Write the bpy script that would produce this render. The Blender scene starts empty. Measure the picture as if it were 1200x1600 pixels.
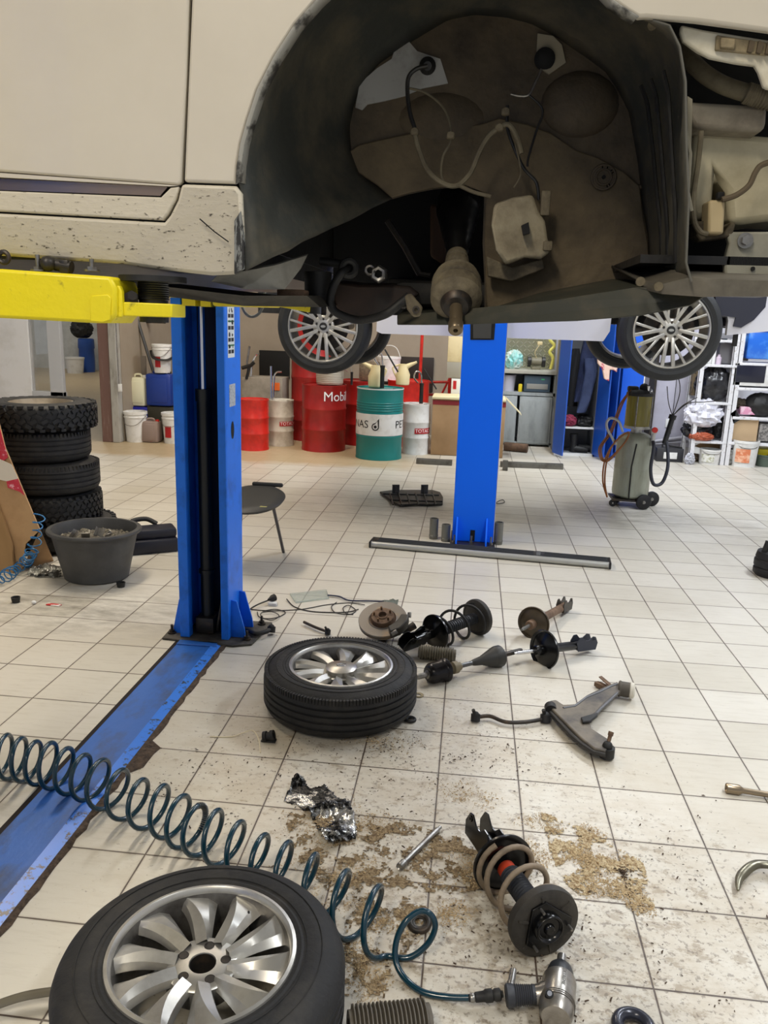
import bpy, bmesh, math, random
from mathutils import Vector, Matrix, noise
from math import sin, cos, pi, atan2, sqrt, radians
random.seed(7)
SC = bpy.context.scene
COL = SC.collection
# ---------------------------------------------------------------- camera
FPX, PITCH, ROLL, YAW, CH = 1243.825, -0.237357, 0.032674, -0.103144, 1.667
_fw = Vector((sin(YAW)*cos(PITCH), cos(YAW)*cos(PITCH), sin(PITCH)))
_r0 = Vector((cos(YAW), -sin(YAW), 0)); _u0 = _r0.cross(_fw)
_rt = _r0*cos(ROLL) + _u0*sin(ROLL); _up = _u0*cos(ROLL) - _r0*sin(ROLL)
CAM = Vector((0, 0, CH))
cam = bpy.data.objects.new('camera', bpy.data.cameras.new('camera')); COL.objects.link(cam)
cam.matrix_world = Matrix(((_rt.x, _up.x, -_fw.x, 0), (_rt.y, _up.y, -_fw.y, 0), (_rt.z, _up.z, -_fw.z, CH), (0, 0, 0, 1)))
cam.data.sensor_fit = 'HORIZONTAL'; cam.data.sensor_width = 36; cam.data.lens = FPX*36/1200
cam.data.clip_start = .02; cam.data.clip_end = 100
SC.camera = cam
def ray(px, py): return _fw + _rt*((px-600)/FPX) - _up*((py-800)/FPX)
def F(px, py, z=0.0):          # point at height z seen at a pixel
    d = ray(px, py); return CAM + d*((z-CH)/d.z)
def Y(px, py, y):              # point at depth y seen at a pixel
    d = ray(px, py); return CAM + d*(y/d.y)
# ---------------------------------------------------------------- light
SC.view_settings.view_transform = 'Standard'; SC.view_settings.look = 'None'
SC.view_settings.gamma = 1; SC.view_settings.use_curve_mapping = False
SC.view_settings.exposure = -.75
W = bpy.data.worlds.new('world'); SC.world = W; W.use_nodes = True
W.node_tree.nodes['Background'].inputs[0].default_value = (.92, .95, 1, 1)
W.node_tree.nodes['Background'].inputs[1].default_value = .75
def area(name, loc, size, power, col, target=None, sy=None):
    l = bpy.data.lights.new(name, 'AREA'); l.shape = 'RECTANGLE'; l.size = size; l.size_y = sy or size
    l.energy = power; l.color = col
    o = bpy.data.objects.new(name, l); COL.objects.link(o); o.location = loc
    if target: o.rotation_euler = (Vector(target)-Vector(loc)).to_track_quat('-Z', 'Y').to_euler()
    return o
CEIL = 4.7
area('ceiling_lamp', (1.3, 8.6, CEIL-.1), .3, 330, (.93, .97, 1), None, 2.6)
area('ceiling_lamp', (3.8, 6.0, CEIL-.1), .3, 360, (.86, .92, 1), None, 2.6)
area('ceiling_lamp', (-2.6, 5.2, CEIL-.1), .3, 235, (1, .88, .70), None, 2.6)
area('ceiling_lamp', (-2.0, 8.6, CEIL-.1), .3, 170, (1, .86, .68), None, 2.6)
area('ceiling_lamp', (2.4, 1.2, CEIL-.1), .3, 235, (.95, .98, 1), None, 2.6)
area('ceiling_lamp', (-1.2, -1.6, CEIL-.1), .3, 260, (1, .9, .74), None, 2.6)
area('ceiling_lamp', (-9.5, 18, 4.4), 1.2, 160, (1, .93, .8))
# ---------------------------------------------------------------- materials
def lin(c):
    return tuple(((x/255)/12.92 if x/255 <= .04045 else ((x/255+.055)/1.055)**2.4) for x in c) + (1,)
_M = {}
def mat(name, rgb, rough=.5, metal=0, dirt=None, bump=None, trans=0, spec=.5, coat=0, alpha=1, stretch=None):
    """dirt=(rgb, scale, lo, hi); bump=(scale, strength)"""
    if name in _M: return _M[name]
    m = bpy.data.materials.new(name); m.use_nodes = True; _M[name] = m
    nt = m.node_tree; N = nt.nodes; L = nt.links; b = N['Principled BSDF']
    b.inputs['Base Color'].default_value = lin(rgb); b.inputs['Roughness'].default_value = rough
    b.inputs['Metallic'].default_value = metal; b.inputs['Transmission Weight'].default_value = trans
    b.inputs['Specular IOR Level'].default_value = spec; b.inputs['Coat Weight'].default_value = coat
    b.inputs['Alpha'].default_value = alpha
    if dirt or bump:
        tc = N.new('ShaderNodeTexCoord'); mp = N.new('ShaderNodeMapping'); L.new(tc.outputs['Object'], mp.inputs[0])
        if stretch: mp.inputs['Scale'].default_value = stretch
    if dirt:
        n = N.new('ShaderNodeTexNoise'); n.inputs['Scale'].default_value = dirt[1]; n.inputs['Detail'].default_value = 6
        n.inputs['Roughness'].default_value = .65
        L.new(mp.outputs[0], n.inputs['Vector'])
        r = N.new('ShaderNodeValToRGB'); r.color_ramp.elements[0].position = dirt[2]; r.color_ramp.elements[1].position = dirt[3]
        r.color_ramp.elements[0].color = lin(rgb); r.color_ramp.elements[1].color = lin(dirt[0])
        L.new(n.outputs[0], r.inputs[0]); L.new(r.outputs[0], b.inputs['Base Color'])
    if bump:
        n = N.new('ShaderNodeTexNoise'); n.inputs['Scale'].default_value = bump[0]; n.inputs['Detail'].default_value = 5
        L.new(mp.outputs[0], n.inputs['Vector'])
        bp = N.new('ShaderNodeBump'); bp.inputs['Strength'].default_value = bump[1]; bp.inputs['Distance'].default_value = .01
        L.new(n.outputs[0], bp.inputs['Height']); L.new(bp.outputs[0], b.inputs['Normal'])
    return m
# ---------------------------------------------------------------- mesh builder
def frame(p0, p1, up=(0, 0, 1)):   # matrix whose +Z runs p0 -> p1, origin p0, X as near `up` as possible
    z = (Vector(p1)-Vector(p0)).normalized(); u = Vector(up)
    if abs(z.dot(u)) > .99: u = Vector((1, 0, 0))
    x = (u - z*u.dot(z)).normalized(); y = z.cross(x)
    return Matrix(((x.x, y.x, z.x, p0[0]), (x.y, y.y, z.y, p0[1]), (x.z, y.z, z.z, p0[2]), (0, 0, 0, 1)))
def smooth_path(pts, n=8, closed=False):
    P = [Vector(p) for p in pts]; out = []; m = len(P)
    rng = range(m) if closed else range(m-1)
    for i in rng:
        if closed: a, b, c, d = P[i-1], P[i], P[(i+1) % m], P[(i+2) % m]
        else: a, b, c, d = P[max(i-1, 0)], P[i], P[i+1], P[min(i+2, m-1)]
        for k in range(n):
            t = k/n; t2 = t*t; t3 = t2*t
            out.append(.5*((2*b)+(c-a)*t+(2*a-5*b+4*c-d)*t2+(3*b-a-3*c+d)*t3))
    if not closed: out.append(P[-1])
    return out
class MB:
    def __init__(s, M=None): s.v = []; s.f = []; s.M = M or Matrix()
    def add(s, vs, fs, M=None):
        T = s.M @ M if M is not None else s.M
        o = len(s.v); s.v += [T @ Vector(p) for p in vs]; s.f += [tuple(i+o for i in f) for f in fs]; return s
    def box(s, c, d, M=None, bev=0, rz=0, taper=1):
        x, y, z = d[0]/2, d[1]/2, d[2]/2
        R = Matrix.Translation(c) @ Matrix.Rotation(rz, 4, 'Z'); R = M @ R if M is not None else R
        if bev <= 0:
            vs = [(sx*x*(taper if sz > 0 else 1), sy*y*(taper if sz > 0 else 1), sz*z) for sz in (-1, 1) for sx, sy in ((-1, -1), (1, -1), (1, 1), (-1, 1))]
            return s.add(vs, [(3, 2, 1, 0), (4, 5, 6, 7), (0, 1, 5, 4), (1, 2, 6, 5), (2, 3, 7, 6), (3, 0, 4, 7)], R)
        b = min(bev, x*.9, y*.9, z*.9); bm = bmesh.new(); bmesh.ops.create_cube(bm, size=1)
        for v in bm.verts: v.co = Vector((v.co.x*d[0]*(taper if v.co.z > 0 else 1), v.co.y*d[1]*(taper if v.co.z > 0 else 1), v.co.z*d[2]))
        bmesh.ops.bevel(bm, geom=bm.edges[:], offset=b, segments=2, affect='EDGES', profile=.5)
        bm.verts.index_update(); vs = [v.co.copy() for v in bm.verts]; fs = [tuple(v.index for v in f.verts) for f in bm.faces]; bm.free()
        return s.add(vs, fs, R)
    def box2(s, a, b, bev=0):
        return s.box([(a[i]+b[i])/2 for i in range(3)], [abs(b[i]-a[i]) for i in range(3)], bev=bev)
    def tube(s, path, r, n=8, closed=False, M=None, cap=True, flat=None):
        P = [Vector(p) for p in path]; m = len(P); R = r if isinstance(r, (list, tuple)) else [r]*m
        T = []
        for i in range(m):
            a = P[i-1] if (i or closed) else P[i]; b = P[(i+1) % m] if (i < m-1 or closed) else P[i]
            d = b-a; T.append(d.normalized() if d.length > 1e-9 else Vector((0, 0, 1)))
        u = Vector((0, 0, 1)) if abs(T[0].z) < .9 else Vector((1, 0, 0)); u = (u-T[0]*u.dot(T[0])).normalized()
        vs = []; fs = []
        for i in range(m):
            u = u-T[i]*u.dot(T[i])
            u = u.normalized() if u.length > 1e-6 else T[i].orthogonal().normalized()
            w = T[i].cross(u)
            for k in range(n):
                a = 2*pi*k/n; vs.append(P[i]+(u*cos(a)*(flat or 1)+w*sin(a))*R[i])
        for i in range(m if closed else m-1):
            j = (i+1) % m
            for k in range(n): l = (k+1) % n; fs.append((i*n+k, i*n+l, j*n+l, j*n+k))
        if cap and not closed: fs.append(tuple(range(n-1, -1, -1))); fs.append(tuple((m-1)*n+k for k in range(n)))
        return s.add(vs, fs, M)
    def cyl(s, p0, p1, r, n=16, r2=None): return s.tube([p0, p1], [r, r if r2 is None else r2], n)
    def lathe(s, prof, n=32, M=None, closed=False, a0=0, a1=2*pi):
        vs = []; fs = []; m = len(prof); full = abs(a1-a0-2*pi) < 1e-6; nn = n if full else n+1
        for k in range(nn):
            a = a0+(a1-a0)*k/n; c, q = cos(a), sin(a)
            for r, z in prof: vs.append((r*c, r*q, z))
        for k in range(n):
            l = (k+1) % nn
            for i in range(m if closed else m-1):
                j = (i+1) % m
                if prof[i][0] < 1e-7 and prof[j][0] < 1e-7: continue
                if prof[i][0] < 1e-7: fs.append((k*m+i, l*m+j, k*m+j))
                elif prof[j][0] < 1e-7: fs.append((k*m+i, l*m+i, k*m+j))
                else: fs.append((k*m+i, l*m+i, l*m+j, k*m+j))
        return s.add(vs, fs, M)
    def torus(s, R, r, n=32, k=8, M=None, z=0):
        return s.lathe([(R+r*cos(2*pi*i/k), z+r*sin(2*pi*i/k)) for i in range(k)], n, M, closed=True)
    def prism(s, poly, z0, z1, M=None):
        n = len(poly); vs = [(p[0], p[1], z0) for p in poly]+[(p[0], p[1], z1) for p in poly]
        return s.add(vs, [tuple(range(n-1, -1, -1)), tuple(range(n, 2*n))]+[(i, (i+1) % n, n+(i+1) % n, n+i) for i in range(n)], M)
    def slab(s, pts, th):             # polygon of 3-D points given thickness vector
        n = len(pts); P = [Vector(p) for p in pts]; t = Vector(th)
        return s.add(P+[p+t for p in P], [tuple(range(n-1, -1, -1)), tuple(range(n, 2*n))]+[(i, (i+1) % n, n+(i+1) % n, n+i) for i in range(n)])
    def loft(s, rows, closed=False, M=None):
        m = len(rows[0]); vs = [p for r in rows for p in r]; fs = []
        for i in range(len(rows)-1):
            for k in range(m if closed else m-1):
                l = (k+1) % m; fs.append((i*m+k, i*m+l, (i+1)*m+l, (i+1)*m+k))
        return s.add(vs, fs, M)
    def sphere(s, c, r, n=12, sc=(1, 1, 1), M=None):
        R = Matrix.Translation(c) @ Matrix.Diagonal((sc[0], sc[1], sc[2], 1)); R = M @ R if M is not None else R
        return s.lathe([(r*sin(pi*i/n), -r*cos(pi*i/n)) for i in range(n+1)], n*2, R)
    def build(s, name, m, parent=None, ang=40, sub=0, solid=0, bevel=0):
        me = bpy.data.meshes.new(name)
        vs = s.v
        if parent is not None: I = parent['_M'] if False else WM[parent.name].inverted(); vs = [I @ v for v in vs]
        me.from_pydata([tuple(v) for v in vs], [], s.f); me.validate()
        bm = bmesh.new(); bm.from_mesh(me); bmesh.ops.recalc_face_normals(bm, faces=bm.faces[:]); bm.to_mesh(me); bm.free()
        me.polygons.foreach_set('use_smooth', [True]*len(me.polygons))
        try: me.set_sharp_from_angle(angle=radians(ang))
        except Exception: pass
        if m: me.materials.append(m)
        o = bpy.data.objects.new(name, me); COL.objects.link(o)
        if parent is not None: o.parent = parent; WM[o.name] = WM[parent.name]
        else: WM[o.name] = Matrix()
        if solid: q = o.modifiers.new('thickness', 'SOLIDIFY'); q.thickness = solid; q.offset = 0
        if bevel: q = o.modifiers.new('bevel', 'BEVEL'); q.width = bevel; q.segments = 2; q.limit_method = 'ANGLE'; q.angle_limit = radians(50)
        if sub: q = o.modifiers.new('subdivision', 'SUBSURF'); q.levels = sub; q.render_levels = sub
        return o
WM = {}     # world matrix used while building each thing
def T(name, label, cat, loc=(0, 0, 0), M=None, group=None):   # an Empty at the thing's base
    o = bpy.data.objects.new(name, None); COL.objects.link(o); o.empty_display_size = .05
    Mx = M if M is not None else Matrix.Translation(Vector(loc)); o.matrix_world = Mx; WM[o.name] = Mx.copy()
    tag(o, label, cat, group); return o
def tag(o, label, cat, group=None, kind=None):
    o['label'] = label; o['category'] = cat
    if group: o['group'] = group
    if kind: o['kind'] = kind
    return o
def one(name, mb, m, label, cat, group=None, base=None, **k):  # a thing that is one mesh, origin at its base
    base = base if base is not None else (sum((v for v in mb.v), Vector())/len(mb.v))
    base = Vector((base[0], base[1], min(v.z for v in mb.v)))
    mb.v = [v-base for v in mb.v]
    o = mb.build(name, m, **k); o.location = base; WM[o.name] = Matrix.Translation(base)
    return tag(o, label, cat, group)
def struct(name, mb, m, **k):
    o = mb.build(name, m, **k); o['kind'] = 'structure'; return o
def lab(o, text): o['label'] = text; return o
def dup(root, M, label, group=None):
    r = root.copy(); COL.objects.link(r); r.matrix_world = M; WM[r.name] = M.copy(); r['label'] = label
    if group: r['group'] = group
    for c in root.children:
        d = c.copy(); COL.objects.link(d); d.parent = r; d.matrix_parent_inverse = c.matrix_parent_inverse
        for g in c.children:
            e = g.copy(); COL.objects.link(e); e.parent = d
    return r
def text_verts(s, size, ext=.0):
    cu = bpy.data.curves.new('t', 'FONT'); cu.body = s; cu.size = size; cu.align_x = 'CENTER'; cu.align_y = 'CENTER'
    cu.extrude = ext; cu.resolution_u = 3
    o = bpy.data.objects.new('t', cu); COL.objects.link(o); dg = bpy.context.evaluated_depsgraph_get()
    me = bpy.data.meshes.new_from_object(o.evaluated_get(dg))
    vs = [v.co.copy() for v in me.vertices]; fs = [tuple(p.vertices) for p in me.polygons]
    bpy.data.objects.remove(o); bpy.data.curves.remove(cu); bpy.data.meshes.remove(me)
    return vs, fs
def text_flat(mb, s, size, M, bold=0, sx=1):
    vs, fs = text_verts(s, size)
    mb.add([(v.x*sx, v.y, 0) for v in vs], fs, M)
def text_cyl(mb, s, size, R, z, ang, M=None, sx=1):   # lettering wrapped on a cylinder, reading outward
    vs, fs = text_verts(s, size)
    out = [(R*cos(ang+v.x*sx/R), R*sin(ang+v.x*sx/R), z+v.y) for v in vs]
    mb.add(out, fs, M)
# ---------------------------------------------------------------- shared materials
m_white = mat('car_paint_cream', (206, 198, 182), .28, 0, ((190, 182, 165), 1.5, .3, .8), coat=.4)
m_sill = mat('road_grimed_paint', (196, 188, 170), .55, 0, ((86, 78, 66), 60, .60, .66), (60, .15), stretch=(1, 1, 2.2))
m_blackp = mat('black_plastic', (24, 24, 25), .45, 0, ((52, 50, 46), 9, .45, .8), (25, .25))
m_liner = mat('dusty_liner_plastic', (54, 56, 52), .62, 0, ((110, 100, 80), 5, .42, .8), (16, .5))
m_inner = mat('grimy_inner_wing', (92, 80, 62), .75, 0, ((34, 30, 26), 6, .35, .78), (30, .5))
m_mud = mat('mud_coated_metal', (118, 108, 86), .8, 0, ((62, 54, 42), 14, .4, .7), (40, .5))
m_grey = mat('grey_primer_patch', (165, 165, 162), .6, 0, ((110, 104, 92), 12, .5, .8))
m_dark = mat('black_parts_and_shade', (9, 9, 9), .8)  # near black for real parts, and for shade painted into openings
m_yel = mat('yellow_lift_paint', (232, 214, 24), .42, 0, ((120, 104, 30), 26, .62, .74), (40, .15))
m_blueL = mat('blue_lift_paint', (30, 120, 240), .42, 0, ((24, 72, 150), 7, .5, .9), (12, .05), spec=.35)
m_blueR = mat('vivid_blue_lift_paint', (0, 104, 250), .45, spec=.25)
m_blueB = mat('scuffed_blue_beam_paint', (44, 100, 182), .4, 0, ((60, 66, 74), 5, .48, .68), (30, .15), stretch=(1, .5, 1))
m_steel = mat('worn_steel', (150, 148, 144), .35, .85, ((90, 82, 74), 20, .45, .8))
m_dsteel = mat('dark_steel', (58, 55, 52), .45, .6, ((100, 80, 62), 22, .5, .8))
m_chrome = mat('chrome', (215, 215, 218), .12, 1)
m_gun = mat('gunmetal', (92, 92, 92), .3, .8)
m_rub = mat('tyre_rubber', (26, 26, 27), .72, 0, ((64, 60, 54), 7, .48, .85), (50, .25))
m_rubc = mat('clean_tyre_rubber', (22, 23, 25), .6, 0, None, (60, .15))
m_bgloss = mat('gloss_black_steel', (9, 9, 10), .22, .1, None)
m_bmatt = mat('matt_black_rubber', (19, 19, 20), .6, 0, ((40, 39, 36), 20, .5, .8))
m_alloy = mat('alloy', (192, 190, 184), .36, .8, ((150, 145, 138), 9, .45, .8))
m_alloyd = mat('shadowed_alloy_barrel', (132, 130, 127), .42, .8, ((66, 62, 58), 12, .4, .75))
m_rust = mat('rusty_iron', (122, 98, 78), .7, .35, ((70, 50, 38), 18, .4, .75), (60, .4))
m_wpl = mat('white_plastic', (226, 226, 224), .4, 0, ((190, 186, 178), 8, .5, .85))
m_red = mat('red_drum_paint', (206, 44, 34), .35, 0, ((150, 24, 20), 6, .45, .8))
m_dred = mat('dark_red_drum_paint', (158, 30, 26), .33, 0, ((122, 22, 20), 5, .4, .8))
m_teal = mat('teal_drum_paint', (16, 124, 122), .34)
m_card = mat('cardboard', (186, 150, 108), .85, 0, ((160, 124, 86), 5, .4, .8))
m_cream = mat('cream_plastic', (222, 205, 160), .45)
m_text_k = mat('black_print', (14, 14, 16), .5)
m_text_w = mat('white_print', (240, 240, 240), .5)
m_text_r = mat('red_print', (176, 24, 30), .5)
m_saw = mat('sawdust', (214, 184, 136), .9, 0, ((150, 116, 76), 120, .4, .7))
m_silver = mat('silver_paint', (176, 176, 172), .35, .5)

# ---------------------------------------------------------------- floor
TX, TY, GX, GY = .29978, .30877, -.34038, 4.8782
def floor_material():
    m = bpy.data.materials.new('worn_cream_floor_tiles'); m.use_nodes = True
    nt = m.node_tree; N = nt.nodes; L = nt.links; b = N['Principled BSDF']
    def mth(op, a, c=None, clamp=False):
        n = N.new('ShaderNodeMath'); n.operation = op; n.use_clamp = clamp
        for i, x in enumerate((a, c)):
            if x is None: continue
            if isinstance(x, (int, float)): n.inputs[i].default_value = x
            else: L.new(x, n.inputs[i])
        return n.outputs[0]
    tc = N.new('ShaderNodeTexCoord'); sp = N.new('ShaderNodeSeparateXYZ'); L.new(tc.outputs['Object'], sp.inputs[0])
    x, y = sp.outputs[0], sp.outputs[1]
    u = mth('DIVIDE', mth('SUBTRACT', x, GX), TX); v = mth('DIVIDE', mth('SUBTRACT', y, GY), TY)
    fu, fv = mth('FRACT', u), mth('FRACT', v)
    du = mth('SUBTRACT', .5, mth('ABSOLUTE', mth('SUBTRACT', fu, .5))); dv = mth('SUBTRACT', .5, mth('ABSOLUTE', mth('SUBTRACT', fv, .5)))
    d = mth('MINIMUM', du, dv)
    def noi(scale, sx=1, sy=1, det=5, rough=.6, off=0):
        mp = N.new('ShaderNodeMapping'); mp.inputs['Scale'].default_value = (sx, sy, 1); mp.inputs['Location'].default_value = (off, off, off)
        L.new(tc.outputs['Object'], mp.inputs[0]); n = N.new('ShaderNodeTexNoise'); n.inputs['Scale'].default_value = scale
        n.inputs['Detail'].default_value = det; n.inputs['Roughness'].default_value = rough; L.new(mp.outputs[0], n.inputs['Vector']); return n.outputs[0]
    def step(x, lo, hi):
        n = N.new('ShaderNodeMapRange'); L.new(x, n.inputs[0]) if not isinstance(x, float) else None
        n.inputs[1].default_value = lo; n.inputs[2].default_value = hi; n.clamp = True; return n.outputs[0]
    def mix(f, a, c):
        n = N.new('ShaderNodeMix'); n.data_type = 'RGBA'
        if isinstance(f, (int, float)): n.inputs[0].default_value = f
        else: L.new(f, n.inputs[0])
        for i, q in ((6, a), (7, c)):
            if isinstance(q, tuple): n.inputs[i].default_value = lin(q)
            else: L.new(q, n.inputs[i])
        return n.outputs[2]
    def blob(cx, cy, rx, ry):
        a = mth('POWER', mth('DIVIDE', mth('SUBTRACT', x, cx), rx), 2); c = mth('POWER', mth('DIVIDE', mth('SUBTRACT', y, cy), ry), 2)
        return mth('SUBTRACT', 1, mth('ADD', a, c), True)
    cmb = N.new('ShaderNodeCombineXYZ'); L.new(mth('FLOOR', u), cmb.inputs[0]); L.new(mth('FLOOR', v), cmb.inputs[1])
    wn = N.new('ShaderNodeTexWhiteNoise'); wn.noise_dimensions = '2D'; L.new(cmb.outputs[0], wn.inputs['Vector'])
    base = mix(wn.outputs['Value'], (214, 210, 200), (202, 197, 184))
    base = mix(mth('MULTIPLY', step(noi(7, 1, 7, 6, .7), .5, .75), .3), base, (158, 148, 130))       # trowel-like streaks along the rows
    base = mix(mth('MULTIPLY', step(noi(.8, 1, 1, 4, .6, 3), .5, .75), .35), base, (160, 150, 132))
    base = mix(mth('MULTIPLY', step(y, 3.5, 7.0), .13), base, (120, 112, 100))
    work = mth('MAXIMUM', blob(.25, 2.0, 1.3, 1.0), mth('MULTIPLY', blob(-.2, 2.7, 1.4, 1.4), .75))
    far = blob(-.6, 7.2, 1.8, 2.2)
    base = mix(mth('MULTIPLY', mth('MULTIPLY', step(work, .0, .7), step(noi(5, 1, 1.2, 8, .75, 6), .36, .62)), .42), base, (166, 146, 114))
    # brown foot-trodden grime
    g = mth('ADD', noi(15, 1, 1.3, 8, .75, 1), mth('MULTIPLY', work, .17))
    base = mix(mth('MULTIPLY', step(g, .66, .74), .5), base, (128, 106, 74))
    g2 = mth('ADD', noi(55, 1, 1, 4, .6, 5), mth('MULTIPLY', work, .15))
    base = mix(mth('MULTIPLY', step(g2, .69, .75), .5), base, (78, 62, 46))
    g3 = mth('ADD', noi(24, 1, 2, 5, .6, 8), mth('MULTIPLY', far, .12))
    base = mix(mth('MULTIPLY', step(g3, .69, .8), .3), base, (92, 82, 66))
    g4 = noi(130, 1, 1.5, 3, .6, 2)
    base = mix(mth('MULTIPLY', step(g4, .67, .75), .3), base, (132, 118, 96))
    # greasy patches; the first, left of the beam, just darkens the tiles
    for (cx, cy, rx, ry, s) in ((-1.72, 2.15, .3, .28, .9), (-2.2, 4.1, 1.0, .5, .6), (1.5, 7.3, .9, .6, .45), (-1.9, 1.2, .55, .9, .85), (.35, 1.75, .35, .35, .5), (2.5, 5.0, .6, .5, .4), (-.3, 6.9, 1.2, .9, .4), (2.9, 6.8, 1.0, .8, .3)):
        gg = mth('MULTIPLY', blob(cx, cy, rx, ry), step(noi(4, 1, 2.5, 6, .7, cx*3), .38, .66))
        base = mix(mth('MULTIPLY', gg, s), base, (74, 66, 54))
    lw = mth('ADD', .0045, mth('MULTIPLY', noi(14, 1, 1, 3), .008))
    line = mth('LESS_THAN', d, lw)
    soft = mth('MULTIPLY', mth('SUBTRACT', 1, step(d, .008, .03)), .22)
    base = mix(soft, base, (126, 110, 88)); base = mix(mth('MULTIPLY', line, .92), base, (62, 46, 36))
    # bare concrete ledge along the back
    led = mth('MULTIPLY', mth('GREATER_THAN', y, 8.95), mth('LESS_THAN', x, 6.0))
    ledl = mth('MULTIPLY', step(mth('ADD', y, mth('MULTIPLY', noi(3), .5)), 9.1, 9.35), mth('SUBTRACT', 1, step(mth('ADD', x, mth('MULTIPLY', noi(5), .8)), -.6, .1)))
    base = mix(mth('MULTIPLY', ledl, .9), base, (176, 156, 122))
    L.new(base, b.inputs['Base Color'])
    rr = mth('ADD', .24, mth('MULTIPLY', noi(6, 1, 2, 5, .7, 9), .34)); L.new(rr, b.inputs['Roughness'])
    bp = N.new('ShaderNodeBump'); bp.inputs['Strength'].default_value = .35; bp.inputs['Distance'].default_value = .004
    hh = mth('ADD', mth('MULTIPLY', step(d, .004, .012), .8), mth('MULTIPLY', noi(6, 1, 6, 6, .7), .5)); L.new(hh, bp.inputs['Height']); L.new(bp.outputs[0], b.inputs['Normal'])
    return m
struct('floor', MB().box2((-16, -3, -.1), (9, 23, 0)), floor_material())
m_taupe = mat('taupe_wall_paint', (158, 146, 130), .8, 0, ((140, 128, 112), 1.2, .35, .8), (30, .1))
m_lilac = mat('pale_wall_paint', (214, 214, 222), .75, 0, ((196, 196, 204), 1, .4, .8))
WY = 11.9
jl, jr = F(155, 690), F(188, 692)
jy = jl.y
struct('wall_back', MB().box2((jr.x, WY, 0), (.75, WY+.15, CEIL)), m_taupe)
struct('wall_back', MB().box2((.75, WY, 0), (7.2, WY+.15, CEIL)), m_lilac)
struct('wall_right', MB().box2((7.2, -3, 0), (7.35, WY+.15, CEIL)), m_lilac)
struct('wall_left', MB().box2((jr.x-.1, jy+.12, 0), (jr.x, WY+.15, CEIL)), m_taupe)
struct('ceiling', MB().box2((-16, -3, CEIL), (9, 23, CEIL+.1)), mat('ceiling_white', (205, 203, 198), .9))
# the doorway to the next bay
m_brown = mat('brown_door_frame', (112, 84, 76), .5, 0, ((150, 132, 122), 6, .55, .8), stretch=(3, 3, .4))
m_gjamb = mat('grey_scuffed_post', (168, 166, 160), .55, 0, ((120, 116, 106), 7, .5, .75), stretch=(2, 2, .5))
j1, j2 = F(174, 692), F(155, 692)
struct('door_1', MB().box2((j2.x, jy, 0), (j1.x, jy+.12, CEIL-.3)), m_brown, bevel=.006)
struct('trim_1', MB().box2((j1.x+.005, jy-.02, 0), (F(187.5, 692).x, jy+.12, CEIL)), m_gjamb, bevel=.01)
b = MB(); w0, w1 = Y(-60, 600, jy), Y(49, 600, jy)
struct('wall_left', MB().box2((-9.5, jy, 0), (w1.x, jy+.1, CEIL)), mat('white_gate_leaf', (226, 226, 228), .7, 0, ((200, 198, 194), 2, .5, .8)))
p0, p1 = Y(78, 600, jy), Y(98, 600, jy)
struct('window_1', MB().box2((p0.x, jy, .55), (p1.x, jy+.08, CEIL)).box2((w1.x, jy, .5), (p1.x, jy+.1, .62)).box2((w1.x, jy+.0, 1.60), (p0.x, jy+.04, 1.66)), mat('pale_window_frame', (186, 188, 192), .5), bevel=.004)
struct('window_1', MB().box2((w1.x, jy+.03, .62), (p0.x, jy+.036, CEIL)), mat('window_glass', (235, 240, 240), .03, 0, trans=1, alpha=.25))
struct('wall_left', MB().box2((w1.x, jy, 0), (p1.x, jy+.1, .5)), m_taupe)
# corrugated wall beyond
b = MB(); zc = []
xs = [-16+.07*i for i in range(150)]
rows = [[(x, 22.0+(.02 if (i//2) % 2 else 0), z) for i, x in enumerate(xs)] for z in (0.0, CEIL)]
b.loft(rows); struct('wall_left', b, mat('corrugated_pale_sheet', (206, 208, 206), .55, 0, ((170, 172, 168), 3, .4, .8)), ang=20)
struct('trim_2', MB().box2((-16, 21.93, 1.9), (-6, 21.98, 2.15)), m_gjamb)

# ---------------------------------------------------------------- far left lift column, beam and arms
cl, cr = F(281, 999), F(358, 1003)
cx0, cx1 = cl.x, cr.x; cy = (cl.y+cr.y)/2; cd = .27
col = T('lift_column', 'tall blue open-channel lift column on the left with picture stickers on its side', 'lift column', ((cx0+cx1)/2, cy+cd/2, 0)); col['kind'] = 'thing'
b = MB(); t = .012; hC = 2.95
b.box2((cx0, cy, .012), (cx0+.052, cy+t, hC)).box2((cx1-.04, cy, .012), (cx1, cy+t, hC))
b.box2((cx0, cy+t, .012), (cx0+t, cy+cd, hC)).box2((cx1-t, cy+t, .012), (cx1, cy+cd, hC)).box2((cx0+t, cy+cd-t, .012), (cx1-t, cy+cd, hC))
b.box2((cx0+.045, cy+t, .012), (cx0+.052, cy+.05, hC)).box2((cx1-.04, cy+t, .012), (cx1-.033, cy+.05, hC))
b.build('channel', m_blueL, col, bevel=.004)
b = MB(); b.box2((cx0+.052, cy+cd-.05, .02), (cx1-.04, cy+cd-.03, hC-.05)); b.build('inner_liner', mat('dark_navy_steel', (14, 26, 52), .5), col)  # dark plate across the back of the open channel
mx = cx0+.115
b = MB(); b.cyl((mx, cy+.11, .9), (mx, cy+.11, 2.8), .017, 20); lab(b.build('piston_rod', m_chrome, col), 'bright chrome rod of the lift cylinder')
b = MB(); b.cyl((mx, cy+.11, .05), (mx, cy+.11, 1.28), .034, 24).cyl((mx, cy+.11, 1.24), (mx, cy+.11, 1.3), .04, 24).cyl((mx, cy+.11, .34), (mx, cy+.11, .36), .042, 20)
b.build('hydraulic_cylinder', mat('black_cylinder', (16, 20, 18), .4), col)
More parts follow.
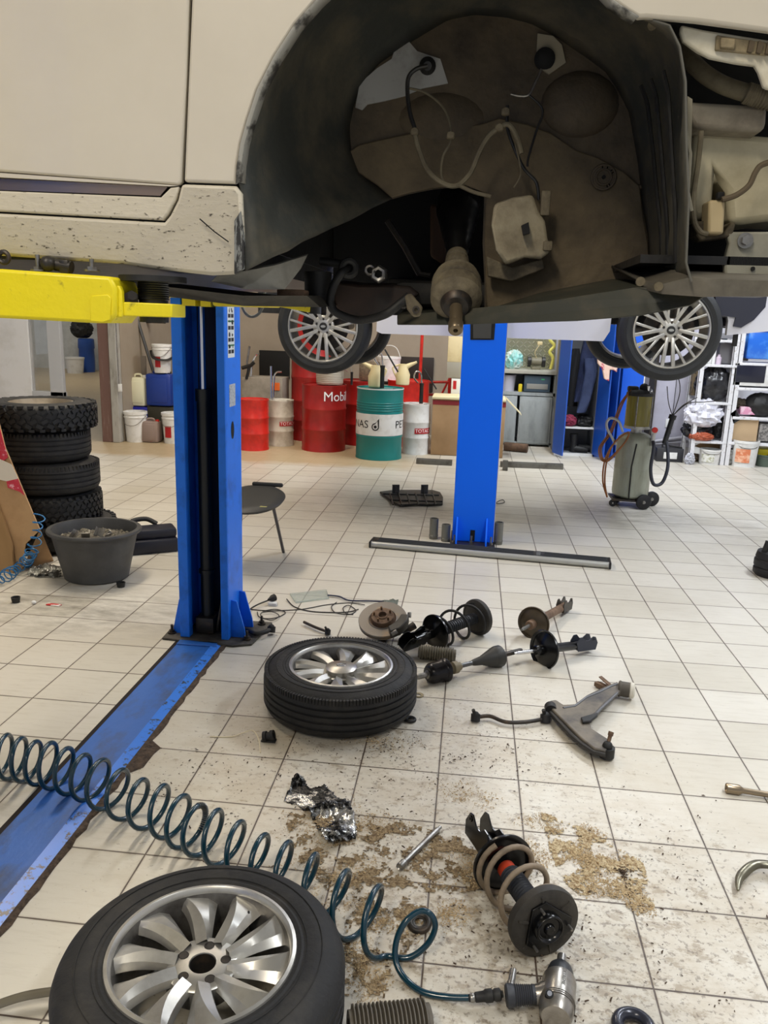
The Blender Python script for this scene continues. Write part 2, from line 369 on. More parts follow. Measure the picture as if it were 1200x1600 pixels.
b = MB(); b.box((mx, cy+.11, .06), (.1, .12, .09), bev=.01).tube([(mx+.06, cy+.08, .03), (mx+.08, cy+.06, .12), (mx+.085, cy+.1, .2)], .008)
b.build('cylinder_foot', m_dsteel, col)
for k, gy in enumerate((.05, .2)):
    b = MB(); g = cy+gy
    b.slab([(cx1, g, .012), (cx1+.075, g, .012), (cx1+.07, g, .06), (cx1+.03, g, .21), (cx1, g, .215)], (0, .01, 0)); b.build('gusset', m_blueL, col)
    b = MB(); b.slab([(cx0, g, .012), (cx0-.06, g, .012), (cx0-.02, g, .2), (cx0, g, .21)], (0, .01, 0)); b.build('gusset', m_blueL, col)
b = MB(); q = [F(250, 1003), F(318, 1012), F(384, 1008), F(412, 962), F(402, 950)]
b.slab([(q[0].x, cy-.03, 0), (cx1+.04, cy-.06, 0), (cx1+.13, cy-.02, 0), (cx1+.16, cy+.29, 0), (cx0-.1, cy+.31, 0)], (0, 0, .012))
b.build('base_plate', mat('grimy_base_plate', (84, 80, 72), .7, 0, ((44, 40, 36), 14, .4, .7), (30, .5)), col, bevel=.003)
for bx, by in ((cx1+.09, cy+.03), (cx1+.11, cy+.25), (cx0-.06, cy+.04)):
    b = MB(); b.cyl((bx, by, .012), (bx, by, .02), .022, 16).cyl((bx, by, .02), (bx, by, .032), .015, 6).cyl((bx, by, .03), (bx, by, .06), .007, 8); b.build('anchor_bolt', m_dsteel, col)
b = MB(); b.box2((cx1, cy+.055, 1.46), (cx1+.001, cy+.165, 1.93)); lab(b.build('sticker_panel', mat('sticker_white', (222, 226, 226), .4), col), 'white strip of instruction pictures')
b = MB(); bg = MB(); rr = random.Random(3)
for i in range(8):
    z = 1.48+i*.057
    for s in (0, 1):
        yy = cy+.063+s*.049
        b.box2((cx1+.001, yy, z), (cx1+.0016, yy+.04, z+.018)); 
        for k in range(3): b.box2((cx1+.001, yy+rr.random()*.03, z+.024+rr.random()*.012), (cx1+.0016, yy+.006+rr.random()*.03, z+.034+rr.random()*.012))
b.build('sticker_pictures', m_text_k, col)
b = MB()
for z in (1.515, 1.63, 1.745): b.box2((cx1+.001, cy+.06, z), (cx1+.0015, cy+.16, z+.008))
b.build('sticker_stripes', mat('sticker_green', (46, 120, 70), .4), col)
b = MB(); b.box2((cx1, cy+.07, 1.22), (cx1+.001, cy+.17, 1.33)); b.build('data_plate', mat('sticker_grey', (200, 206, 210), .35, .2, ((150, 158, 166), 90, .5, .6)), col)
b = MB(); b.lathe([(0, 0), (1, 0)], 20, Matrix(((0, 0, 1, cx1+.0012), (.026, 0, 0, cy+.115), (0, .045, 0, 1.1), (0, 0, 0, 1)))); b.build('cable_hole', m_dark, col)
b = MB(); b.tube(smooth_path([(cx1+.01, cy+.2, 2.0), (cx1+.02, cy+.2, 1.75), (cx1+.07, cy+.2, 1.66), (cx1+.14, cy+.2, 1.72), (cx1+.15, cy+.2, 2.0)], 8), .007); b.build('hose', mat('grey_hose', (92, 92, 88), .5), col)
b = MB(); z = 1.70
b.box2((cx0+.06, cy-.005, z), (cx0+.125, cy+.1, z+.16)); b.box2((cx0+.15, cy-.005, z-.002), (cx0+.2, cy+.1, z+.16)); b.box2((cx0-.02, cy-.07, z+.035), (cx1+.02, cy+.0, z+.16), bev=.008)
lab(b.build('carriage', m_yel, col), 'yellow sliding carriage of the column')
# arms of the far column
def arm(p0, p1, w, h, q1, h2):
    p0, p1, q1 = Vector(p0), Vector(p1), Vector(q1)
    b = MB(frame(p0, p1)); L_ = (p1-p0).length; b.box((0, 0, L_/2), (h, w, L_), bev=.012); A = lab(b.build('swing_arm', m_yel, col), 'yellow swing arm')
    b = MB(frame(p1, q1)); L2 = (q1-p1).length; b.box((0, 0, L2/2-.1), (h2, w*.72, L2+.2), bev=.003); b.build('inner_bar', m_yel, A)
    b = MB(); b.cyl(q1+Vector((0, 0, -.02)), q1+Vector((0, 0, .07)), .028, 20); b.torus(.028, .002, 20, 6, Matrix.Translation(q1+Vector((0, 0, .02)))); b.build('lifting_screw', m_blackp, A)
    b = MB(); b.cyl(q1+Vector((0, 0, .06)), q1+Vector((0, 0, .078)), .055, 28); b.build('rubber_pad', m_bmatt, A)
arm((cx1+.0, cy-.07, 1.725), (cx1+.3, cy-.2, 1.727), .1, .05, (cx1+.5, cy-.32, 1.70), .03)
# near yellow arm
yc = 1.45
NC = T('lift_column', 'lift column beyond the left edge whose big yellow arm carries the cream car', 'lift column', (-1.33, .62, 0)); NC['kind'] = 'thing'
b = MB(); b.box2((-1.46, .5, .012), (-1.2, .512, hC)).box2((-1.46, .5, .012), (-1.448, .76, hC)).box2((-1.212, .5, .012), (-1.2, .76, hC)); b.build('channel', m_blueL, NC)
b = MB(); b.box2((-1.52, .42, 0), (-1.14, .78, .012)); b.build('base_plate', m_dsteel, NC)
b = MB(); b.box2((-1.44, .52, 1.6), (-1.22, .82, 1.85)); b.build('carriage', m_yel, NC, bevel=.01)
b = MB(); za, zb = Y(60, 500, 1.42).z, Y(60, 424, 1.42).z; xe = Y(176, 470, 1.42).x
fp = [Y(px, py, 1.42) for px, py in ((-330, 494), (0, 497), (150, 505), (170, 505), (181, 492), (181, 450), (172, 432), (0, 420), (-330, 413))]
b.slab(fp, (0, .105, 0)); b.slab([(-1.3, .8, 1.64), (-1.3, .8, 1.78), (-1.12, .8, 1.78), (-1.12, .8, 1.64)], (.12, .63, 0)); A = lab(b.build('swing_arm', m_yel, NC, bevel=.006), 'heavy yellow swing arm')
b = MB(); b.slab([Y(px, py, 1.417) for px, py in ((140, 468), (142, 462), (168, 460), (173, 466), (172, 500), (160, 504), (141, 502))], (0, .003, 0)); b.build('cover_patch', m_yel, A, bevel=.002)
b = MB(); b.slab([Y(px, py, 1.43) for px, py in ((172, 496), (190, 496), (192, 490), (190, 455), (186, 446), (181, 447), (180, 462), (172, 463))], (0, .012, 0)); b.build('locking_tab', m_yel, A, bevel=.002)
b = MB(); b.slab([Y(px, py, 1.435) for px, py in ((150, 472), (200, 472), (269, 475), (269, 496), (200, 494), (150, 493))], (0, .07, 0)); b.build('inner_bar', m_yel, A, bevel=.002)
pc = Y(240, 470, 1.50); b = MB(); b.cyl((pc.x, pc.y, Y(240, 504, 1.47).z), (pc.x, pc.y, Y(240, 440, 1.50).z), .027, 24)
for i in range(9): b.torus(.027, .0022, 24, 6, Matrix.Translation((pc.x, pc.y, pc.z-.0+.004*i+.003)))
b.build('lifting_screw', m_blackp, A)
b = MB(); b.cyl((pc.x, pc.y, Y(240, 441, 1.50).z), (pc.x, pc.y, Y(240, 432, 1.50).z), .062, 32); b.build('rubber_pad', m_bmatt, A)
b = MB(); b.cyl(Y(205, 466, 1.45), Y(205, 466, 1.49), .014, 6).cyl(Y(207, 462, 1.44), Y(207, 462, 1.46), .009, 6); b.build('bolt', m_dsteel, A)
for px, top in ((60, 398), (144, 405)):
    q = Y(px, 424, 1.45); b = MB(); b.cyl(q, (q.x, q.y, Y(px, top, 1.45).z), .0042, 10).cyl(q, q+Vector((0, 0, .008)), .009, 6).cyl(q, q+Vector((0, 0, .003)), .014, 16); lab(b.build('stud_bolt', m_steel, A), 'threaded stud with nut standing on the arm')
b = MB(); q = Y(85, 416, 1.46); b.cyl(Y(68, 410, 1.46), Y(112, 418, 1.46), .011, 14).sphere(Y(75, 412, 1.45), .014, 8).box(Y(103, 417, 1.46), (.018, .02, .024), bev=.003); b.build('gear_release', m_dsteel, A)
b = MB(); q = Y(6, 402, 1.44); b.torus(.0095, .0045, 20, 8, frame(q, q+Vector((0.0, -1, 0)))); b.build('pin_ring', m_dsteel, A)
# cross beam on the floor
bl, br = cx0+.0, F(345, 1006).x
B = T('floor_beam', 'long flat blue steel beam sunk in the floor, running from the left column', 'floor beam', ((bl+br)/2, 2, 0)); B['kind'] = 'thing'
b = MB(); b.box2((bl+.012, -.6, -.004), (br-.035, cy-.04, .006)); b.build('cover_plate', m_blueB, B)
b = MB(); b.slab([(br-.036, -.6, .004), (br-.034, -.6, .012), (br+.012, -.6, .003), (br+.012, -.6, -.004)], (0, cy-.04+.6, 0)); lab(b.build('side_flange', mat('bright_blue_edge', (62, 128, 228), .32, 0, ((60, 62, 66), 30, .55, .62)), B), 'brighter blue raised edge of the beam')
b = MB(); b.box2((bl+.012, cy-.09, .006), (br-.01, cy-.035, .012)); b.build('end_plate', m_blueB, B, bevel=.002)
struct('trim_3', MB().box2((bl-.012, -.6, -.01), (bl+.012, cy-.03, .0015)), mat('dark_gap', (28, 18, 14), .9))
b = MB(); rr = random.Random(5); L1 = []; n = 90
for i in range(n+1):
    yy = -.6+(cy-.05+.6)*i/n; w = .018+.012*rr.random()+(.045 if 2.55 < yy < 2.75 else 0)*1
    L1.append((br+.012+w, yy, .0012))
b.loft([[(br+.010, p[1], .0035) for p in L1], [(p[0]-.008, p[1], .004+.004*rr.random()) for p in L1], L1])
struct('trim_4', b, mat('broken_concrete_edge', (92, 76, 62), .95, 0, ((50, 40, 34), 40, .35, .65), (70, 1)))
# ---------------------------------------------------------------- the raised cream car
car = T('car', 'cream car raised on the lift with its front wheel removed and the arch open', 'car', (-.1, 2.3, 1.75))
def px(pts, y): return [Y(a, b, y) for a, b in pts]
TH = (0, .018, 0)
XL, ZT = -1.35, 2.62
def V(x, z, y=yc): return Vector((x, y, z))
g0 = px([(297, -30), (295, 0), (291, 120), (283, 283)], yc)
# front door
z0 = Y(0, 270, yc).z
b = MB(); b.slab([V(XL, ZT), V(g0[0].x, ZT)] + g0 + px([(279, 289), (0, 268)], yc) + [V(XL, Y(-400, 240, yc).z)], TH); b.build('front_door', m_white, car, bevel=.004)
b = MB(); b.slab(px([(0, 270), (279, 290), (265, 291), (0, 277)], yc-.001) + [Y(-400, 255, yc), V(XL, z0+.012), V(XL, z0+.018)], (0, .012, 0)); b.build('door_crease', m_white, car)
b = MB(); b.slab(px([(-500, 262), (0, 279), (262, 292), (250, 306), (0, 297), (-500, 285)], yc+.006), (0, .004, 0)); lab(b.build('door_moulding', mat('smoked_chrome', (150, 132, 120), .22, .75), car), 'dark shiny moulding strip along the foot of the door')
b = MB(); b.slab(px([(-500, 287), (0, 298), (251, 308), (266, 293), (280, 291), (274, 312), (262, 334), (254, 344), (0, 330), (-500, 315)], yc), TH); b.build('lower_door', m_sill, car, bevel=.003)
# sill with its end piece below the fender
b = MB(); low = px([(283, 287), (368, 290), (377, 302), (380, 370), (378, 400)], yc) + px([(368, 428), (330, 430), (250, 421), (190, 412), (130, 408), (0, 399), (-500, 375)], yc+.02)
b.slab(low + px([(-500, 318), (0, 333), (256, 347), (265, 336), (277, 312)], yc), TH); b.build('sill', m_sill, car, bevel=.006)
b = MB(); b.slab(px([(366, 345), (376, 330), (381, 380), (380, 420), (366, 428)], yc-.002), (0, .01, 0)); b.build('sill_scrape', mat('scraped_paint', (120, 122, 120), .6, 0, ((30, 30, 30), 40, .45, .5), stretch=(3, 1, .6)), car)
b = MB(); b.tube(px([(312, 342), (335, 362), (357, 378)], yc-.0005), .0012, 5); b.build('sill_scratch', m_dark, car)
# fender
arch = [(369, 287), (370.5, 259), (376, 224), (386, 189), (402, 140), (428, 89), (461, 38), (494, 0), (545, -48), (600, -82), (665, -104), (735, -111), (805, -102), (868, -76), (920, -42), (960, 2), (980, 16), (998, 27)]
b = MB(); fpts = px([(287, 284), (299, 0)], yc) + [V(g0[0].x+.004, ZT), V(1.0, ZT)] + px([(1700, 105), (1350, 70), (1200, 48), (1090, 33), (1009, 26)], yc)
b.slab(fpts + px(arch[::-1], yc), TH); b.build('fender', m_white, car, bevel=.005)
ap = px(arch, yc)
ce = Vector((-.04, yc, 2.03))
def shr(p, k, dy): q = ce+(Vector((p.x, yc, p.z))-ce)*k; q.y = yc+dy; return q
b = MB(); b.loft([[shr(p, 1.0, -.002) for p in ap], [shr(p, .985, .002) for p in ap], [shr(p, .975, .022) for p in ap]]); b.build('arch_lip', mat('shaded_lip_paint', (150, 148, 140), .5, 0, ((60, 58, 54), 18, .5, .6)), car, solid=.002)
# liner: lofted from the arch edge (near) to the inner wing (deep)
yi = 1.90
outer = [(372, 427), (378, 395), (379, 350), (376, 302)] + arch[:-1] + [(1030, 32), (1046, 40), (1061, 73), (1070, 128), (1071, 220), (1075, 312), (1072, 414), (1078, 430)]
inn = [(612, 311), (585, 290), (560, 270), (548, 240), (540, 215), (536, 195), (534, 180), (545, 168), (553, 160), (562, 140), (580, 108), (604, 88), (640, 66), (668, 44), (700, 30), (742, 22), (790, 26), (830, 36), (868, 56), (900, 78), (925, 95), (945, 110), (950, 120), (955, 130), (984, 176), (998, 257), (1005, 320), (1013, 367), (1017, 440)]
outer = outer[:len(inn)]
# resample both to the same count
def resamp(P, n):
    P = [Vector(p) for p in P]; d = [0]
    for a, c in zip(P, P[1:]): d.append(d[-1]+(c-a).length)
    out = []; j = 0
    for i in range(n):
        t = d[-1]*i/(n-1)
        while j < len(d)-2 and d[j+1] < t: j += 1
        out.append(P[j].lerp(P[j+1], (t-d[j])/max(d[j+1]-d[j], 1e-9)))
    return out
NO = len(outer)
def smoothl(P, n=5): return smooth_path(P, n)
outer = [(372, 427), (379, 350), (376, 302)] + arch[::2] + [(1010, 30), (1046, 40), (1061, 73), (1070, 128), (1071, 220), (1075, 312), (1072, 414), (1078, 430)]
ko = {0: 0, 2: 3, 6: 9}
O3 = px(outer, yc+.012); I3 = px(inn, yi)
# matching by stages: lower-left flank, arch, right flank
s1 = resamp(px([(384, 423), (381, 370), (377, 300)], yc+.012), 12); s2 = resamp(px(arch + [(1030, 32), (1046, 40)], yc+.012), 60); s3 = resamp(px([(1046, 40), (1061, 73), (1070, 128), (1071, 220), (1075, 312), (1072, 414), (1078, 432)], yc+.012), 30)
t1 = resamp(px([(612, 311), (590, 292), (562, 272)], yi), 12); t2 = resamp(px([(562, 272), (548, 235), (545, 200), (552, 165), (562, 135), (590, 100), (640, 66), (700, 30), (742, 22), (790, 26), (830, 36), (868, 56), (900, 78), (925, 95), (947, 112)], yi), 60); t3 = resamp(px([(947, 112), (966, 140), (984, 176), (998, 257), (1005, 320), (1013, 367), (1017, 440)], yi), 30)
OO = s1+s2[1:]+s3[1:]; II = t1+t2[1:]+t3[1:]
b = MB(); rows = []
nz = noise.noise
for k in range(13):
    t = k/12; row = []
    for i, (o, q) in enumerate(zip(OO, II)):
        p = o.lerp(q, t); bw = min(1, max(0, (i-4)/24))*min(1, max(0, (96-i)/26)); p = p + (p-Vector((ce.x, p.y, ce.z))).normalized()*(.05*sin(pi*t)*bw)
        w = .006*nz(p*9)+.003*nz(p*25); p = p+Vector((w, w*.5, w)) if k not in (0, 12) else p
        row.append(p)
    rows.append(row)
for _ in range(14):
    for k in range(1, 12):
        r0_ = rows[k]; rows[k] = [r0_[0]]+[r0_[i]*.5+(r0_[i-1]+r0_[i+1])*.25 for i in range(1, len(r0_)-1)]+[r0_[-1]]
for k in range(1, 12): rows[k] = [p+Vector((.004*nz(p*22), .002*nz(p*30), .004*nz(p*18+Vector((5, 5, 5))))) for p in rows[k]]
b.loft(rows); b.build('wheel_arch_liner', m_liner, car, solid=.003)
# ribs and fixings on the liner's right flank
b = MB()
for i in range(62, 98, 3):
    pass
for kk in (.25, .45, .62):
    P = [OO[i].lerp(II[i], kk) for i in range(74, len(OO)-2)]; b.tube(smooth_path(P, 2), .004, 6)
b.build('liner_rib', m_blackp, car)
# inner wing: wall with the big lower opening for the drive shaft
wy = yi
top = [II[i]+Vector((0, .002, 0)) for i in range(11, len(II))]
bot = px([(1017, 455), (900, 480), (757, 490), (757, 440), (754, 380), (757, 300), (728, 291), (712, 292), (675, 296), (640, 303), (612, 311)], wy+.002)
b = MB(); b.slab(top+bot, (0, .004, 0)); b.build('inner_wing', m_inner, car)
b = MB(); b.slab(px([(555, 168), (562, 130), (590, 106), (612, 92), (622, 60), (626, 40), (640, 66), (652, 80), (688, 92), (700, 130), (660, 138), (632, 150), (600, 158), (574, 163), (566, 172)], wy-.004), (0, .004, 0)); lab(b.build('primer_patch', m_grey, car), 'pale grey patch of bare inner wing')
b = MB(); b.slab(px([(840, 52), (864, 56), (878, 70), (884, 98), (872, 106), (858, 116), (846, 108), (838, 92)], wy-.006), (0, .006, 0)); lab(b.build('strut_patch', mat('beige_patch', (150, 142, 122), .7), car), 'pale beige patch around the grommet')
b = MB(); b.lathe([(0, 0), (.022, 0), (.022, .004), (.012, .012), (0, .012)], 20, frame(Y(851, 92, wy-.006), Y(851, 92, wy-.03))); b.build('grommet', m_dark, car)
b = MB(); b.lathe([(0, 0), (.018, 0), (.018, .004), (.009, .012), (0, .012)], 20, frame(Y(668, 103, wy-.006), Y(668, 103, wy-.03))); b.build('grommet', m_blackp, car)
b = MB(); q = Y(943, 277, wy-.010); A_ = frame(q, q+Vector((0, -1, 0)))
b.torus(.025, .003, 28, 6, A_).torus(.016, .002, 28, 6, A_, .004).lathe([(0, .001), (.025, .001)], 24, A_); b.build('pressed_boss', m_inner, car)
b = MB(); b.lathe([(0, .006), (.004, .006), (.004, 0)], 10, A_); b.build('boss_hole', m_dark, car)
# lower relief ridges of the wing
b = MB()
b.tube(px([(757, 275), (850, 268), (900, 282), (930, 300), (1004, 292)], wy), .006, 6); b.build('wing_seam', m_inner, car)
b = MB(); b.slab(px([(556, 268), (546, 236), (560, 226), (620, 212), (687, 200), (750, 194), (780, 184), (825, 194), (862, 208), (900, 234), (935, 246), (975, 268), (1000, 290), (1006, 340), (1013, 380), (1016, 440), (900, 478), (760, 486), (759, 440), (757, 380), (759, 302), (728, 289), (712, 290), (675, 294), (640, 301), (612, 309), (590, 290)], wy-.006), (0, .006, 0)); b.build('lower_wing_panel', mat('dust_coated_wing', (112, 98, 74), .8, 0, ((60, 52, 42), 5, .36, .72), (26, .6)), car, bevel=.003)
# turret shadow bulge
b = MB(); b.sphere(Y(905, 165, wy+.01), .085, 12, (1, .45, .8)); b.sphere(Y(690, 190, wy+.02), .09, 12, (1.2, .4, .7)); b.build('wing_bulge', m_inner, car)
# black sheets paint in the engine bay's shade; closed body behind blocks lamps
b = MB(); b.box2((-.43, 2.45, 1.68), (.3, 2.49, 2.6)); b.box2((.3, 2.45, 1.84), (1.2, 2.49, 2.6)); b.box2((-.43, 1.93, 2.58), (1.2, 2.45, 2.6)); b.build('engine_bay_shade_sheet', m_dark, car)
b = MB(); b.box2((XL, yc+.03, 1.80), (-.44, 3.2, 2.6)); b.box2((XL, yc+.04, 1.755), (-.445, 3.15, 1.80)); b.build('body_shell', m_blackp, car)
b = MB(); b.box2((XL, yc, 2.62), (1.05, 3.2, 2.66)).box2((-.44, 2.5, 1.82), (1.05, 3.2, 2.62)); b.build('bonnet', m_white, car, bevel=.01)
# underbody lip in front of the sill: light bent metal and undertray edge
b = MB(); b.slab([Y(384, 423, 1.5), Y(428, 415, 1.58), Y(480, 399, 1.7), Y(470, 420, 1.7), Y(445, 452, 1.6), Y(384, 452, 1.52), Y(330, 440, 1.5), Y(340, 430, 1.5)], (0, .01, .004)); b.build('sill_end_bracket', mat('dusty_grey_metal', (128, 126, 118), .7, 0, ((76, 70, 60), 9, .4, .8)), car)
b = MB(); b.slab([Y(190, 440, 1.6), Y(380, 462, 1.55), Y(480, 462, 1.72), Y(500, 480, 1.75), Y(380, 478, 1.6), Y(250, 462, 1.6)], (0, .3, .01)); b.build('undertray', mat('dusty_undertray', (84, 80, 72), .7, 0, ((40, 38, 34), 6, .4, .7)), car)
b = MB(); b.box(Y(458, 461, 1.75), (.06, .05, .022), bev=.003); b.build('rusty_clamp', m_rust, car)
b = MB(); b.cyl(Y(497, 425, 1.9), Y(497, 462, 1.9), .032, 20).cyl(Y(497, 462, 1.9), Y(497, 478, 1.9), .036, 20); b.build('rear_mount_bush', m_bmatt, car)
# anti-roll bar
b = MB(); b.tube(smooth_path(px([(500, 408), (530, 412), (548, 418)], 1.9)+px([(535, 425), (522, 445), (516, 470), (525, 488), (560, 500)], 1.86)+px([(600, 492), (628, 472), (640, 462)], 1.8), 8), .0095, 10); b.build('anti_roll_bar', m_bmatt, car)
b = MB(); q = Y(545, 419, 1.87); b.torus(.016, .008, 20, 8, frame(q, q+Vector((.3, -1, 0)))); b.build('bar_bush', m_bmatt, car)
# lower suspension arm mount (brown curved pressing)
b = MB(); ed = px([(522, 440), (560, 445), (600, 445), (640, 448), (655, 460), (632, 476), (600, 492), (560, 504), (532, 492), (520, 470)], 1.95); b.slab(ed, (0, .12, .01)); b.build('subframe_pressing', mat('rusty_brown_pressing', (58, 42, 32), .7, 0, ((30, 26, 24), 10, .4, .7)), car, bevel=.006)
b = MB(); b.slab(px([(632, 462), (642, 458), (660, 480), (656, 494), (646, 496), (636, 484)], 1.72), (0, .02, 0)); b.build('link_tab', m_mud, car, bevel=.004)
b = MB(); b.lathe([(.004, 0), (.008, 0), (.008, .004), (.004, .004)], 16, frame(Y(650, 484, 1.718), Y(650, 484, 1.70))); b.build('link_hole_ring', m_dsteel, car)
# chrome bolt ends
for (a, c, r) in ((579, 422, .014), (592, 428, .02)):
    q = Y(a, c, 1.9); b = MB(); b.lathe([(.5*r, -.02), (.5*r, .012), (.8*r, .014), (r, .008), (r, -.02)], 6 if r > .015 else 20, frame(q, q+Vector((0, -1, -.05)))); lab(b.build('bush_bolt', m_steel, car), 'bright steel bush and nut in the dark bay')
b = MB(); b.tube(px([(605, 345), (632, 385), (655, 428), (672, 431)], 2.1), .008, 8); b.build('track_rod', m_dsteel, car)
b = MB(); b.slab(px([(672, 318), (700, 322), (698, 415), (672, 400)], 2.2), (0, .06, 0)); b.build('gearbox_flank', mat('brown_cast_housing', (70, 48, 34), .7), car, bevel=.008)
b = MB(); b.box2((-.2, 1.98, 1.700), (.35, 2.3, 1.76), bev=.02); b.box2((-.25, 2.3, 1.70), (.3, 3.0, 1.78), bev=.01); b.build('subframe', mat('dark_subframe', (34, 32, 29), .7, 0, ((64, 56, 46), 10, .5, .8)), car)
# drive shaft hanging towards the viewer
s0, s1_, s3_ = Y(716, 318, 2.04), Y(714, 408, 1.87), Y(712, 512, 1.68)
Mx = frame(s0, s1_); L1_ = (s1_-s0).length
b = MB(Mx); pr = [(0, -.03), (.045, -.03), (.052, 0), (.052, .03)]
for i in range(6): z = .04+i*(L1_-.05)/6; r = .05-.024*i/5; pr += [(r, z), (r-.005, z+.008)]
pr += [(.02, L1_), (0, L1_)]; b.lathe(pr, 28); lab(b.build('inner_joint_boot', mat('glossy_black_boot', (12, 12, 13), .3), car), 'black rubber joint boot')
Mx = frame(s1_, s3_); L2_ = (s3_-s1_).length
b = MB(Mx); b.lathe([(0, -.02), (.024, -.02), (.026, -.004), (.02, 0), (.027, .006), (.027, .02), (.021, .026), (.026, .035), (.03, .05), (.034, .052), (.046, .066), (.049, .068), (.046, .072), (.054, .085), (.054, .10), (.049, .104), (.049, .108), (.055, .112), (.055, .14), (.044, .152), (.034, .156), (0, .156)], 32)
lab(b.build('outer_joint', m_mud, car), 'mud-coated outer drive shaft joint')
b = MB(Mx); b.lathe([(.034, .156), (.03, .168), (.026, .172), (0, .172)], 28); b.build('joint_face', m_dsteel, car)
b = MB(Mx); b.lathe([(0, .17), (.0135, .17), (.0135, L2_-.02), (.012, L2_-.016), (.0155, L2_-.014), (.0155, L2_+.006), (.013, L2_+.01), (.005, L2_+.01), (.004, L2_), (0, L2_)], 24); b.build('splined_stub', mat('oily_stub', (120, 106, 84), .35, .6), car)
# dusty heat shield / bracket right of the shaft
b = MB(); b.slab([Y(772, 318, 1.8), Y(800, 308, 1.8), Y(833, 303, 1.82), Y(842, 330, 1.82), Y(852, 345, 1.82), Y(856, 372, 1.82), Y(862, 392, 1.82), Y(846, 404, 1.82), Y(820, 402, 1.82), Y(790, 414, 1.8), Y(775, 390, 1.78), Y(768, 350, 1.78)], (0, .03, 0)); b.build('mount_shield', mat('dusty_shield', (158, 148, 124), .75, 0, ((104, 92, 72), 14, .4, .75), (20, .5)), car, bevel=.008)
b = MB(); b.slab(px([(815, 352), (826, 347), (828, 364), (818, 367)], 1.79), (0, .02, 0)); b.build('shield_slot', m_dark, car)
b = MB(); b.slab(px([(760, 400), (800, 418), (848, 404), (852, 420), (800, 440), (762, 432)], 1.85), (0, .02, 0)); b.build('engine_mount', m_mud, car, bevel=.003)
b = MB(); b.box(Y(852, 318, 1.83), (.02, .02, .05), bev=.003); b.build('shield_lug', m_mud, car)
b = MB(); b.box(Y(855, 385, 1.83), (.02, .03, .02), bev=.003); b.build('shield_lug', m_mud, car)
# hoses and lines
mh = mat('dusty_hose', (112, 104, 84), .8, 0, ((70, 62, 48), 14, .4, .7))
def hose(name, pts, y, r, m, n=8):
    b = MB(); P = [Y(p[0], p[1], p[2] if len(p) > 2 else y) for p in pts]; b.tube(smooth_path(P, 7), r, n); return b.build(name, m, car)
hose('brake_hose', [(648, 208), (655, 235), (668, 265), (690, 285), (714, 290), (735, 270), (748, 240), (762, 215), (780, 200), (795, 195), (808, 215), (815, 240)], 1.80, .0052, mh)
hose('sensor_cable', [(640, 138), (665, 145), (690, 165), (702, 190), (704, 220), (692, 245), (690, 275), (700, 288), (718, 292)], 1.82, .0026, mh)
hose('brake_pipe', [(668, 103), (650, 108), (638, 122), (637, 150), (641, 178), (648, 200)], 1.85, .0045, m_blackp)
hose('brake_pipe', [(846, 108), (836, 130), (826, 148), (812, 150), (798, 147)], 1.86, .0028, m_steel)
hose('brake_pipe', [(826, 148), (848, 172), (838, 205), (826, 245), (824, 260)], 1.86, .0025, m_blackp)
hose('brake_pipe', [(793, 165), (793, 200), (805, 235), (820, 265), (838, 285), (842, 312)], 1.84, .0035, m_blackp)
hose('sensor_cable', [(805, 225), (812, 255), (813, 275), (803, 293)], 1.82, .0018, mh)
hose('ground_strap', [(718, 290), (740, 300), (767, 307)], 1.80, .004, mh)
for (a, c) in ((648, 206), (780, 200), (704, 212), (790, 175)):
    b = MB(); q = Y(a, c, 1.80); b.box(q, (.018, .012, .014), bev=.004).cyl(q-Vector((0, .008, 0)), q+Vector((0, .006, 0)), .007, 10); b.build('hose_clip', m_mud, car)
# splash-panel edge running right under the bumper area
b = MB(); P1 = [Y(1000, 440, 1.55), Y(1030, 446, 1.5), Y(1079, 434, 1.47), Y(1100, 436, 1.47), Y(1200, 440, 1.47), Y(1500, 446, 1.47)]; P2 = [Y(1010, 452, 1.55), Y(1035, 458, 1.5), Y(1100, 463, 1.47), Y(1130, 462, 1.47), Y(1200, 462, 1.47), Y(1500, 466, 1.47)]
b.loft([[p+Vector((0, .35, .05)) for p in P1], P1, P2, [p+Vector((0, .35, .03)) for p in P2]]); b.build('splash_panel', mat('dusty_splash_panel', (104, 98, 86), .65, 0, ((62, 58, 50), 9, .4, .75)), car, solid=.004)
b = MB(); b.slab([Y(860, 470, 1.62), Y(1000, 448, 1.55), Y(1040, 450, 1.52), Y(1102, 464, 1.50), Y(1080, 478, 1.52), Y(1000, 494, 1.56), Y(900, 502, 1.62), Y(700, 508, 1.75), Y(620, 508, 1.85), Y(620, 492, 1.9), Y(757, 490, 1.8)], (0, .5, .045)); b.build('front_undertray', mat('oily_undertray', (52, 54, 46), .5, 0, ((88, 80, 64), 8, .45, .8)), car, bevel=.003)
b = MB(); b.box2((.3, 1.6, 1.785), (1.0, 3.1, 1.80)); b.build('undertray', m_blackp, car)
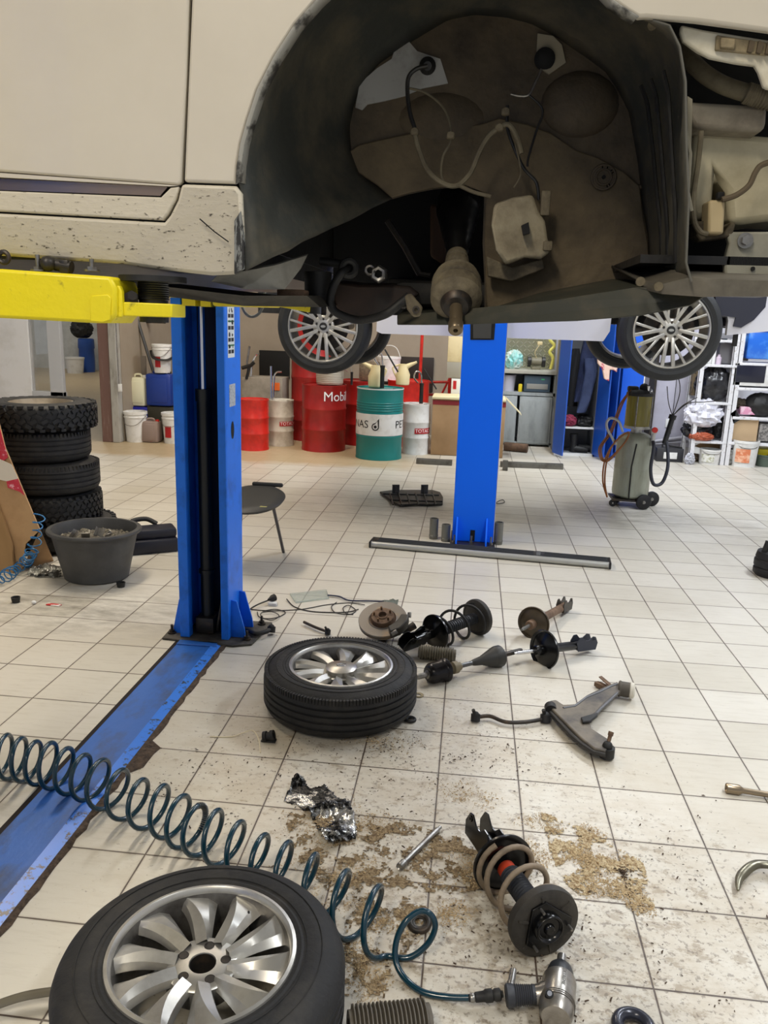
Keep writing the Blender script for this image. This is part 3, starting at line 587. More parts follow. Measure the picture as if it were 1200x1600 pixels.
# washer tank and brackets right of the arch
m_tank = mat('dusty_washer_tank', (196, 188, 160), .6, 0, ((140, 128, 98), 4.5, .45, .8), (8, .4))
b = MB(); b.slab(px([(1083, 205), (1110, 205), (1200, 212), (1300, 215), (1300, 350), (1200, 345), (1160, 350), (1140, 350), (1136, 300), (1118, 275), (1112, 338), (1085, 345), (1078, 330), (1082, 250)], 1.62), (0, .14, 0)); b.build('washer_tank', m_tank, car, bevel=.02)
b = MB(); b.slab(px([(1075, 158), (1200, 165), (1197, 200), (1188, 206), (1085, 200), (1076, 185)], 1.57), (0, .08, 0)); b.build('tank_bracket', mat('dusty_grey_bracket', (144, 136, 120), .65, 0, ((96, 86, 74), 12, .45, .75)), car, bevel=.008)
b = MB(); b.slab(px([(1108, 312), (1134, 312), (1131, 366), (1106, 366)], 1.57), (0, .05, 0)); b.build('washer_pump', mat('dusty_pump', (186, 168, 130), .6), car, bevel=.005)
b = MB(); b.slab(px([(1090, 345), (1105, 345), (1106, 362), (1131, 364), (1145, 345), (1150, 350), (1144, 370), (1095, 376), (1088, 368)], 1.6), (0, .05, 0)); b.build('pump_cradle', m_mud, car, bevel=.003)
hose('washer_hose', [(1096, 205), (1090, 260), (1083, 310), (1085, 345), (1094, 362), (1106, 366)], 1.56, .0048, mh)
hose('tank_lead', [(1128, 312), (1150, 305), (1170, 290), (1180, 270), (1190, 258), (1215, 250)], 1.56, .005, mat('dusty_brown_lead', (92, 80, 62), .8))
q = Y(1125, 306, 1.57); b = MB(); b.box(q, (.012, .012, .012), bev=.002); b.build('connector', m_dark, car)
hose('coolant_hose', [(1062, 70, 1.62), (1075, 90, 1.6), (1100, 115, 1.58), (1130, 133, 1.57), (1165, 145, 1.56), (1200, 155, 1.55), (1260, 170, 1.55)], 1.58, .0145, mh, 14)
b = MB(); P = smooth_path(px([(1165, 145), (1200, 155), (1260, 168)], 1.553), 20)
for i in range(2, 38, 2): b.torus(.0155, .0022, 18, 5, frame(P[i], P[i+1]))
b.build('hose_corrugation', mh, car)
# lamp panel edge hanging from the fender
m_lp = mat('headlamp_bracket_white', (214, 208, 188), .5, 0, ((160, 146, 112), 7, .5, .8))
b = MB(); b.slab(px([(1064, 38), (1100, 46), (1200, 62), (1500, 100), (1500, 170), (1200, 138), (1194, 135), (1186, 112), (1180, 102), (1150, 98), (1110, 90), (1090, 80), (1068, 64), (1063, 50)], yc+.03), (0, .014, 0)); b.build('lamp_panel', m_lp, car, bevel=.004)
b = MB(); b.slab(px([(1120, 54), (1200, 66), (1200, 86), (1118, 78)], yc+.022), (0, .008, 0)).slab(px([(1127, 58), (1150, 60), (1148, 76), (1126, 74)], yc+.014), (0, .008, 0)); b.build('lamp_bracket', mat('dusty_tan_bracket', (150, 136, 106), .7, 0, ((90, 78, 56), 20, .4, .7)), car, bevel=.002)
b = MB()
for i in range(5): b.slab(px([(1172+i*14, 62+i*1.5), (1180+i*14, 64+i*1.5), (1175+i*14, 82+i*1.5), (1168+i*14, 80+i*1.5)], yc+.016), (0, .008, 0))
b.build('bracket_fins', mat('dark_tan', (84, 72, 54), .8), car)
b = MB(); b.slab(px([(1134, 362), (1200, 362), (1400, 366), (1400, 440), (1134, 436), (1132, 410), (1140, 380)], 1.60), (0, .02, 0)); b.build('bumper_reinforcement_plate', mat('dusty_grey_plate', (150, 148, 134), .6, 0, ((104, 100, 88), 5, .45, .8)), car, bevel=.004)
q = Y(1164, 376, 1.595); b = MB(); b.cyl(q, q+Vector((0, -.012, 0)), .009, 6); b.cyl(q, q+Vector((0, -.003, 0)), .014, 18); b.build('plate_bolt', m_steel, car)
q = Y(1176, 420, 1.598); b = MB(); b.cyl(q, q+Vector((0, -.002, 0)), .004, 12); b.build('plate_hole', m_dark, car)
b = MB(); b.slab(px([(1040, 40), (1300, 60), (1300, 440), (1078, 436)], 1.80), (0, .02, 0)); b.build('front_shade_sheet', m_dark, car)  # black sheet painting in the shade behind the washer tank
b = MB(); b.tube(px([(1071, 205), (1078, 240), (1074, 300), (1080, 330)], 1.52), .004, 6).slab(px([(1074, 150), (1082, 155), (1080, 240), (1074, 235)], 1.53), (0, .01, 0)); b.build('wing_edge_flange', mat('dusty_flange', (140, 134, 116), .7), car)
b = MB(); b.tube(px([(1080, 440), (1072, 410), (1076, 312), (1072, 220), (1071, 128), (1062, 73), (1046, 40), (1020, 32)], yc+.008), .0022, 6); b.build('liner_edge_bead', mat('liner_edge', (88, 86, 78), .6), car)
for (a, c) in ((1019, 40), (1000, 440), (1028, 448)):
    q = Y(a, c, 1.5); b = MB(); b.cyl(q, q+Vector((0, -.006, 0)), .008, 12); b.build('trim_clip', m_mud, car)
# ---------------------------------------------------------------- wheels
def tyre_profile(Ro, w, Rr, grooves=4):
    h = w
    p = [(Rr-.004, h-.02), (Rr+.004, h-.008), (Rr+.016, h-.004), (Rr+.022, h-.006), (Rr+.05, h), (Ro-.05, h-.004), (Ro-.03, h-.012), (Ro-.012, h-.026), (Ro-.004, h-.042)]
    z1, z0 = h-.044, .044
    if grooves:
        for i in range(grooves):
            zc_ = z1-(z1-z0)*(i+.5)/grooves; g = .0045
            p += [(Ro, zc_+g+.001), (Ro-.008, zc_+g-.001), (Ro-.008, zc_-g+.001), (Ro, zc_-g-.001)]
    else: p += [(Ro, h*.6), (Ro, h*.4)]
    p += [(Ro-.004, .042), (Ro-.012, .026), (Ro-.03, .012), (Ro-.05, .004), (Rr+.05, 0), (Rr+.022, .006), (Rr+.004, .008), (Rr-.004, .02)]
    return p
def tread_lugs(b, Ro, w, n, depth=.008, rows=4, rnd=None):
    for r in range(rows):
        z = w*(.16+.68*(r+.5)/rows)
        for k in range(n):
            a = 2*pi*(k+(.5 if r % 2 else 0))/n
            M_ = Matrix.Rotation(a, 4, 'Z') @ Matrix.Translation((Ro+depth*.3, 0, z)) @ Matrix.Rotation((.5 if r % 2 else -.5), 4, 'X')
            b.box((0, 0, 0), (depth*1.6, 2*pi*Ro/n*.62, w*.68/rows*.8), M_)
    for e in (0, 1):
        for k in range(n):
            a = 2*pi*(k+.25)/n; z = w*.09 if e == 0 else w*.91
            b.box((Ro-.012, 0, z), (.03, 2*pi*Ro/n*.5, w*.1), Matrix.Rotation(a, 4, 'Z'))
def turbine_rim(t, M, w, Rr, cap):
    h = w; zf = h-.026
    b = MB(M); b.lathe([(Rr+.006, h-.010), (Rr+.004, h-.003), (Rr-.004, h-.001), (Rr-.009, h-.006), (Rr-.012, h-.016), (Rr-.012, h-.02)], 80)
    rim = b.build('rim', m_alloy, t)
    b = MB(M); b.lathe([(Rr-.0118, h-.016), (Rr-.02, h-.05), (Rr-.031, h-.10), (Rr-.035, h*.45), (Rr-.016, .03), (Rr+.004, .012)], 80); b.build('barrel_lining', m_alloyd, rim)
    for k in range(10):
        a0 = 2*pi*k/10; b = MB(M); rows = []
        for j in range(10):
            s = j/9; r = .062+(Rr-.006-.062)*s
            wl = .019+.036*s**1.1; wr = .019+.031*s
            off = a0+.06*s*s-.02
            rid = -wl*.55+(wl+wr)*.60*s
            zt = zf-.012*(1-s)+.002+.006*sin(pi*s)
            def pt(lat, z): return (r*cos(off)-lat*sin(off), r*sin(off)+lat*cos(off), z)
            pinch = 1-.12*sin(pi*s)
            rows.append([pt(-wl*pinch, zt-.022), pt(-wl*.6*pinch+rid*.2, zt-.006), pt(rid, zt+.004), pt(wr*pinch*.8, zt-.006), pt(wr*pinch, zt-.024), pt(0, zt-.04)])
        b.loft(rows, closed=True); b.build('spoke', m_alloy, rim, ang=22)
    b = MB(M)
    zh = zf-.016
    b.lathe([(.030, zh-.05), (.030, zh-.004), (.032, zh), (.078, zh), (.083, zh-.004), (.085, zh-.05)], 48); b.build('hub_disc', m_alloy, rim)
    if cap:
        b = MB(M); b.lathe([(0, zf+.016), (.05, zf+.014), (.068, zf+.006), (.07, zf-.012), (.066, zf-.016)], 48); lab(b.build('centre_cap', mat('satin_silver', (176, 172, 164), .3, .8), rim), 'plain silver centre cap with an emblem')
        b = MB(M); A_ = Matrix.Translation((0, 0, zf+.0165)) @ Matrix.Diagonal((1.25, .85, 1, 1)); b.torus(.015, .0022, 28, 6, M=A_); b.torus(.008, .0018, 20, 6, M=A_); b.build('cap_emblem', m_chrome, rim)
    else:
        b = MB(M); b.lathe([(.0298, zh-.06), (.0298, zh-.002)], 32); b.build('centre_bore', m_dsteel, rim)
        for k in range(5):
            a = 2*pi*k/5+.3; b = MB(M @ Matrix.Translation((.054*cos(a), .054*sin(a), zh+.0006))); b.lathe([(0, -.0002), (.0105, 0), (.0115, .0012), (.0125, 0)], 20); b.build('lug_hole', m_dsteel, rim)
    a = 1.15; b = MB(M); r = Rr-.03; b.cyl((r*cos(a), r*sin(a), h-.09), ((r-.012)*cos(a), (r-.012)*sin(a), h-.035), .0055, 10).cyl(((r-.012)*cos(a), (r-.012)*sin(a), h-.035), ((r-.013)*cos(a), (r-.013)*sin(a), h-.028), .004, 10); b.build('valve_stem', m_bmatt, rim)
def road_wheel(name, label, M, Ro, w, Rr, cap, sipes):
    t = T(name, label, 'wheel', M=M)
    b = MB(M); b.lathe(tyre_profile(Ro, w, Rr, 4), 120)
    b.torus(Rr+.03, .0012, 100, 6, z=w-.003).torus(Ro-.055, .0015, 100, 6, z=w-.0015)
    ty = b.build('tyre', m_rub, t, ang=30)
    if sipes:
        b = MB(M)
        for k in range(150):
            A_ = Matrix.Rotation(2*pi*k/150, 4, 'Z')
            b.box((Ro-.011, 0, w-.028), (.016, .0095, .024), A_ @ Matrix.Translation((0, 0, 0)))
        b.build('shoulder_blocks', m_rub, ty)
    turbine_rim(t, M, w, Rr, cap)
    return t
nwc = F(315, 1492, .2); nw = Matrix.Translation((nwc.x, nwc.y+.005, .0)) @ Matrix.Rotation(radians(2), 4, 'Z')
road_wheel('wheel', 'nearest wheel lying flat at the lower left, its silver ten-spoke rim without a cap', nw, .338, .215, .217, False, False)
mwc = F(533, 1037, .2); mw = Matrix.Translation((mwc.x, mwc.y, .0)) @ Matrix.Rotation(radians(200), 4, 'Z')
road_wheel('wheel', 'wheel lying flat in front of the left column with a silver centre cap', mw, .335, .205, .222, True, True)
# ---------------------------------------------------------------- the white car on the second lift
m_suvt = mat('suv_tyre', (30, 32, 34), .6, 0, ((58, 58, 56), 5, .5, .85), (50, .15))
yw = 6.35
w1 = Y(504, 510, yw); w2 = Y(1050, 516, yw-.12)
car2 = T('car', 'white car raised on the far lift with only its lower edge and wheels showing', 'car', ((w1.x+w2.x)/2, yw+.8, 1.55))
def suv_wheel(c, R, near, lbl):
    M = Matrix(((1, 0, 0, c.x), (0, 0, -1, c.y), (0, 1, 0, c.z), (0, 0, 0, 1))) @ Matrix.Translation((0, 0, -.23))
    w = .23; Rr = R*.735
    b = MB(M); b.lathe(tyre_profile(R, w, Rr, 3), 72); tw = lab(b.build('wheel', m_suvt, car2, ang=30), lbl)
    b = MB(M); h = w; b.lathe([(Rr+.006, h-.012), (Rr+.004, h-.003), (Rr-.006, h-.001), (Rr-.012, h-.008), (Rr-.016, h-.03), (Rr-.03, h-.1), (Rr-.03, .03), (Rr, .012)], 64)
    if near:
        for k in range(5):
            a = 2*pi*k/5+.314*0+pi/2*0+.94
            for s in (-1, 1):
                for (ra, aa, rb, ab, ww) in ((.06, a+s*.34, Rr-.01, a+s*.15, .016), (.10, a+s*.30, Rr-.01, a+s*.475, .011)):
                    p = Vector((ra*cos(aa), ra*sin(aa), h-.035)); q = Vector((rb*cos(ab), rb*sin(ab), h-.016))
                    A_ = frame(p, q, (0, 0, 1)); L_ = (q-p).length; b.box((0, 0, L_/2), (.022, ww*1.75, L_+.01), A_, bev=.004)
        b.lathe([(0, h-.03), (.07, h-.028), (.085, h-.036), (.088, h-.07)], 40)
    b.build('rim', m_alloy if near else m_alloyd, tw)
    if near:
        b = MB(M); b.lathe([(0, .1), (.19, .1), (.19, .115), (0, .115)], 40); b.build('brake_disc', m_dsteel, tw)
        b = MB(M); b.lathe([(0, h-.02), (.03, h-.022), (.032, h-.034)], 28); b.build('centre_cap', m_blackp, tw)
        b = MB(M); b.lathe([(0, h-.0195), (.02, h-.0195)], 24, Matrix.Diagonal((1, .5, 1, 1))); b.build('cap_emblem', m_silver, tw)
        for k in range(5):
            a = 2*pi*k/5+.3; b = MB(M @ Matrix.Translation((.057*cos(a), .057*sin(a), h-.032))); b.lathe([(0, .012), (.008, .012), (.0105, .006), (.0105, 0)], 6); b.build('lug_nut', m_dsteel, tw)
suv_wheel(w1, .375, True, 'white car\'s left-hand wheel with a silver multi-spoke rim')
suv_wheel(w2, .375, True, 'white car\'s right-hand wheel with a bright silver multi-spoke rim')
suv_wheel(Vector((w1.x, yw+1.55, w1.z)), .375, False, 'far wheel seen behind the left-hand one')
suv_wheel(Vector((w2.x-.02, yw+1.55, w2.z)), .375, False, 'far wheel seen behind the right-hand one')
m_w2 = mat('white_car_paint', (222, 222, 230), .3, coat=.3)
b = MB(); zs = w1.z-.01
P = []
def arc(c, R, a0, a1, n=14): return [Vector((c.x+R*cos(a0+(a1-a0)*i/n), yw, c.z+.02+R*sin(a0+(a1-a0)*i/n))) for i in range(n+1)]
P = [Vector((w1.x-.62, yw, zs+.75)), Vector((w1.x-.75, yw, 2.7)), Vector((w2.x+.85, yw, 2.5)), Vector((w2.x+.85, yw, zs+.1))] + arc(w2, .43, -.1, pi+.1)[0:] + [Vector((w2.x-.47, yw, zs-.03)), Vector((w1.x+.47, yw, zs-.03))] + arc(w1, .43, -.1, 2.1)
b.slab(P, (0, .05, 0)); b.build('body_side', m_w2, car2)
b = MB(); b.box2((w1.x+.46, yw+.02, zs-.03), (w2.x-.46, yw+1.6, zs+.05)); b.box2((w1.x-.6, yw+.3, zs+.1), (w2.x+.85, yw+1.35, zs+.4)); b.build('underbody', m_blackp, car2)
b = MB(); b.box2((w1.x-.95, yw+.05, 2.5), (w2.x+.85, yw+1.8, 2.56)); b.box2((w1.x-.5, yw+.2, 2.56), (w2.x-.8, yw+1.6, 3.1)); b.build('upper_body', m_w2, car2, bevel=.03)
b = MB(); b.slab([Y(a, c, yw-.02) for a, c in ((1118, 462), (1200, 455), (1196, 480), (1178, 500), (1158, 512), (1146, 510), (1150, 496), (1118, 492))], (0, 1.4, 0)); b.build('front_bumper', mat('dark_bumper', (44, 46, 60), .45), car2)
b = MB(); b.box(Y(1150, 520, yw+.1), (.03, .03, .2)); b.build('tow_bracket', m_blackp, car2)
b = MB(); b.cyl(Vector((w1.x, yw+.1, w1.z)), Vector((w1.x, yw+1.5, w1.z)), .035, 12); b.build('axle', m_dsteel, car2)
b = MB(); b.cyl(Vector((w2.x, yw+.1, w2.z)), Vector((w2.x, yw+1.5, w2.z)), .035, 12); b.build('axle', m_dsteel, car2)
# ---------------------------------------------------------------- middle column of the second lift
a0, a1 = F(706, 846), F(770, 851)
px0, px1, py = a0.x, a1.x, a0.y-.02
mc = T('lift_column', 'vivid blue lift column in the middle, closed side facing the camera', 'lift column', ((px0+px1)/2, py+.12, 0)); mc['kind'] = 'thing'
slot0, slot1 = Y(735, 828, py), Y(741, 850, py)
b = MB(); zt0 = Y(750, 532, py).z
b.box2((px0, py, .012), (px1, py+.012, 2.9))
b.box2((px0, py+.012, .012), (px0+.012, py+.25, 2.9)).box2((px1-.012, py+.012, .012), (px1, py+.25, 2.9)); b.build('channel', m_blueR, mc, bevel=.006)
b = MB(); b.box2((px1, py+.001, .02), (px1+.004, py+.02, 1.7)); lab(b.build('side_edge', mat('pale_edge', (176, 186, 214), .5), mc), 'pale worn edge of the column')
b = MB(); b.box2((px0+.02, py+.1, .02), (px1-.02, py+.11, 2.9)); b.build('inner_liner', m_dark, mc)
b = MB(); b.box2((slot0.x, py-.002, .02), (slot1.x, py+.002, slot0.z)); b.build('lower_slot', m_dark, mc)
b = MB()
q = [Y(a, c, py-.004) for a, c in ((735, 505), (774, 505), (772, 531), (735, 531))]
b = MB(); b.slab(q, (0, .004, 0)); b.build('cover_opening', m_dark, mc); b = MB(); b.slab([Y(a, c, py-.012) for a, c in ((739, 505), (768, 505), (767, 529), (739, 529))], (0, .008, 0)); b.build('cable_cover', mat('charcoal_cover', (56, 56, 54), .5), mc, bevel=.002)
for gx in (712.5, 758.5):
    g = Y(gx, 850, py); b = MB(); b.slab([(g.x-.006, py, .012), (g.x-.006, py-.11, .012), (g.x-.006, py-.1, .05), (g.x-.006, py-.012, .2), (g.x-.006, py, .205)], (.012, 0, 0)); b.build('gusset', m_blueR, mc)
b = MB(); b.box2((px0-.012, py-.15, 0), (px1+.012, py+.32, .012)); b.build('base_plate', m_dsteel, mc, bevel=.002)
for bx in (px0+.02, slot0.x+.01, px1-.02):
    b = MB(); b.cyl((bx, py-.06, .012), (bx, py-.06, .03), .016, 6).cyl((bx, py-.06, .03), (bx, py-.06, .075), .008, 8); b.build('anchor_bolt', m_steel, mc)
# running board on the floor
r0, r1 = F(577, 856), F(954, 890)
d = (r1-r0).normalized(); nrm = Vector((-d.y, d.x, 0)); ww = .13
rb = T('running_board', 'long car running board with a ribbed black top and silver edge on the floor', 'running board', (r0+r1)/2)
A_ = Matrix(((d.x, nrm.x, 0, r0.x), (d.y, nrm.y, 0, r0.y), (0, 0, 1, 0), (0, 0, 0, 1))); L_ = (r1-r0).length
b = MB(A_); b.loft([[(x, .004, .006), (x, -.006, .022), (x, -.002, .04), (x, .012, .05), (x, .02, .048), (x, .02, .004)] for x in (.012, L_-.012)], closed=True); b.box((.012, .01, .026), (.01, .03, .044)).box((L_-.012, .01, .026), (.01, .03, .044)); lab(b.build('silver_edge', m_silver, rb, ang=60), 'rounded silver front edge')
b = MB(A_); b.box((L_/2, .02+ww/2, .026), (L_, ww, .044), bev=.006); b.box((.006, .06, .028), (.016, .15, .05), bev=.006).box((L_-.006, .06, .028), (.016, .15, .05), bev=.006); b.build('tread_base', m_blackp, rb)
b = MB(A_)
for i in range(5): b.box((L_*.36, .036+i*.022, .050), (L_*.66, .006, .005)).box((L_*.86, .036+i*.022, .050), (L_*.25, .006, .005))
b.build('rubber_ribs', mat('ribbed_rubber', (64, 66, 70), .6), rb)
b = MB(A_); b.box((L_*.71, .08, .0505), (.03, .11, .004)); b.build('joint_strip', mat('grey_strip', (98, 100, 102), .4, .4), rb)
# short steel pipes by the middle column
def pipe(pt, r, h, label):
    b = MB(Matrix.Translation(pt)); b.lathe([(r*.8, .01), (r*.8, h), (r, h), (r, h*.2), (r*1.06, h*.19), (r*1.06, h*.12), (r, h*.1), (r, 0), (r*.8, 0)], 28)
    one('pipe_sleeve', b, mat('galvanised_pipe', (122, 122, 116), .45, .5, ((86, 80, 70), 14, .5, .8)), label, 'pipe', 'pipe sleeves around the middle column', base=pt, ang=30)
pipe(F(677, 842)+Vector((0, .01, 0)), .034, .165, 'leftmost steel pipe sleeve standing behind the running board')
pipe(F(696, 846)+Vector((0, .01, 0)), .034, .135, 'shorter steel pipe sleeve against the left foot of the middle column')
pipe(F(778, 851)+Vector((0, .02, 0)), .034, .175, 'steel pipe sleeve standing right of the middle column')
# ---------------------------------------------------------------- struts
def coil(b, A_, R, r, z0, z1, turns, n=26, a=0, R1=None):
    P = []; N_ = int(turns*n)
    for i in range(N_+1):
        s = i/N_; e = max(0, min(1, (s*turns-.6)/(turns-1.2))); q = a+2*pi*turns*s; RR = R+((R1 or R)-R)*s
        P.append((RR*cos(q), RR*sin(q), z0+(z1-z0)*e))
    b.tube(P, r, 10, M=A_)
def bracket(b, A_, s=1):
    for e in (-1, 1):
        pl = [(-.028, -.085), (.012, -.092), (.046, -.07), (.05, -.05), (.03, -.022), (.03, .005), (.052, .03), (.05, .052), (.02, .07), (-.028, .05)]
        x0, x1 = e*.021*s, e*.026*s; n = len(pl)
        b.add([(x0, y_*s, z_*s) for y_, z_ in pl]+[(x1, y_*s, z_*s) for y_, z_ in pl], [tuple(range(n)), tuple(range(2*n-1, n-1, -1))]+[(i, (i+1) % n, n+(i+1) % n, n+i) for i in range(n)], A_)
        b.lathe([(.004*s, 0), (.009*s, 0), (.009*s, .003*s), (.004*s, .003*s)], 12, A_ @ Matrix.Translation((x1, .034*s, -.058*s)) @ Matrix.Rotation(e*pi/2, 4, 'Y'), closed=True)
    b.box((0, -.027*s, -.02*s), (.05*s, .005*s, .12*s), A_, bev=.002)
def full_strut(name, label, p0, p1, up, springm, seat_r, sr, wire, zl, top_tilt=0, a=0):
    A_ = frame(p0, p1, up); L_ = (Vector(p1)-Vector(p0)).length
    t = T(name, label, 'suspension strut', Vector((p0[0], p0[1], 0)))
    b = MB(); bracket(b, A_ @ Matrix.Translation((0, 0, .06)) @ Matrix.Rotation(-pi/2, 4, 'Z'), 1.1); b.build('lower_bracket', m_bgloss, t, bevel=.001)
    b = MB(A_); b.lathe([(0, .05), (.024, .05), (.024, zl+.01), (.02, zl+.02), (0, zl+.02)], 28); b.build('damper_tube', m_bgloss, t)
    b = MB(A_); b.lathe([(.02, zl-.02), (.05, zl-.012), (seat_r*.8, zl-.002), (seat_r, zl-.006), (seat_r, zl+.002), (seat_r*.8, zl+.008), (.05, zl), (.02, zl-.008)], 48); b.build('lower_spring_seat', m_bgloss, t)
    b = MB(A_); coil(b, Matrix(), sr, wire, zl+.012, L_-.045, 3.6, a=a); b.build('coil_spring', springm, t)
    b = MB(A_); b.tube([(sr*cos(x*.3+a), sr*sin(x*.3+a), zl+.012) for x in range(3)], wire*1.2, 8) if False else None
    pr = [(0, zl+.02)]; n = 16
    for i in range(n): z = zl+.05+(L_-.06-zl-.05)*i/n; r = .029; pr += [(r, z), (r+.004, z+.003), (r, z+.006)]
    pr += [(.03, L_-.05), (0, L_-.05)]; b = MB(A_); b.lathe(pr, 28); b.build('dust_boot', mat('ribbed_boot', (30, 33, 40), .5), t)
    b = MB(A_); b.cyl((0, 0, zl+.018), (0, 0, zl+.055), .027, 20); lab(b.build('bump_stop_ring', mat('orange_ring', (186, 62, 34), .5), t), 'reddish ring at the foot of the boot')
    R = seat_r*1.06
    b = MB(A_); b.lathe([(.02, L_-.055), (R*.86, L_-.05), (R*.98, L_-.042), (R, L_-.03), (R*.98, L_-.018), (R*.8, L_-.010), (R*.6, L_-.014), (.02, L_-.012)], 48)
    for k in range(6): b.box((R*.72, 0, L_-.0105), (R*.3, .006, .005), Matrix.Rotation(k*pi/3+.3, 4, 'Z'))
    b.build('upper_spring_seat', mat('dusty_black_mount', (52, 48, 42), .65, 0, ((24, 23, 22), 9, .45, .75), (30, .3)), t)
    b = MB(A_); tri = []
    for k in range(3):
        q = 2*pi*k/3+.5
        for d_ in (-.28, .28): tri.append((R*.74*cos(q+d_), R*.74*sin(q+d_)))
    b.prism(tri, L_-.014, L_-.004); b.lathe([(.042, L_-.004), (.04, L_+.010), (.038, L_+.012), (.034, L_+.010), (.03, L_+.004), (0, L_+.004)], 32); b.lathe([(0, L_+.012), (.012, L_+.012), (.016, L_+.006), (.016, L_)], 16)
    b.build('top_mount', m_bgloss, t, bevel=.0015)
    for k in range(3):
        q = 2*pi*k/3+.5; b = MB(A_); b.cyl((R*.62*cos(q), R*.62*sin(q), L_-.01), (R*.62*cos(q), R*.62*sin(q), L_+.016), .004, 8); b.build('mount_stud', m_steel, t)
    return t
full_strut('suspension_strut', 'nearest spring strut with a dusty tan coil, lying in sawdust left of the air tool', F(747, 1296, .075), F(857, 1450, .10), (.3, -.5, .8), mat('dusty_tan_spring', (134, 118, 98), .6, 0, ((92, 80, 64), 14, .45, .7)), .096, .084, .0085, .19, a=.5)
full_strut('suspension_strut', 'black spring strut lying behind the capped wheel beside the brake disc', F(636, 1004, .075), F(752, 962, .098), (.2, -.4, .9), m_bmatt, .096, .084, .0075, .20, a=2)
def bare_strut(label, p0, p1, seatm, R, zseat, rod, brm, up=(0, 0, 1)):   # p0 rod tip -> p1 bracket end
    A_ = frame(p0, p1, up); L_ = (Vector(p1)-Vector(p0)).length
    t = T('suspension_strut', label, 'suspension strut', Vector((p1[0], p1[1], 0)))
    b = MB(A_); b.lathe([(0, 0), (.006, 0), (.007, .018), (.0095, .02), (.0095, zseat-.02), (0, zseat-.02)], 16); lab(b.build('piston_rod', m_chrome if rod else m_steel, t), 'shiny damper rod')
    b = MB(A_); b.lathe([(0, zseat-.06), (.022, zseat-.06), (.026, zseat-.05), (.026, zseat+.02), (.023, zseat+.025), (.023, L_-.02), (0, L_-.02)], 24); b.build('damper_tube', m_bgloss if rod else m_rust, t)
    b = MB(A_); b.lathe([(.024, zseat-.015), (.05, zseat-.012), (R*.86, zseat+.004), (R*.97, zseat-.004), (R, zseat+.002), (R*.97, zseat+.010), (R*.85, zseat+.012), (.05, zseat), (.024, zseat)], 44); b.build('spring_seat', seatm, t)
    b = MB(); bracket(b, A_ @ Matrix.Translation((0, 0, L_-.035)) @ Matrix.Rotation(pi/2, 4, 'Z') @ Matrix.Rotation(pi, 4, 'X'), .95); b.build('lower_bracket', brm, t)
bare_strut('spring-less strut with a glossy black spring seat and bright rod on the tiles', F(803, 1021, .10), F(917, 1006, .05), m_bgloss, .10, .20, True, mat('slate_bracket', (46, 50, 62), .4, .3))
bare_strut('old spring-less strut with a brown dished seat behind the glossy black one', F(815, 984, .10), F(884, 946, .045), mat('old_brown_seat', (82, 70, 54), .35, .3, ((48, 42, 34), 9, .4, .75)), .092, .16, False, m_dsteel)
# ---------------------------------------------------------------- drive shaft
ds0, ds1 = F(652, 1058, .045), F(815, 1016, .052)
A_ = frame(ds0, ds1); L_ = (ds1-ds0).length
t = T('drive_shaft', 'drive shaft with two rubber boots lying right of the capped wheel', 'drive shaft', Vector((ds0.x, ds0.y, 0)))
k_ = L_
b = MB(A_); b.lathe([(0, 0), (.011, 0), (.013, .004), (.013, .05), (.02, .055), (.02, .062), (0, .062)], 18); b.build('splined_stub', m_steel, t)
b = MB(A_); b.lathe([(0, .058), (.036, .06), (.042, .066), (.048, .075), (.05, .08), (.05, .125), (.054, .13), (.056, .14), (.051, .146), (.058, .155), (.058, .165), (.05, .17), (.04, .18), (.02, .19), (0, .19)], 30); b.build('inner_joint', mat('oily_black_joint', (26, 24, 28), .25, .3), t)
b = MB(A_); b.lathe([(.012, .188), (.018, .19), (.018, .2), (.03, .205), (.03, .23), (.02, .232), (.02, .25), (.014, .255)], 24); b.build('damper_collar', mat('dusty_collar', (132, 122, 100), .6, .2), t)
b = MB(A_); b.cyl((0, 0, .18), (0, 0, k_-.1), .0115, 14); b.build('shaft', m_gun, t)
pr = [(.012, k_*.50), (.016, k_*.52)]; z = k_*.60
for i in range(6): r = .027+.022*i/5; pr += [(r-.004, z+.0), (r, z+.006)]; z += .013
pr += [(.051, z), (.054, z+.012), (.054, z+.035), (.046, z+.042), (0, z+.042)]
b = MB(A_); b.lathe(pr, 30); b.build('outer_boot', mat('grey_black_boot', (48, 47, 44), .5), t)
b = MB(A_); b.lathe([(0, z+.04), (.013, z+.04), (.013, k_-.012), (.01, k_), (0, k_)], 18); b.build('outer_stub', m_dsteel, t)
# ribbed steering boot
def bellows(label, p0, p1, r, n, m, r2=None):
    A_ = frame(p0, p1); L_ = (Vector(p1)-Vector(p0)).length; pr = [(r*.5, 0), (r*.8, 0)]
    for i in range(n): z = L_*(.04+.92*i/n); pr += [(r*.8, z), (r, z+L_*.25/n), (r, z+L_*.45/n), (r*.8, z+L_*.7/n)]
    pr += [(r*.8, L_), (r*.5, L_)]
    one('ribbed_boot', MB(A_).lathe(pr, 32), m, label, 'rubber boot', ang=30, solid=.001)
bellows('ribbed grey rubber boot lying under the black strut behind the wheel', F(654, 1018, .036), F(712, 1024, .034), .036, 14, mat('ribbed_grey_rubber', (104, 98, 84), .55))
bellows('ribbed grey boot cut off by the bottom edge beside the nearest wheel', F(545, 1612, .05), F(672, 1600, .045), .055, 18, mat('ribbed_grey_rubber_b', (92, 86, 76), .55))
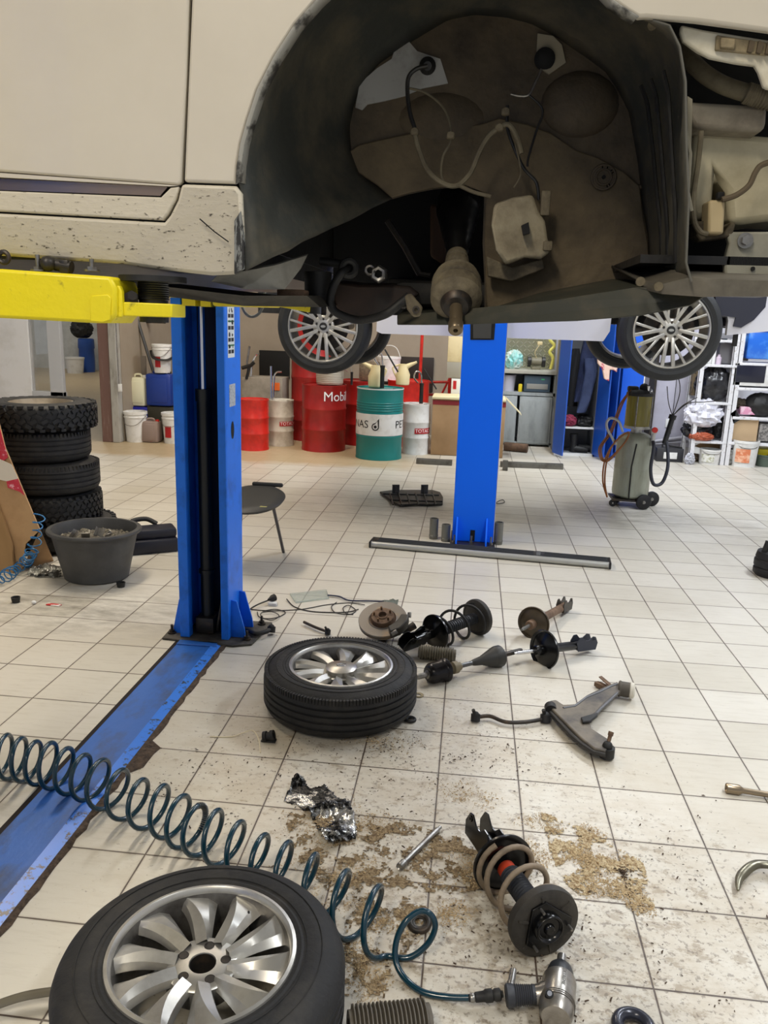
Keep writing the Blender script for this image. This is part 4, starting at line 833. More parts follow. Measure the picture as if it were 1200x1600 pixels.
# ---------------------------------------------------------------- brake disc with hub and caliper
c = F(598, 966, .12); nv = Vector((-.05, -.42, .9)).normalized(); A_ = frame(c-nv*.03, c+nv, (0, 1, 0))
t = T('brake_disc', 'rusty brake disc with its hub and caliper, propped behind the capped wheel', 'brake disc', Vector((c.x, c.y, 0)))
b = MB(A_); b.lathe([(.075, 0), (.128, 0), (.13, .002), (.13, .008), (.126, .009), (.126, .016), (.13, .017), (.13, .024), (.128, .026), (.078, .026), (.074, .03), (.072, .03), (.072, 0)], 64); b.build('disc', mat('worn_disc_iron', (118, 112, 106), .45, .55, ((150, 124, 88), 7, .5, .75)), t)
b = MB(A_); b.lathe([(.076, .020), (.064, .026), (.062, .045), (.058, .050), (.03, .052), (.027, .058), (.022, .058), (.020, .04), (0, .04)], 40); b.build('hub_flange', m_rust, t)
for k in range(5):
    q = 2*pi*k/5+.2; b = MB(A_); b.cyl((.045*cos(q), .045*sin(q), .05), (.045*cos(q), .045*sin(q), .072), .0055, 10); b.build('wheel_stud', mat('brown_stud', (110, 84, 60), .6, .4), t)
A_ = A_ @ Matrix.Rotation(-.45, 4, 'Z'); b = MB(A_); P = [(cos(q)*r, sin(q)*r) for r, q in [(.142, -2.3), (.146, -1.9), (.146, -1.5), (.142, -1.15), (.10, -1.15), (.096, -1.5), (.096, -1.9), (.10, -2.3)]]; b.prism(P, .012, .07); b.build('caliper', mat('dirty_caliper', (70, 67, 62), .5, .4, ((50, 46, 42), 14, .4, .7)), t, bevel=.006)
b = MB(A_); b.cyl((-.09, -.11, .05), (-.07, -.13, .06), .012, 12).cyl((.06, -.13, .045), (.08, -.12, .055), .01, 12); b.build('slide_pin', m_steel, t)
b = MB(A_); b.lathe([(0, -.05), (.05, -.05), (.06, -.02), (.06, 0)], 20); b.tube(smooth_path([(-.03, -.02, -.04), (-.11, -.05, -.05), (-.17, -.04, -.07)], 5), [.025]*5+[.02]*6, 10).tube([(0, -.04, -.04), (.05, -.12, -.045), (.09, -.14, -.04)], .022, 10); b.build('knuckle', m_dsteel, t)
# ---------------------------------------------------------------- control arm
t = T('control_arm', 'dusty wishbone control arm with bush and ball joint alone on the tiles at right', 'control arm', F(920, 1125))
def fp(pts, z, ox=700, oy=920, s=3.3333): return [F(ox+a/s, oy+c_/s, z) for a, c_ in pts]
out = fp([(530, 600), (560, 596), (600, 622), (660, 618), (720, 572), (780, 542), (850, 512), (880, 500), (905, 540), (880, 562), (838, 592), (800, 625), (775, 655), (735, 690), (745, 745), (790, 775), (830, 800), (850, 830), (820, 862), (760, 850), (690, 795), (630, 735), (575, 680), (540, 645)], .035)
b = MB(); b.slab(out, (0, 0, .018)); ca = b.build('arm_plate', mat('dusty_arm', (118, 110, 98), .6, .2, ((64, 62, 64), 7, .4, .7)), t, bevel=.005)
b = MB(); b.tube(fp([(535, 645), (575, 690), (640, 760), (700, 812), (760, 852), (820, 866)], .035), .010, 8); b.build('arm_rim', mat('dark_arm_rim', (42, 40, 38), .6), t)
b = MB(); b.tube(fp([(600, 622), (660, 612), (720, 566), (790, 538), (850, 508), (880, 498)], .052), .006, 8).tube(fp([(880, 545), (838, 585), (790, 630), (740, 690)], .052), .007, 8); b.build('arm_rib', mat('arm_rib', (96, 96, 98), .5, .3), t)
p = fp([(895, 520)], .045)[0]; p2 = fp([(945, 528)], .045)[0]
b = MB(); b.cyl(p, p2, .035, 28, .035); b.torus(.03, .008, 28, 8, frame(p, p2)); b.build('bush_sleeve', mat('bush_sleeve', (84, 78, 70), .6, .3), t)
A_ = frame(p2, p2+(p2-p)); b = MB(A_); b.lathe([(.012, -.002), (.034, 0), (.038, .004), (.036, .018), (.026, .024), (.012, .02)], 30); lab(b.build('bush', mat('pale_bush', (206, 200, 186), .6), t), 'pale cream bush end of the arm')
p = fp([(830, 825)], .05)[0]; b = MB(); b.cyl(p-Vector((0, 0, .04)), p, .03, 24); b.sphere(p+Vector((0, 0, .006)), .02, 10); b.build('ball_joint', m_bmatt, t)
b = MB(); b.cyl(p+Vector((0, 0, .01)), p+Vector((.012, .02, .05)), .008, 12).cyl(p+Vector((.01, .017, .042)), p+Vector((.014, .024, .056)), .011, 6); b.build('ball_stud', m_rust, t)
p = fp([(535, 625)], .04)[0]; b = MB(); b.cyl(p-Vector((0, .02, 0)), p+Vector((0, .02, 0)), .026, 22); b.build('front_bush', m_bmatt, t)
b = MB(); b.slab(fp([(785, 462), (800, 458), (850, 500), (845, 515)], .04), (0, 0, .005)); b.build('bracket_tab', m_rust, t); b = MB(); b.slab(fp([(760, 505), (780, 500), (830, 520), (820, 535)], .006), (0, 0, .02)); b.build('bracket_tab', m_rust, t)
b = MB(); b.slab(fp([(690, 680), (780, 655), (778, 672), (740, 700), (700, 705)], .055), (0, 0, .012)); b.build('damper_lug', m_bmatt, t, bevel=.004)
# links and rods
def link(label, pts, r, e0, e1, m=None, z=.018, studs=True):
    t = T('stabiliser_link', label, 'suspension link', F(*pts[0]))
    P = [F(a, c_, z) for a, c_ in pts]; b = MB(); b.tube(smooth_path(P, 6), r, 10); b.build('rod', m or m_dsteel, t)
    for e, q in ((e0, P[0]), (e1, P[-1])):
        if not e: continue
        b = MB(); q = Vector((q.x, q.y, max(q.z, e))); b.cyl(q+Vector((0, -.004, -e*.8)), q+Vector((0, .006, e*.6)), e, 20).sphere(q+Vector((0, 0, e*.5)), e*.8, 8)
        if studs: b.cyl(q, q+Vector((-.012, -.01, e*1.9)), e*.38, 8)
        b.build('ball_joint', m_bmatt, t)
link('curved stabiliser link left of the wishbone arm', [(743, 1121), (765, 1119), (790, 1128), (822, 1128), (852, 1123)], .0085, .02, .022)
link('black ball-jointed rod sticking out at the foot of the left column', [(372, 983), (388, 985), (400, 990), (415, 987), (424, 983)], .013, 0, .022, m_bmatt, .03, False)
link('short dark rod with a threaded end behind the capped wheel', [(475, 972), (495, 981), (512, 987)], .008, 0, .016)
# socket tools
def tool(name, label, cat, p0, p1, prof, m, n=22): return one(name, MB(frame(p0, p1)).lathe(prof, n), m, label, cat, ang=30)
p0, p1 = F(624, 1355, .012), F(688, 1292, .012); L_ = (p1-p0).length
tool('extension_bar', 'slim chrome socket extension lying on the tiles in the sawdust', 'socket extension', p0, p1, [(0, .004), (.008, .004), (.0115, 0), (.0125, .004), (.0125, .028), (.009, .034), (.009, L_-.02), (.006, L_-.016), (.006, L_), (0, L_)], m_steel)
p0, p1 = F(1134, 1231, .018), F(1290, 1256, .014); L_ = (p1-p0).length
tool('socket_wrench', 'steel socket on a long bar pointing in from the right edge', 'socket wrench', p0, p1, [(0, .01), (.012, .01), (.017, 0), (.019, .003), (.019, .045), (.013, .056), (.011, .06), (.011, L_), (0, L_)], mat('brassy_steel', (150, 134, 112), .3, .85))
P = smooth_path([F(1153, 1391, .02), F(1156, 1372, .022), F(1172, 1355, .03), F(1190, 1350, .03), F(1215, 1358, .03), F(1260, 1400, .03)], 7); N_ = len(P)
one('curved_lever', MB().tube(P, [.004+.012*min(1, i/9) for i in range(N_)], 12, flat=.7), mat('olive_steel', (112, 108, 92), .3, .7, ((80, 66, 50), 12, .5, .8)), 'curved steel lever coming in from the lower right edge', 'lever')
c = F(990, 1604, .02); one('bush_ring', MB(Matrix.Translation(c)).torus(.038, .016, 40, 12).box((.03, -.03, -.006), (.09, .03, .02), bev=.006), mat('glossy_slate', (52, 54, 64), .22, .3), 'glossy dark bush ring cut off by the bottom edge at right', 'bush')
def ring(label, pt, R, r, m=None, h=None, tilt=None):
    c = F(*pt, r); M_ = Matrix.Translation(c)
    if tilt: M_ = M_ @ Matrix.Rotation(tilt, 4, 'X')
    return one('rubber_ring', MB(M_).torus(R, r, 32, 10).lathe([(R*.5, r*.4), (R*.9, r*.7)], 24), m or m_bmatt, label, 'ring', base=c)
ring('thick dark bearing ring seen through the last big loop of the hose', (655, 1442), .026, .010, m_dsteel, tilt=.2)
ring('black rubber ring at the right foot of the capped wheel', (641, 1124), .02, .007)
ring('thin tan washer ring between the capped wheel and the drive shaft', (654, 1086), .022, .0025, mat('tan_ring', (150, 136, 104), .6))
# split bush and zip tie
c = F(420, 1158, 0); t = T('split_bush', 'split black rubber bush lying left of the capped wheel', 'rubber bush', c)
b = MB(Matrix.Translation(c+Vector((0, 0, .022)))); b.lathe([(.010, -.022), (.022, -.022), (.022, -.008), (.017, -.006), (.017, .006), (.022, .008), (.022, .022), (.010, .022)], 24, closed=True, a0=.3, a1=2*pi-.3, M=Matrix.Rotation(radians(75), 4, 'Y')); b.build('bush_body', m_bmatt, t)
b = MB(Matrix.Translation(c)); b.box((0, 0, .004), (.06, .03, .008), bev=.003); b.build('bush_foot', m_bmatt, t)
one('zip_tie', MB().tube(smooth_path([F(a, c_, z) for a, c_, z in ((328, 1151, .003), (362, 1151, .003), (385, 1143, .02), (396, 1142, .03), (404, 1155, .02), (407, 1176, .003))], 6), .0022, 6), mat('ivory', (224, 214, 186), .5), 'curled ivory plastic strip beside the split bush', 'plastic strip')
# ---------------------------------------------------------------- teal coiled air hose and the air tool
m_hose = mat('teal_air_hose', (9, 52, 68), .25, 0, None, coat=.3)
bp_ = [F(a, c_) for a, c_ in ((-75, 1203), (-38, 1208), (0, 1213), (22, 1216), (44, 1220), (66, 1225), (90, 1231), (116, 1240), (142, 1250), (170, 1264), (202, 1280), (234, 1294), (268, 1308), (292, 1324), (318, 1336), (350, 1350), (388, 1372), (424, 1390), (462, 1408), (508, 1432), (556, 1466), (606, 1494))]
Rh = .074; n = 28; P = []
nl = len(bp_)-1
for i in range(nl*n+1):
    s = i/n; k = min(int(s), nl-1); t_ = s-k; B_ = bp_[k].lerp(bp_[k+1], t_)
    ax = (bp_[min(k+1, nl)]-bp_[max(k-1, 0)]) if k else bp_[1]-bp_[0]; ax.z = 0; ax.normalize(); ax = (ax+Vector((0, .12, 0))).normalized()
    sd = Vector((-ax.y, ax.x, 0)); a = 2*pi*s-pi/2; RR = Rh*(1+.08*min(1, max(0, (s-17)/3))-.03*sin(k*2.1))
    P.append(B_+Vector((0, 0, RR+.0085))+sd*(RR*cos(a)*1.0)+Vector((0, 0, 1))*(RR*sin(a)))
last = P[-1]
tail = [last, Vector((last.x, last.y, last.z))]
q0 = F(690, 1556, .012); q1 = F(738, 1559, .022)
# last large open loop, then the straight run to the tool
c0 = F(640, 1500, 0)
big = [F(606, 1494, .009), F(640, 1496, .012), F(668, 1475, .045), F(680, 1448, .09), F(672, 1428, .125), F(655, 1424, .13), F(634, 1440, .115), F(620, 1468, .075), F(618, 1500, .035), F(632, 1528, .012), F(660, 1550, .009), F(700, 1558, .012), q1]
P = P[:-1]+smooth_path(big, 9)
ho = T('air_hose', 'dark teal coiled air hose crossing the floor from the left edge to the air tool', 'air hose', F(300, 1320))
b = MB(); b.tube(P, .0084, 10); b.build('coiled_tube', m_hose, ho, ang=80)
i0 = 13*n+4; b = MB(); seg = P[i0:i0+int(n*.36)]; 
for i in range(len(seg)-1):
    for h_ in (0, .5): b.torus(.0094, .0013, 12, 5, frame(seg[i].lerp(seg[i+1], h_), seg[i].lerp(seg[i+1], h_)+(seg[i+1]-seg[i])))
b.build('spring_guard', m_steel, ho)
q2 = F(786, 1553, .03)
b = MB(frame(q1, q2)); L_ = (q2-q1).length
b.lathe([(.0066, -.01), (.009, -.008), (.009, .006), (.012, .008), (.013, .03), (.016, .034), (.016, .05), (.012, .053), (.015, .058), (.015, .07), (.011, .073), (.011, L_-.02), (.008, L_-.018), (.008, L_), (0, L_)], 20); b.build('quick_coupling', m_bmatt, ho)
b = MB(frame(q1, q2)); b.lathe([(.0092, -.006), (.0105, -.004), (.0105, .004), (.0092, .006)], 16, closed=True); b.build('hose_clamp', m_steel, ho)
# impact wrench
w0, w1_ = F(878, 1494, .045), F(868, 1592, .045)
A_ = frame(w0, w1_); L_ = (w1_-w0).length
t = T('impact_wrench', 'silver pneumatic impact wrench lying at the end of the teal hose', 'impact wrench', Vector((w0.x, w0.y, 0)))
m_cast = mat('cast_aluminium', (156, 152, 146), .32, .8, ((112, 104, 92), 14, .45, .75))
b = MB(A_); b.lathe([(0, 0), (.012, 0), (.012, .03), (.016, .034), (0, .034)], 20); b.build('drive_socket', m_steel, t)
b = MB(A_); b.lathe([(.012, .03), (.022, .034), (.03, .045), (.034, .06), (.034, .082), (0, .082)], 32); b.build('nose', mat('dark_nose_boot', (44, 46, 50), .4), t)
b = MB(A_); b.lathe([(.034, .078), (.041, .082), (.043, .09), (.043, L_-.04), (.040, L_-.012), (.034, L_-.002), (.02, L_), (0, L_)], 36); b.build('housing', m_cast, t)
h0, h1 = F(790, 1556, .034), F(862, 1552, .045); A2 = frame(h0, h1); L2 = (h1-h0).length
b = MB(A2); b.tube([(0, 0, L2*x) for x in (.62, .72, .82, 1.0)], [.022, .023, .028, .032], 22); b.build('handle_neck', m_cast, t)
pr = [(0, 0), (.024, 0), (.028, .004)]
for i in range(9): z = .02+i*(L2*.66-.03)/9; pr += [(.026-.003*i/9, z), (.0235-.003*i/9, z+.003), (.026-.003*i/9, z+.006)]
pr += [(.022, L2*.66), (0, L2*.66)]
b = MB(A2); b.lathe(pr, 26); b.build('rubber_grip', mat('slate_grip', (46, 48, 54), .55), t)
tr = F(800, 1542, .03); b = MB(); b.cyl(F(798, 1540, .045), F(802, 1516, .05), .009, 18).cyl(F(797.5, 1542, .045), F(798, 1536, .045), .0105, 18); b.build('inlet_pin', m_steel, t)
b = MB(); q = F(858, 1551, .085); b.cyl(q-Vector((0, .0, .012)), q+Vector((0, -.006, .003)), .010, 18); b.build('selector_ring', m_dark, t); b = MB(); b.cyl(q, q+Vector((0, -.008, .006)), .006, 14); b.build('selector_button', m_chrome, t)
b = MB(); vs, fs = text_verts('EXTREME', .013)
up_ = (A_.to_3x3() @ Vector((0, 0, 1))); tt = []
top_dir = Vector((.20, -.18, 1)).normalized(); top_dir = (top_dir-up_*top_dir.dot(up_)).normalized(); sx_ = up_.cross(top_dir)
for v in vs:
    ang_ = -v.y/.0435; rad = top_dir*cos(ang_)*.0437+sx_*sin(ang_)*.0437
    tt.append(w0+up_*(.112-0+v.x*1.0)+rad)
b.add(tt, fs); b.build('lettering', m_dsteel, t)
b = MB(A_); a_ = 0
for i in range(3): b.lathe([(.0432, L_-.05+i*.006), (.0442, L_-.048+i*.006)], 30, closed=False)
b.build('housing_ribs', m_cast, t)

# ---------------------------------------------------------------- crumpled sheets, bags
def inside(p, poly):
    c = False; j = len(poly)-1
    for i in range(len(poly)):
        if (poly[i][1] > p[1]) != (poly[j][1] > p[1]) and p[0] < (poly[j][0]-poly[i][0])*(p[1]-poly[i][1])/(poly[j][1]-poly[i][1])+poly[i][0]: c = not c
        j = i
    return c
def ridged(p, o=0):
    s = 0; a = 1; f = 1
    for k in range(4): s += a*(1-abs(nz(p*f+Vector((o, o, k*7)))*2.2)); a *= .5; f *= 2.1
    return s
def sheet(name, poly_px, hgt, fr, m, label, cat, step=.006, z0=.002):
    poly = [F(a, c_) for a, c_ in poly_px]; xs_ = [p.x for p in poly]; ys_ = [p.y for p in poly]
    nx = int((max(xs_)-min(xs_))/step)+2; ny = int((max(ys_)-min(ys_))/step)+2; V_ = {}; b = MB(); vs = []; fs = []
    pl = [(p.x, p.y) for p in poly]
    def vid(i, j):
        if (i, j) not in V_:
            x = min(xs_)+i*step; y = min(ys_)+j*step; q = Vector((x*fr, y*fr, .3))
            z = z0+hgt*max(0, ridged(q)*.62-.35); V_[(i, j)] = len(vs); vs.append((x+.3*step*nz(q*3), y+.3*step*nz(q*3+Vector((9, 9, 9))), z))
        return V_[(i, j)]
    for i in range(nx):
        for j in range(ny):
            if inside((min(xs_)+(i+.5)*step, min(ys_)+(j+.5)*step), pl): fs.append((vid(i, j), vid(i+1, j), vid(i+1, j+1), vid(i, j+1)))
    b.add(vs, fs); return one(name, b, m, label, cat, ang=25, solid=.0006)
m_foil = mat('dirty_black_foil', (28, 28, 28), .16, .75, ((200, 200, 198), 12, .5, .6), (60, .35))
sheet('crumpled_foil', [(443, 1253), (460, 1218), (475, 1220), (483, 1233), (507, 1227), (527, 1247), (547, 1252), (557, 1303), (555, 1313), (517, 1325), (507, 1323), (490, 1283), (467, 1260)], .05, 7, m_foil, 'crumpled silver and black foil lying in front of the capped wheel', 'crumpled foil')
def bag(name, c, s, m, label, cat, seed=0, amp=.16, f=2.2, n=22, parent=None):
    b = MB(); vs = []
    for i in range(n+1):
        th = pi*i/n
        for k in range(n*2):
            ph = 2*pi*k/(n*2); d_ = Vector((sin(th)*cos(ph), sin(th)*sin(ph), cos(th)))
            r_ = 1+amp*(ridged(d_*f, seed)-1.0); p = Vector((d_.x*s[0]*r_, d_.y*s[1]*r_, max(-1, d_.z*1.12)*s[2]*(r_ if d_.z > -.5 else 1)))
            vs.append(Vector(c)+p)
    m_ = n*2; fs = [(i*m_+k, i*m_+(k+1) % m_, (i+1)*m_+(k+1) % m_, (i+1)*m_+k) for i in range(n) for k in range(m_)]
    b.add(vs, fs)
    if parent is not None: return b.build(name, m, parent, ang=30)
    return one(name, b, m, label, cat, ang=30)

# ---------------------------------------------------------------- sawdust and crumbs
rg = random.Random(11)
def scatter(name, label, cat, patches, m, smin, smax, flat):
    b = MB(); vs = []; fs = []
    for (cx_, cy_, rx_, ry_, cnt, pw) in patches:
        c = F(cx_, cy_); ex = F(cx_+rx_, cy_); ey = F(cx_, cy_-ry_); kx = (ex-c).length; ky = abs(ey.y-c.y)
        for _ in range(cnt):
            r_ = rg.random()**pw; a = rg.random()*2*pi; x = c.x+kx*r_*cos(a); y = c.y+ky*r_*sin(a)
            if nz(Vector((x*9, y*9, 3)))*1.0+.62-r_*.8 < rg.random()*.5: continue
            s_ = smin+(smax-smin)*rg.random()**2; t_ = rg.random()*pi; u = Vector((cos(t_), sin(t_), rg.uniform(-.4, .4)*flat)); w_ = Vector((-sin(t_), cos(t_), rg.uniform(-.4, .4)*flat))
            z = s_*.4+rg.random()*s_*1.5*(1-r_); p = Vector((x, y, z)); o = len(vs); L1_ = s_*rg.uniform(1, 2.2)
            vs += [p-u*L1_*.5-w_*s_*.3, p+u*L1_*.5-w_*s_*.25, p+u*L1_*.4+w_*s_*.3, p-u*L1_*.45+w_*s_*.35, p+Vector((0, 0, s_*.5))]
            fs += [(o, o+1, o+4), (o+1, o+2, o+4), (o+2, o+3, o+4), (o+3, o, o+4)]
    b.add(vs, fs); o = b.build(name, m, ang=20); return tag(o, label, cat, kind='stuff')
scatter('sawdust', 'tan sawdust spilled around the nearest strut', 'sawdust', [(915, 1340, 85, 62, 9500, .7), (960, 1400, 60, 30, 2500, .7), (985, 1418, 40, 22, 1500, .7), (870, 1300, 60, 30, 2200, .8), (720, 1250, 70, 40, 1500, .7), (560, 1290, 90, 50, 3000, .7), (520, 1370, 120, 50, 3000, .8), (600, 1440, 70, 60, 3000, .8), (590, 1160, 100, 18, 1300, .7), (740, 1360, 90, 70, 3500, .8), (700, 1430, 70, 40, 1800, .8), (560, 1510, 60, 60, 2200, .8), (480, 1300, 80, 40, 1600, .8), (790, 1320, 70, 60, 1800, .8)], mat('loose_sawdust', (206, 184, 146), .9, 0, ((150, 122, 84), 120, .4, .7)), .0012, .0048, 1)
scatter('dirt_crumbs', 'dark dirt crumbs scattered over the tiles', 'dirt', [(600, 1300, 330, 190, 1500, .6), (350, 1200, 120, 80, 350, .6), (850, 1480, 300, 150, 900, .6), (970, 1362, 26, 14, 350, .7), (590, 1170, 160, 40, 500, .6), (760, 1180, 160, 60, 400, .6), (1060, 1340, 150, 130, 300, .6), (250, 1220, 90, 60, 160, .6)], mat('dark_crumb', (74, 58, 44), .9), .0016, .0075, .6)
# low mounds under the thickest sawdust
def mound(poly, label, thr, sheet_m):
    poly = [F(a, c_) for a, c_ in poly]; pl = [(p.x, p.y) for p in poly]; st = .006; xs_ = [p[0] for p in pl]; ys_ = [p[1] for p in pl]; V_ = {}; vs = []; fs = []
    nx = int((max(xs_)-min(xs_))/st)+2; ny = int((max(ys_)-min(ys_))/st)+2
    def ok(x, y): return inside((x, y), pl) and nz(Vector((x*16, y*16, 0)))+.5*nz(Vector((x*50, y*50, 0)))+.5*nz(Vector((x*110, y*110, 0))) > thr
    def vid(i, j):
        if (i, j) not in V_:
            x = min(xs_)+i*st; y = min(ys_)+j*st; V_[(i, j)] = len(vs); vs.append((x+st*.6*nz(Vector((x*200, y*200, 0))), y, .0015+.007*abs(nz(Vector((x*60, y*60, 1))))))
        return V_[(i, j)]
    for i in range(nx):
        for j in range(ny):
            x = min(xs_)+(i+.5)*st; y = min(ys_)+(j+.5)*st
            if ok(x, y): fs.append((vid(i, j), vid(i+1, j), vid(i+1, j+1), vid(i, j+1)))
    b = MB(); b.add(vs, fs); o = b.build('packed_sawdust', sheet_m, ang=30); tag(o, label, 'sawdust', kind='stuff')
mound([(845, 1270), (900, 1290), (960, 1320), (1005, 1350), (1012, 1375), (1024, 1420), (995, 1432), (968, 1405), (905, 1398), (880, 1380), (860, 1330)], 'packed tan sawdust to the right of the nearest strut', .03, mat('packed_sawdust', (206, 188, 152), .95, 0, ((140, 114, 80), 90, .42, .6), (140, 1)))
mound([(440, 1270), (540, 1270), (700, 1300), (760, 1330), (760, 1390), (690, 1400), (640, 1480), (600, 1560), (540, 1560), (540, 1420), (470, 1350)], 'trodden sawdust around the hose and the socket extension', .12, mat('trodden_sawdust', (158, 138, 106), .95, 0, ((104, 84, 60), 90, .42, .6), (140, 1)))
# ---------------------------------------------------------------- cables, tray and small bits near the left column
def wire(name, label, pts, r, m, cat='cable', group=None):
    P_ = [F(a, c_, z) if z is not None else a for a, c_, z in pts]; o = one(name, MB().tube(smooth_path(P_, 8), r, 8), m, label, cat, group, ang=80); return o
m_cab = mat('dusty_black_cable', (54, 52, 48), .6)
t = T('power_plug', 'black plug on a cable curving up beside the foot of the left column', 'plug', F(432, 934))
b = MB(); b.tube(smooth_path([F(388, 976, .005), F(389, 955, .01), F(402, 945, .02), F(425, 936, .03)], 8), .0045, 8); b.build('cable', m_cab, t)
p = F(425, 935, .035); q = F(438, 930, .04); b = MB(frame(p, q)); L_ = (q-p).length; b.lathe([(0, -.03), (.006, -.03), (.014, -.01), (.02, 0), (.022, .02), (.018, .022), (0, .022)], 20); b.build('plug_body', m_bmatt, t)
wire('cable', 'long thin cable from the left column to the brake disc', [(392, 952, .004), (420, 954, .004), (470, 952, .004), (510, 945, .004), (545, 942, .004), (570, 945, .006)], .0028, m_cab)
wire('cable', 'thin cable sagging from the clear tray towards the brake disc', [(448, 936, .008), (460, 948, .004), (485, 955, .004), (520, 957, .004), (545, 956, .004), (560, 952, .006)], .0035, m_cab)
wire('cable', 'small dark coil of cable on the tile by the left column', [(410, 955, .004), (430, 952, .006), (446, 957, .004), (432, 965, .004), (412, 966, .006), (408, 958, .01), (425, 956, .012), (436, 962, .012), (426, 969, .01), (414, 967, .01), (404, 963, .008), (402, 956, .006)], .003, m_cab)
wire('cable', 'tangle of cable loops left of the brake disc', [(526, 941, .006), (518, 948, .004), (524, 957, .006), (545, 960, .004), (556, 954, .004), (545, 946, .008), (536, 950, .008), (540, 958, .006), (552, 960, .004)], .003, m_cab)
wire('lead_rod', 'dark blue lead lying across the tile behind the brake disc', [(512, 930, .01), (530, 932, .012), (545, 938, .01), (575, 939, .01), (600, 940, .012)], .005, mat('navy_lead', (36, 42, 72), .5), 'lead')
t = T('clear_tray', 'clear plastic tray lying among cables beyond the left column', 'plastic tray', F(482, 935))
q = [F(453, 930), F(510, 924), F(514, 936), F(462, 943)]
b = MB(); up_v = Vector((0, 0, .012))
b.slab([p+Vector((0, 0, .002)) for p in q], (0, 0, .0015))
for i in range(4): b.slab([q[i], q[(i+1) % 4], q[(i+1) % 4]+up_v, q[i]+up_v], (0, .002, 0))
b.build('tray_body', mat('clear_plastic', (226, 236, 230), .15, 0, trans=.6, alpha=.55), t)
q_ = F(426, 946); one('white_packet', MB(Matrix.Translation(q_)).box((0, 0, .01), (.05, .035, .02), bev=.004), m_wpl, 'small white plastic packet by the left column', 'packet', base=q_)
sheet('oily_rag', [(598, 938), (622, 939), (621, 948), (600, 947)], .02, 14, mat('grey_green_rag', (92, 98, 90), .8), 'grey-green scrap behind the brake disc', 'rag')
# ---------------------------------------------------------------- left side: tub, case, tyre stack, carton, blue hose
c = F(152, 872, 0); c = Vector((F(152, 912).x-.065, F(152, 918).y+.20, 0)); t = T('plastic_tub', 'large black oval plastic tub full of scrap beside the tyre stack', 'tub', c)
Mt = Matrix.Translation(c) @ Matrix.Diagonal((1.0, .93, 1, 1)); ht = F(150, 838, 0).z
R1 = .275; hh_ = .325
b = MB(Mt); b.lathe([(0, 0), (.185, 0), (.2, .01), (.262, hh_-.04), (.264, hh_-.02), (.288, hh_-.02), (.292, hh_-.01), (.288, hh_), (.262, hh_+.002), (.252, hh_-.02), (.235, hh_-.12), (.19, .02), (0, .015)], 64); b.build('tub_body', mat('scuffed_black_tub', (58, 58, 58), .5, 0, ((80, 80, 78), 4, .45, .8), (14, .1)), t)
b = MB(); zz = hh_-.065; st = .012; V_ = {}; vs = []; fs = []
for i in range(-21, 22):
    for j in range(-20, 21):
        x, y = i*st, j*st*.93
        if x*x+(y/.93)**2 < .235**2: V_[(i, j)] = len(vs); vs.append((c.x+x, c.y+y, zz+.02*nz(Vector((x*30, y*30, 0)))+.012*nz(Vector((x*90, y*90, 2)))))
for (i, j), k in V_.items():
    if (i+1, j) in V_ and (i, j+1) in V_ and (i+1, j+1) in V_: fs.append((k, V_[(i+1, j)], V_[(i+1, j+1)], V_[(i, j+1)]))
b.add(vs, fs); sc = b.build('scrap_heap', mat('scrap_litter', (118, 112, 98), .8, 0, ((52, 48, 42), 60, .4, .6), (80, 1)), t); sc['kind'] = 'stuff'
for k, (dx, dy, a) in enumerate(((-.03, -.06, .4), (.10, -.05, 1.2), (-.10, -.08, 2.2), (.02, .02, 2.9))):
    bb = MB(Matrix.Translation((c.x+dx, c.y+dy, zz+.01)) @ Matrix.Rotation(a, 4, 'Z') @ Matrix.Rotation(.6, 4, 'X')); bb.box((0, 0, .02), (.05, .004, .06), bev=.001).box((.024, .012, .02), (.004, .026, .06), bev=.001)
    one('scrap_bracket', bb, m_steel, ['bent bright scrap piece in the middle of the tub', 'upright scrap tab at the right in the tub', 'scrap piece at the left in the tub', 'scrap piece at the back in the tub'][k], 'scrap metal')
# soft tool case
c = F(232, 866, 0); t = T('tool_case', 'open navy-black tool case on the floor between the tub and the left column', 'tool case', c)
Mc = Matrix.Translation((c.x-.01, c.y+.1, 0)) @ Matrix.Rotation(.55, 4, 'Z')
m_case = mat('navy_case', (22, 24, 38), .5)
b = MB(Mc); b.box((0, 0, .05), (.34, .2, .1), bev=.02); b.build('case_bottom', m_case, t)
b = MB(Mc); b.box((0, .015, .135), (.33, .17, .07), bev=.02); b.build('case_lid', m_case, t)
b = MB(Mc); b.tube(smooth_path([(-.13, .06, .16), (-.12, .1, .20), (-.02, .12, .205), (.05, .09, .17)], 6), .018, 10); b.build('case_flap', m_bmatt, t)
b = MB(Mc); b.box((-.165, -.095, .05), (.02, .03, .06), bev=.005).cyl((-.17, -.1, .01), (-.17, -.1, .1), .006, 8); b.build('case_latch', m_steel, t)
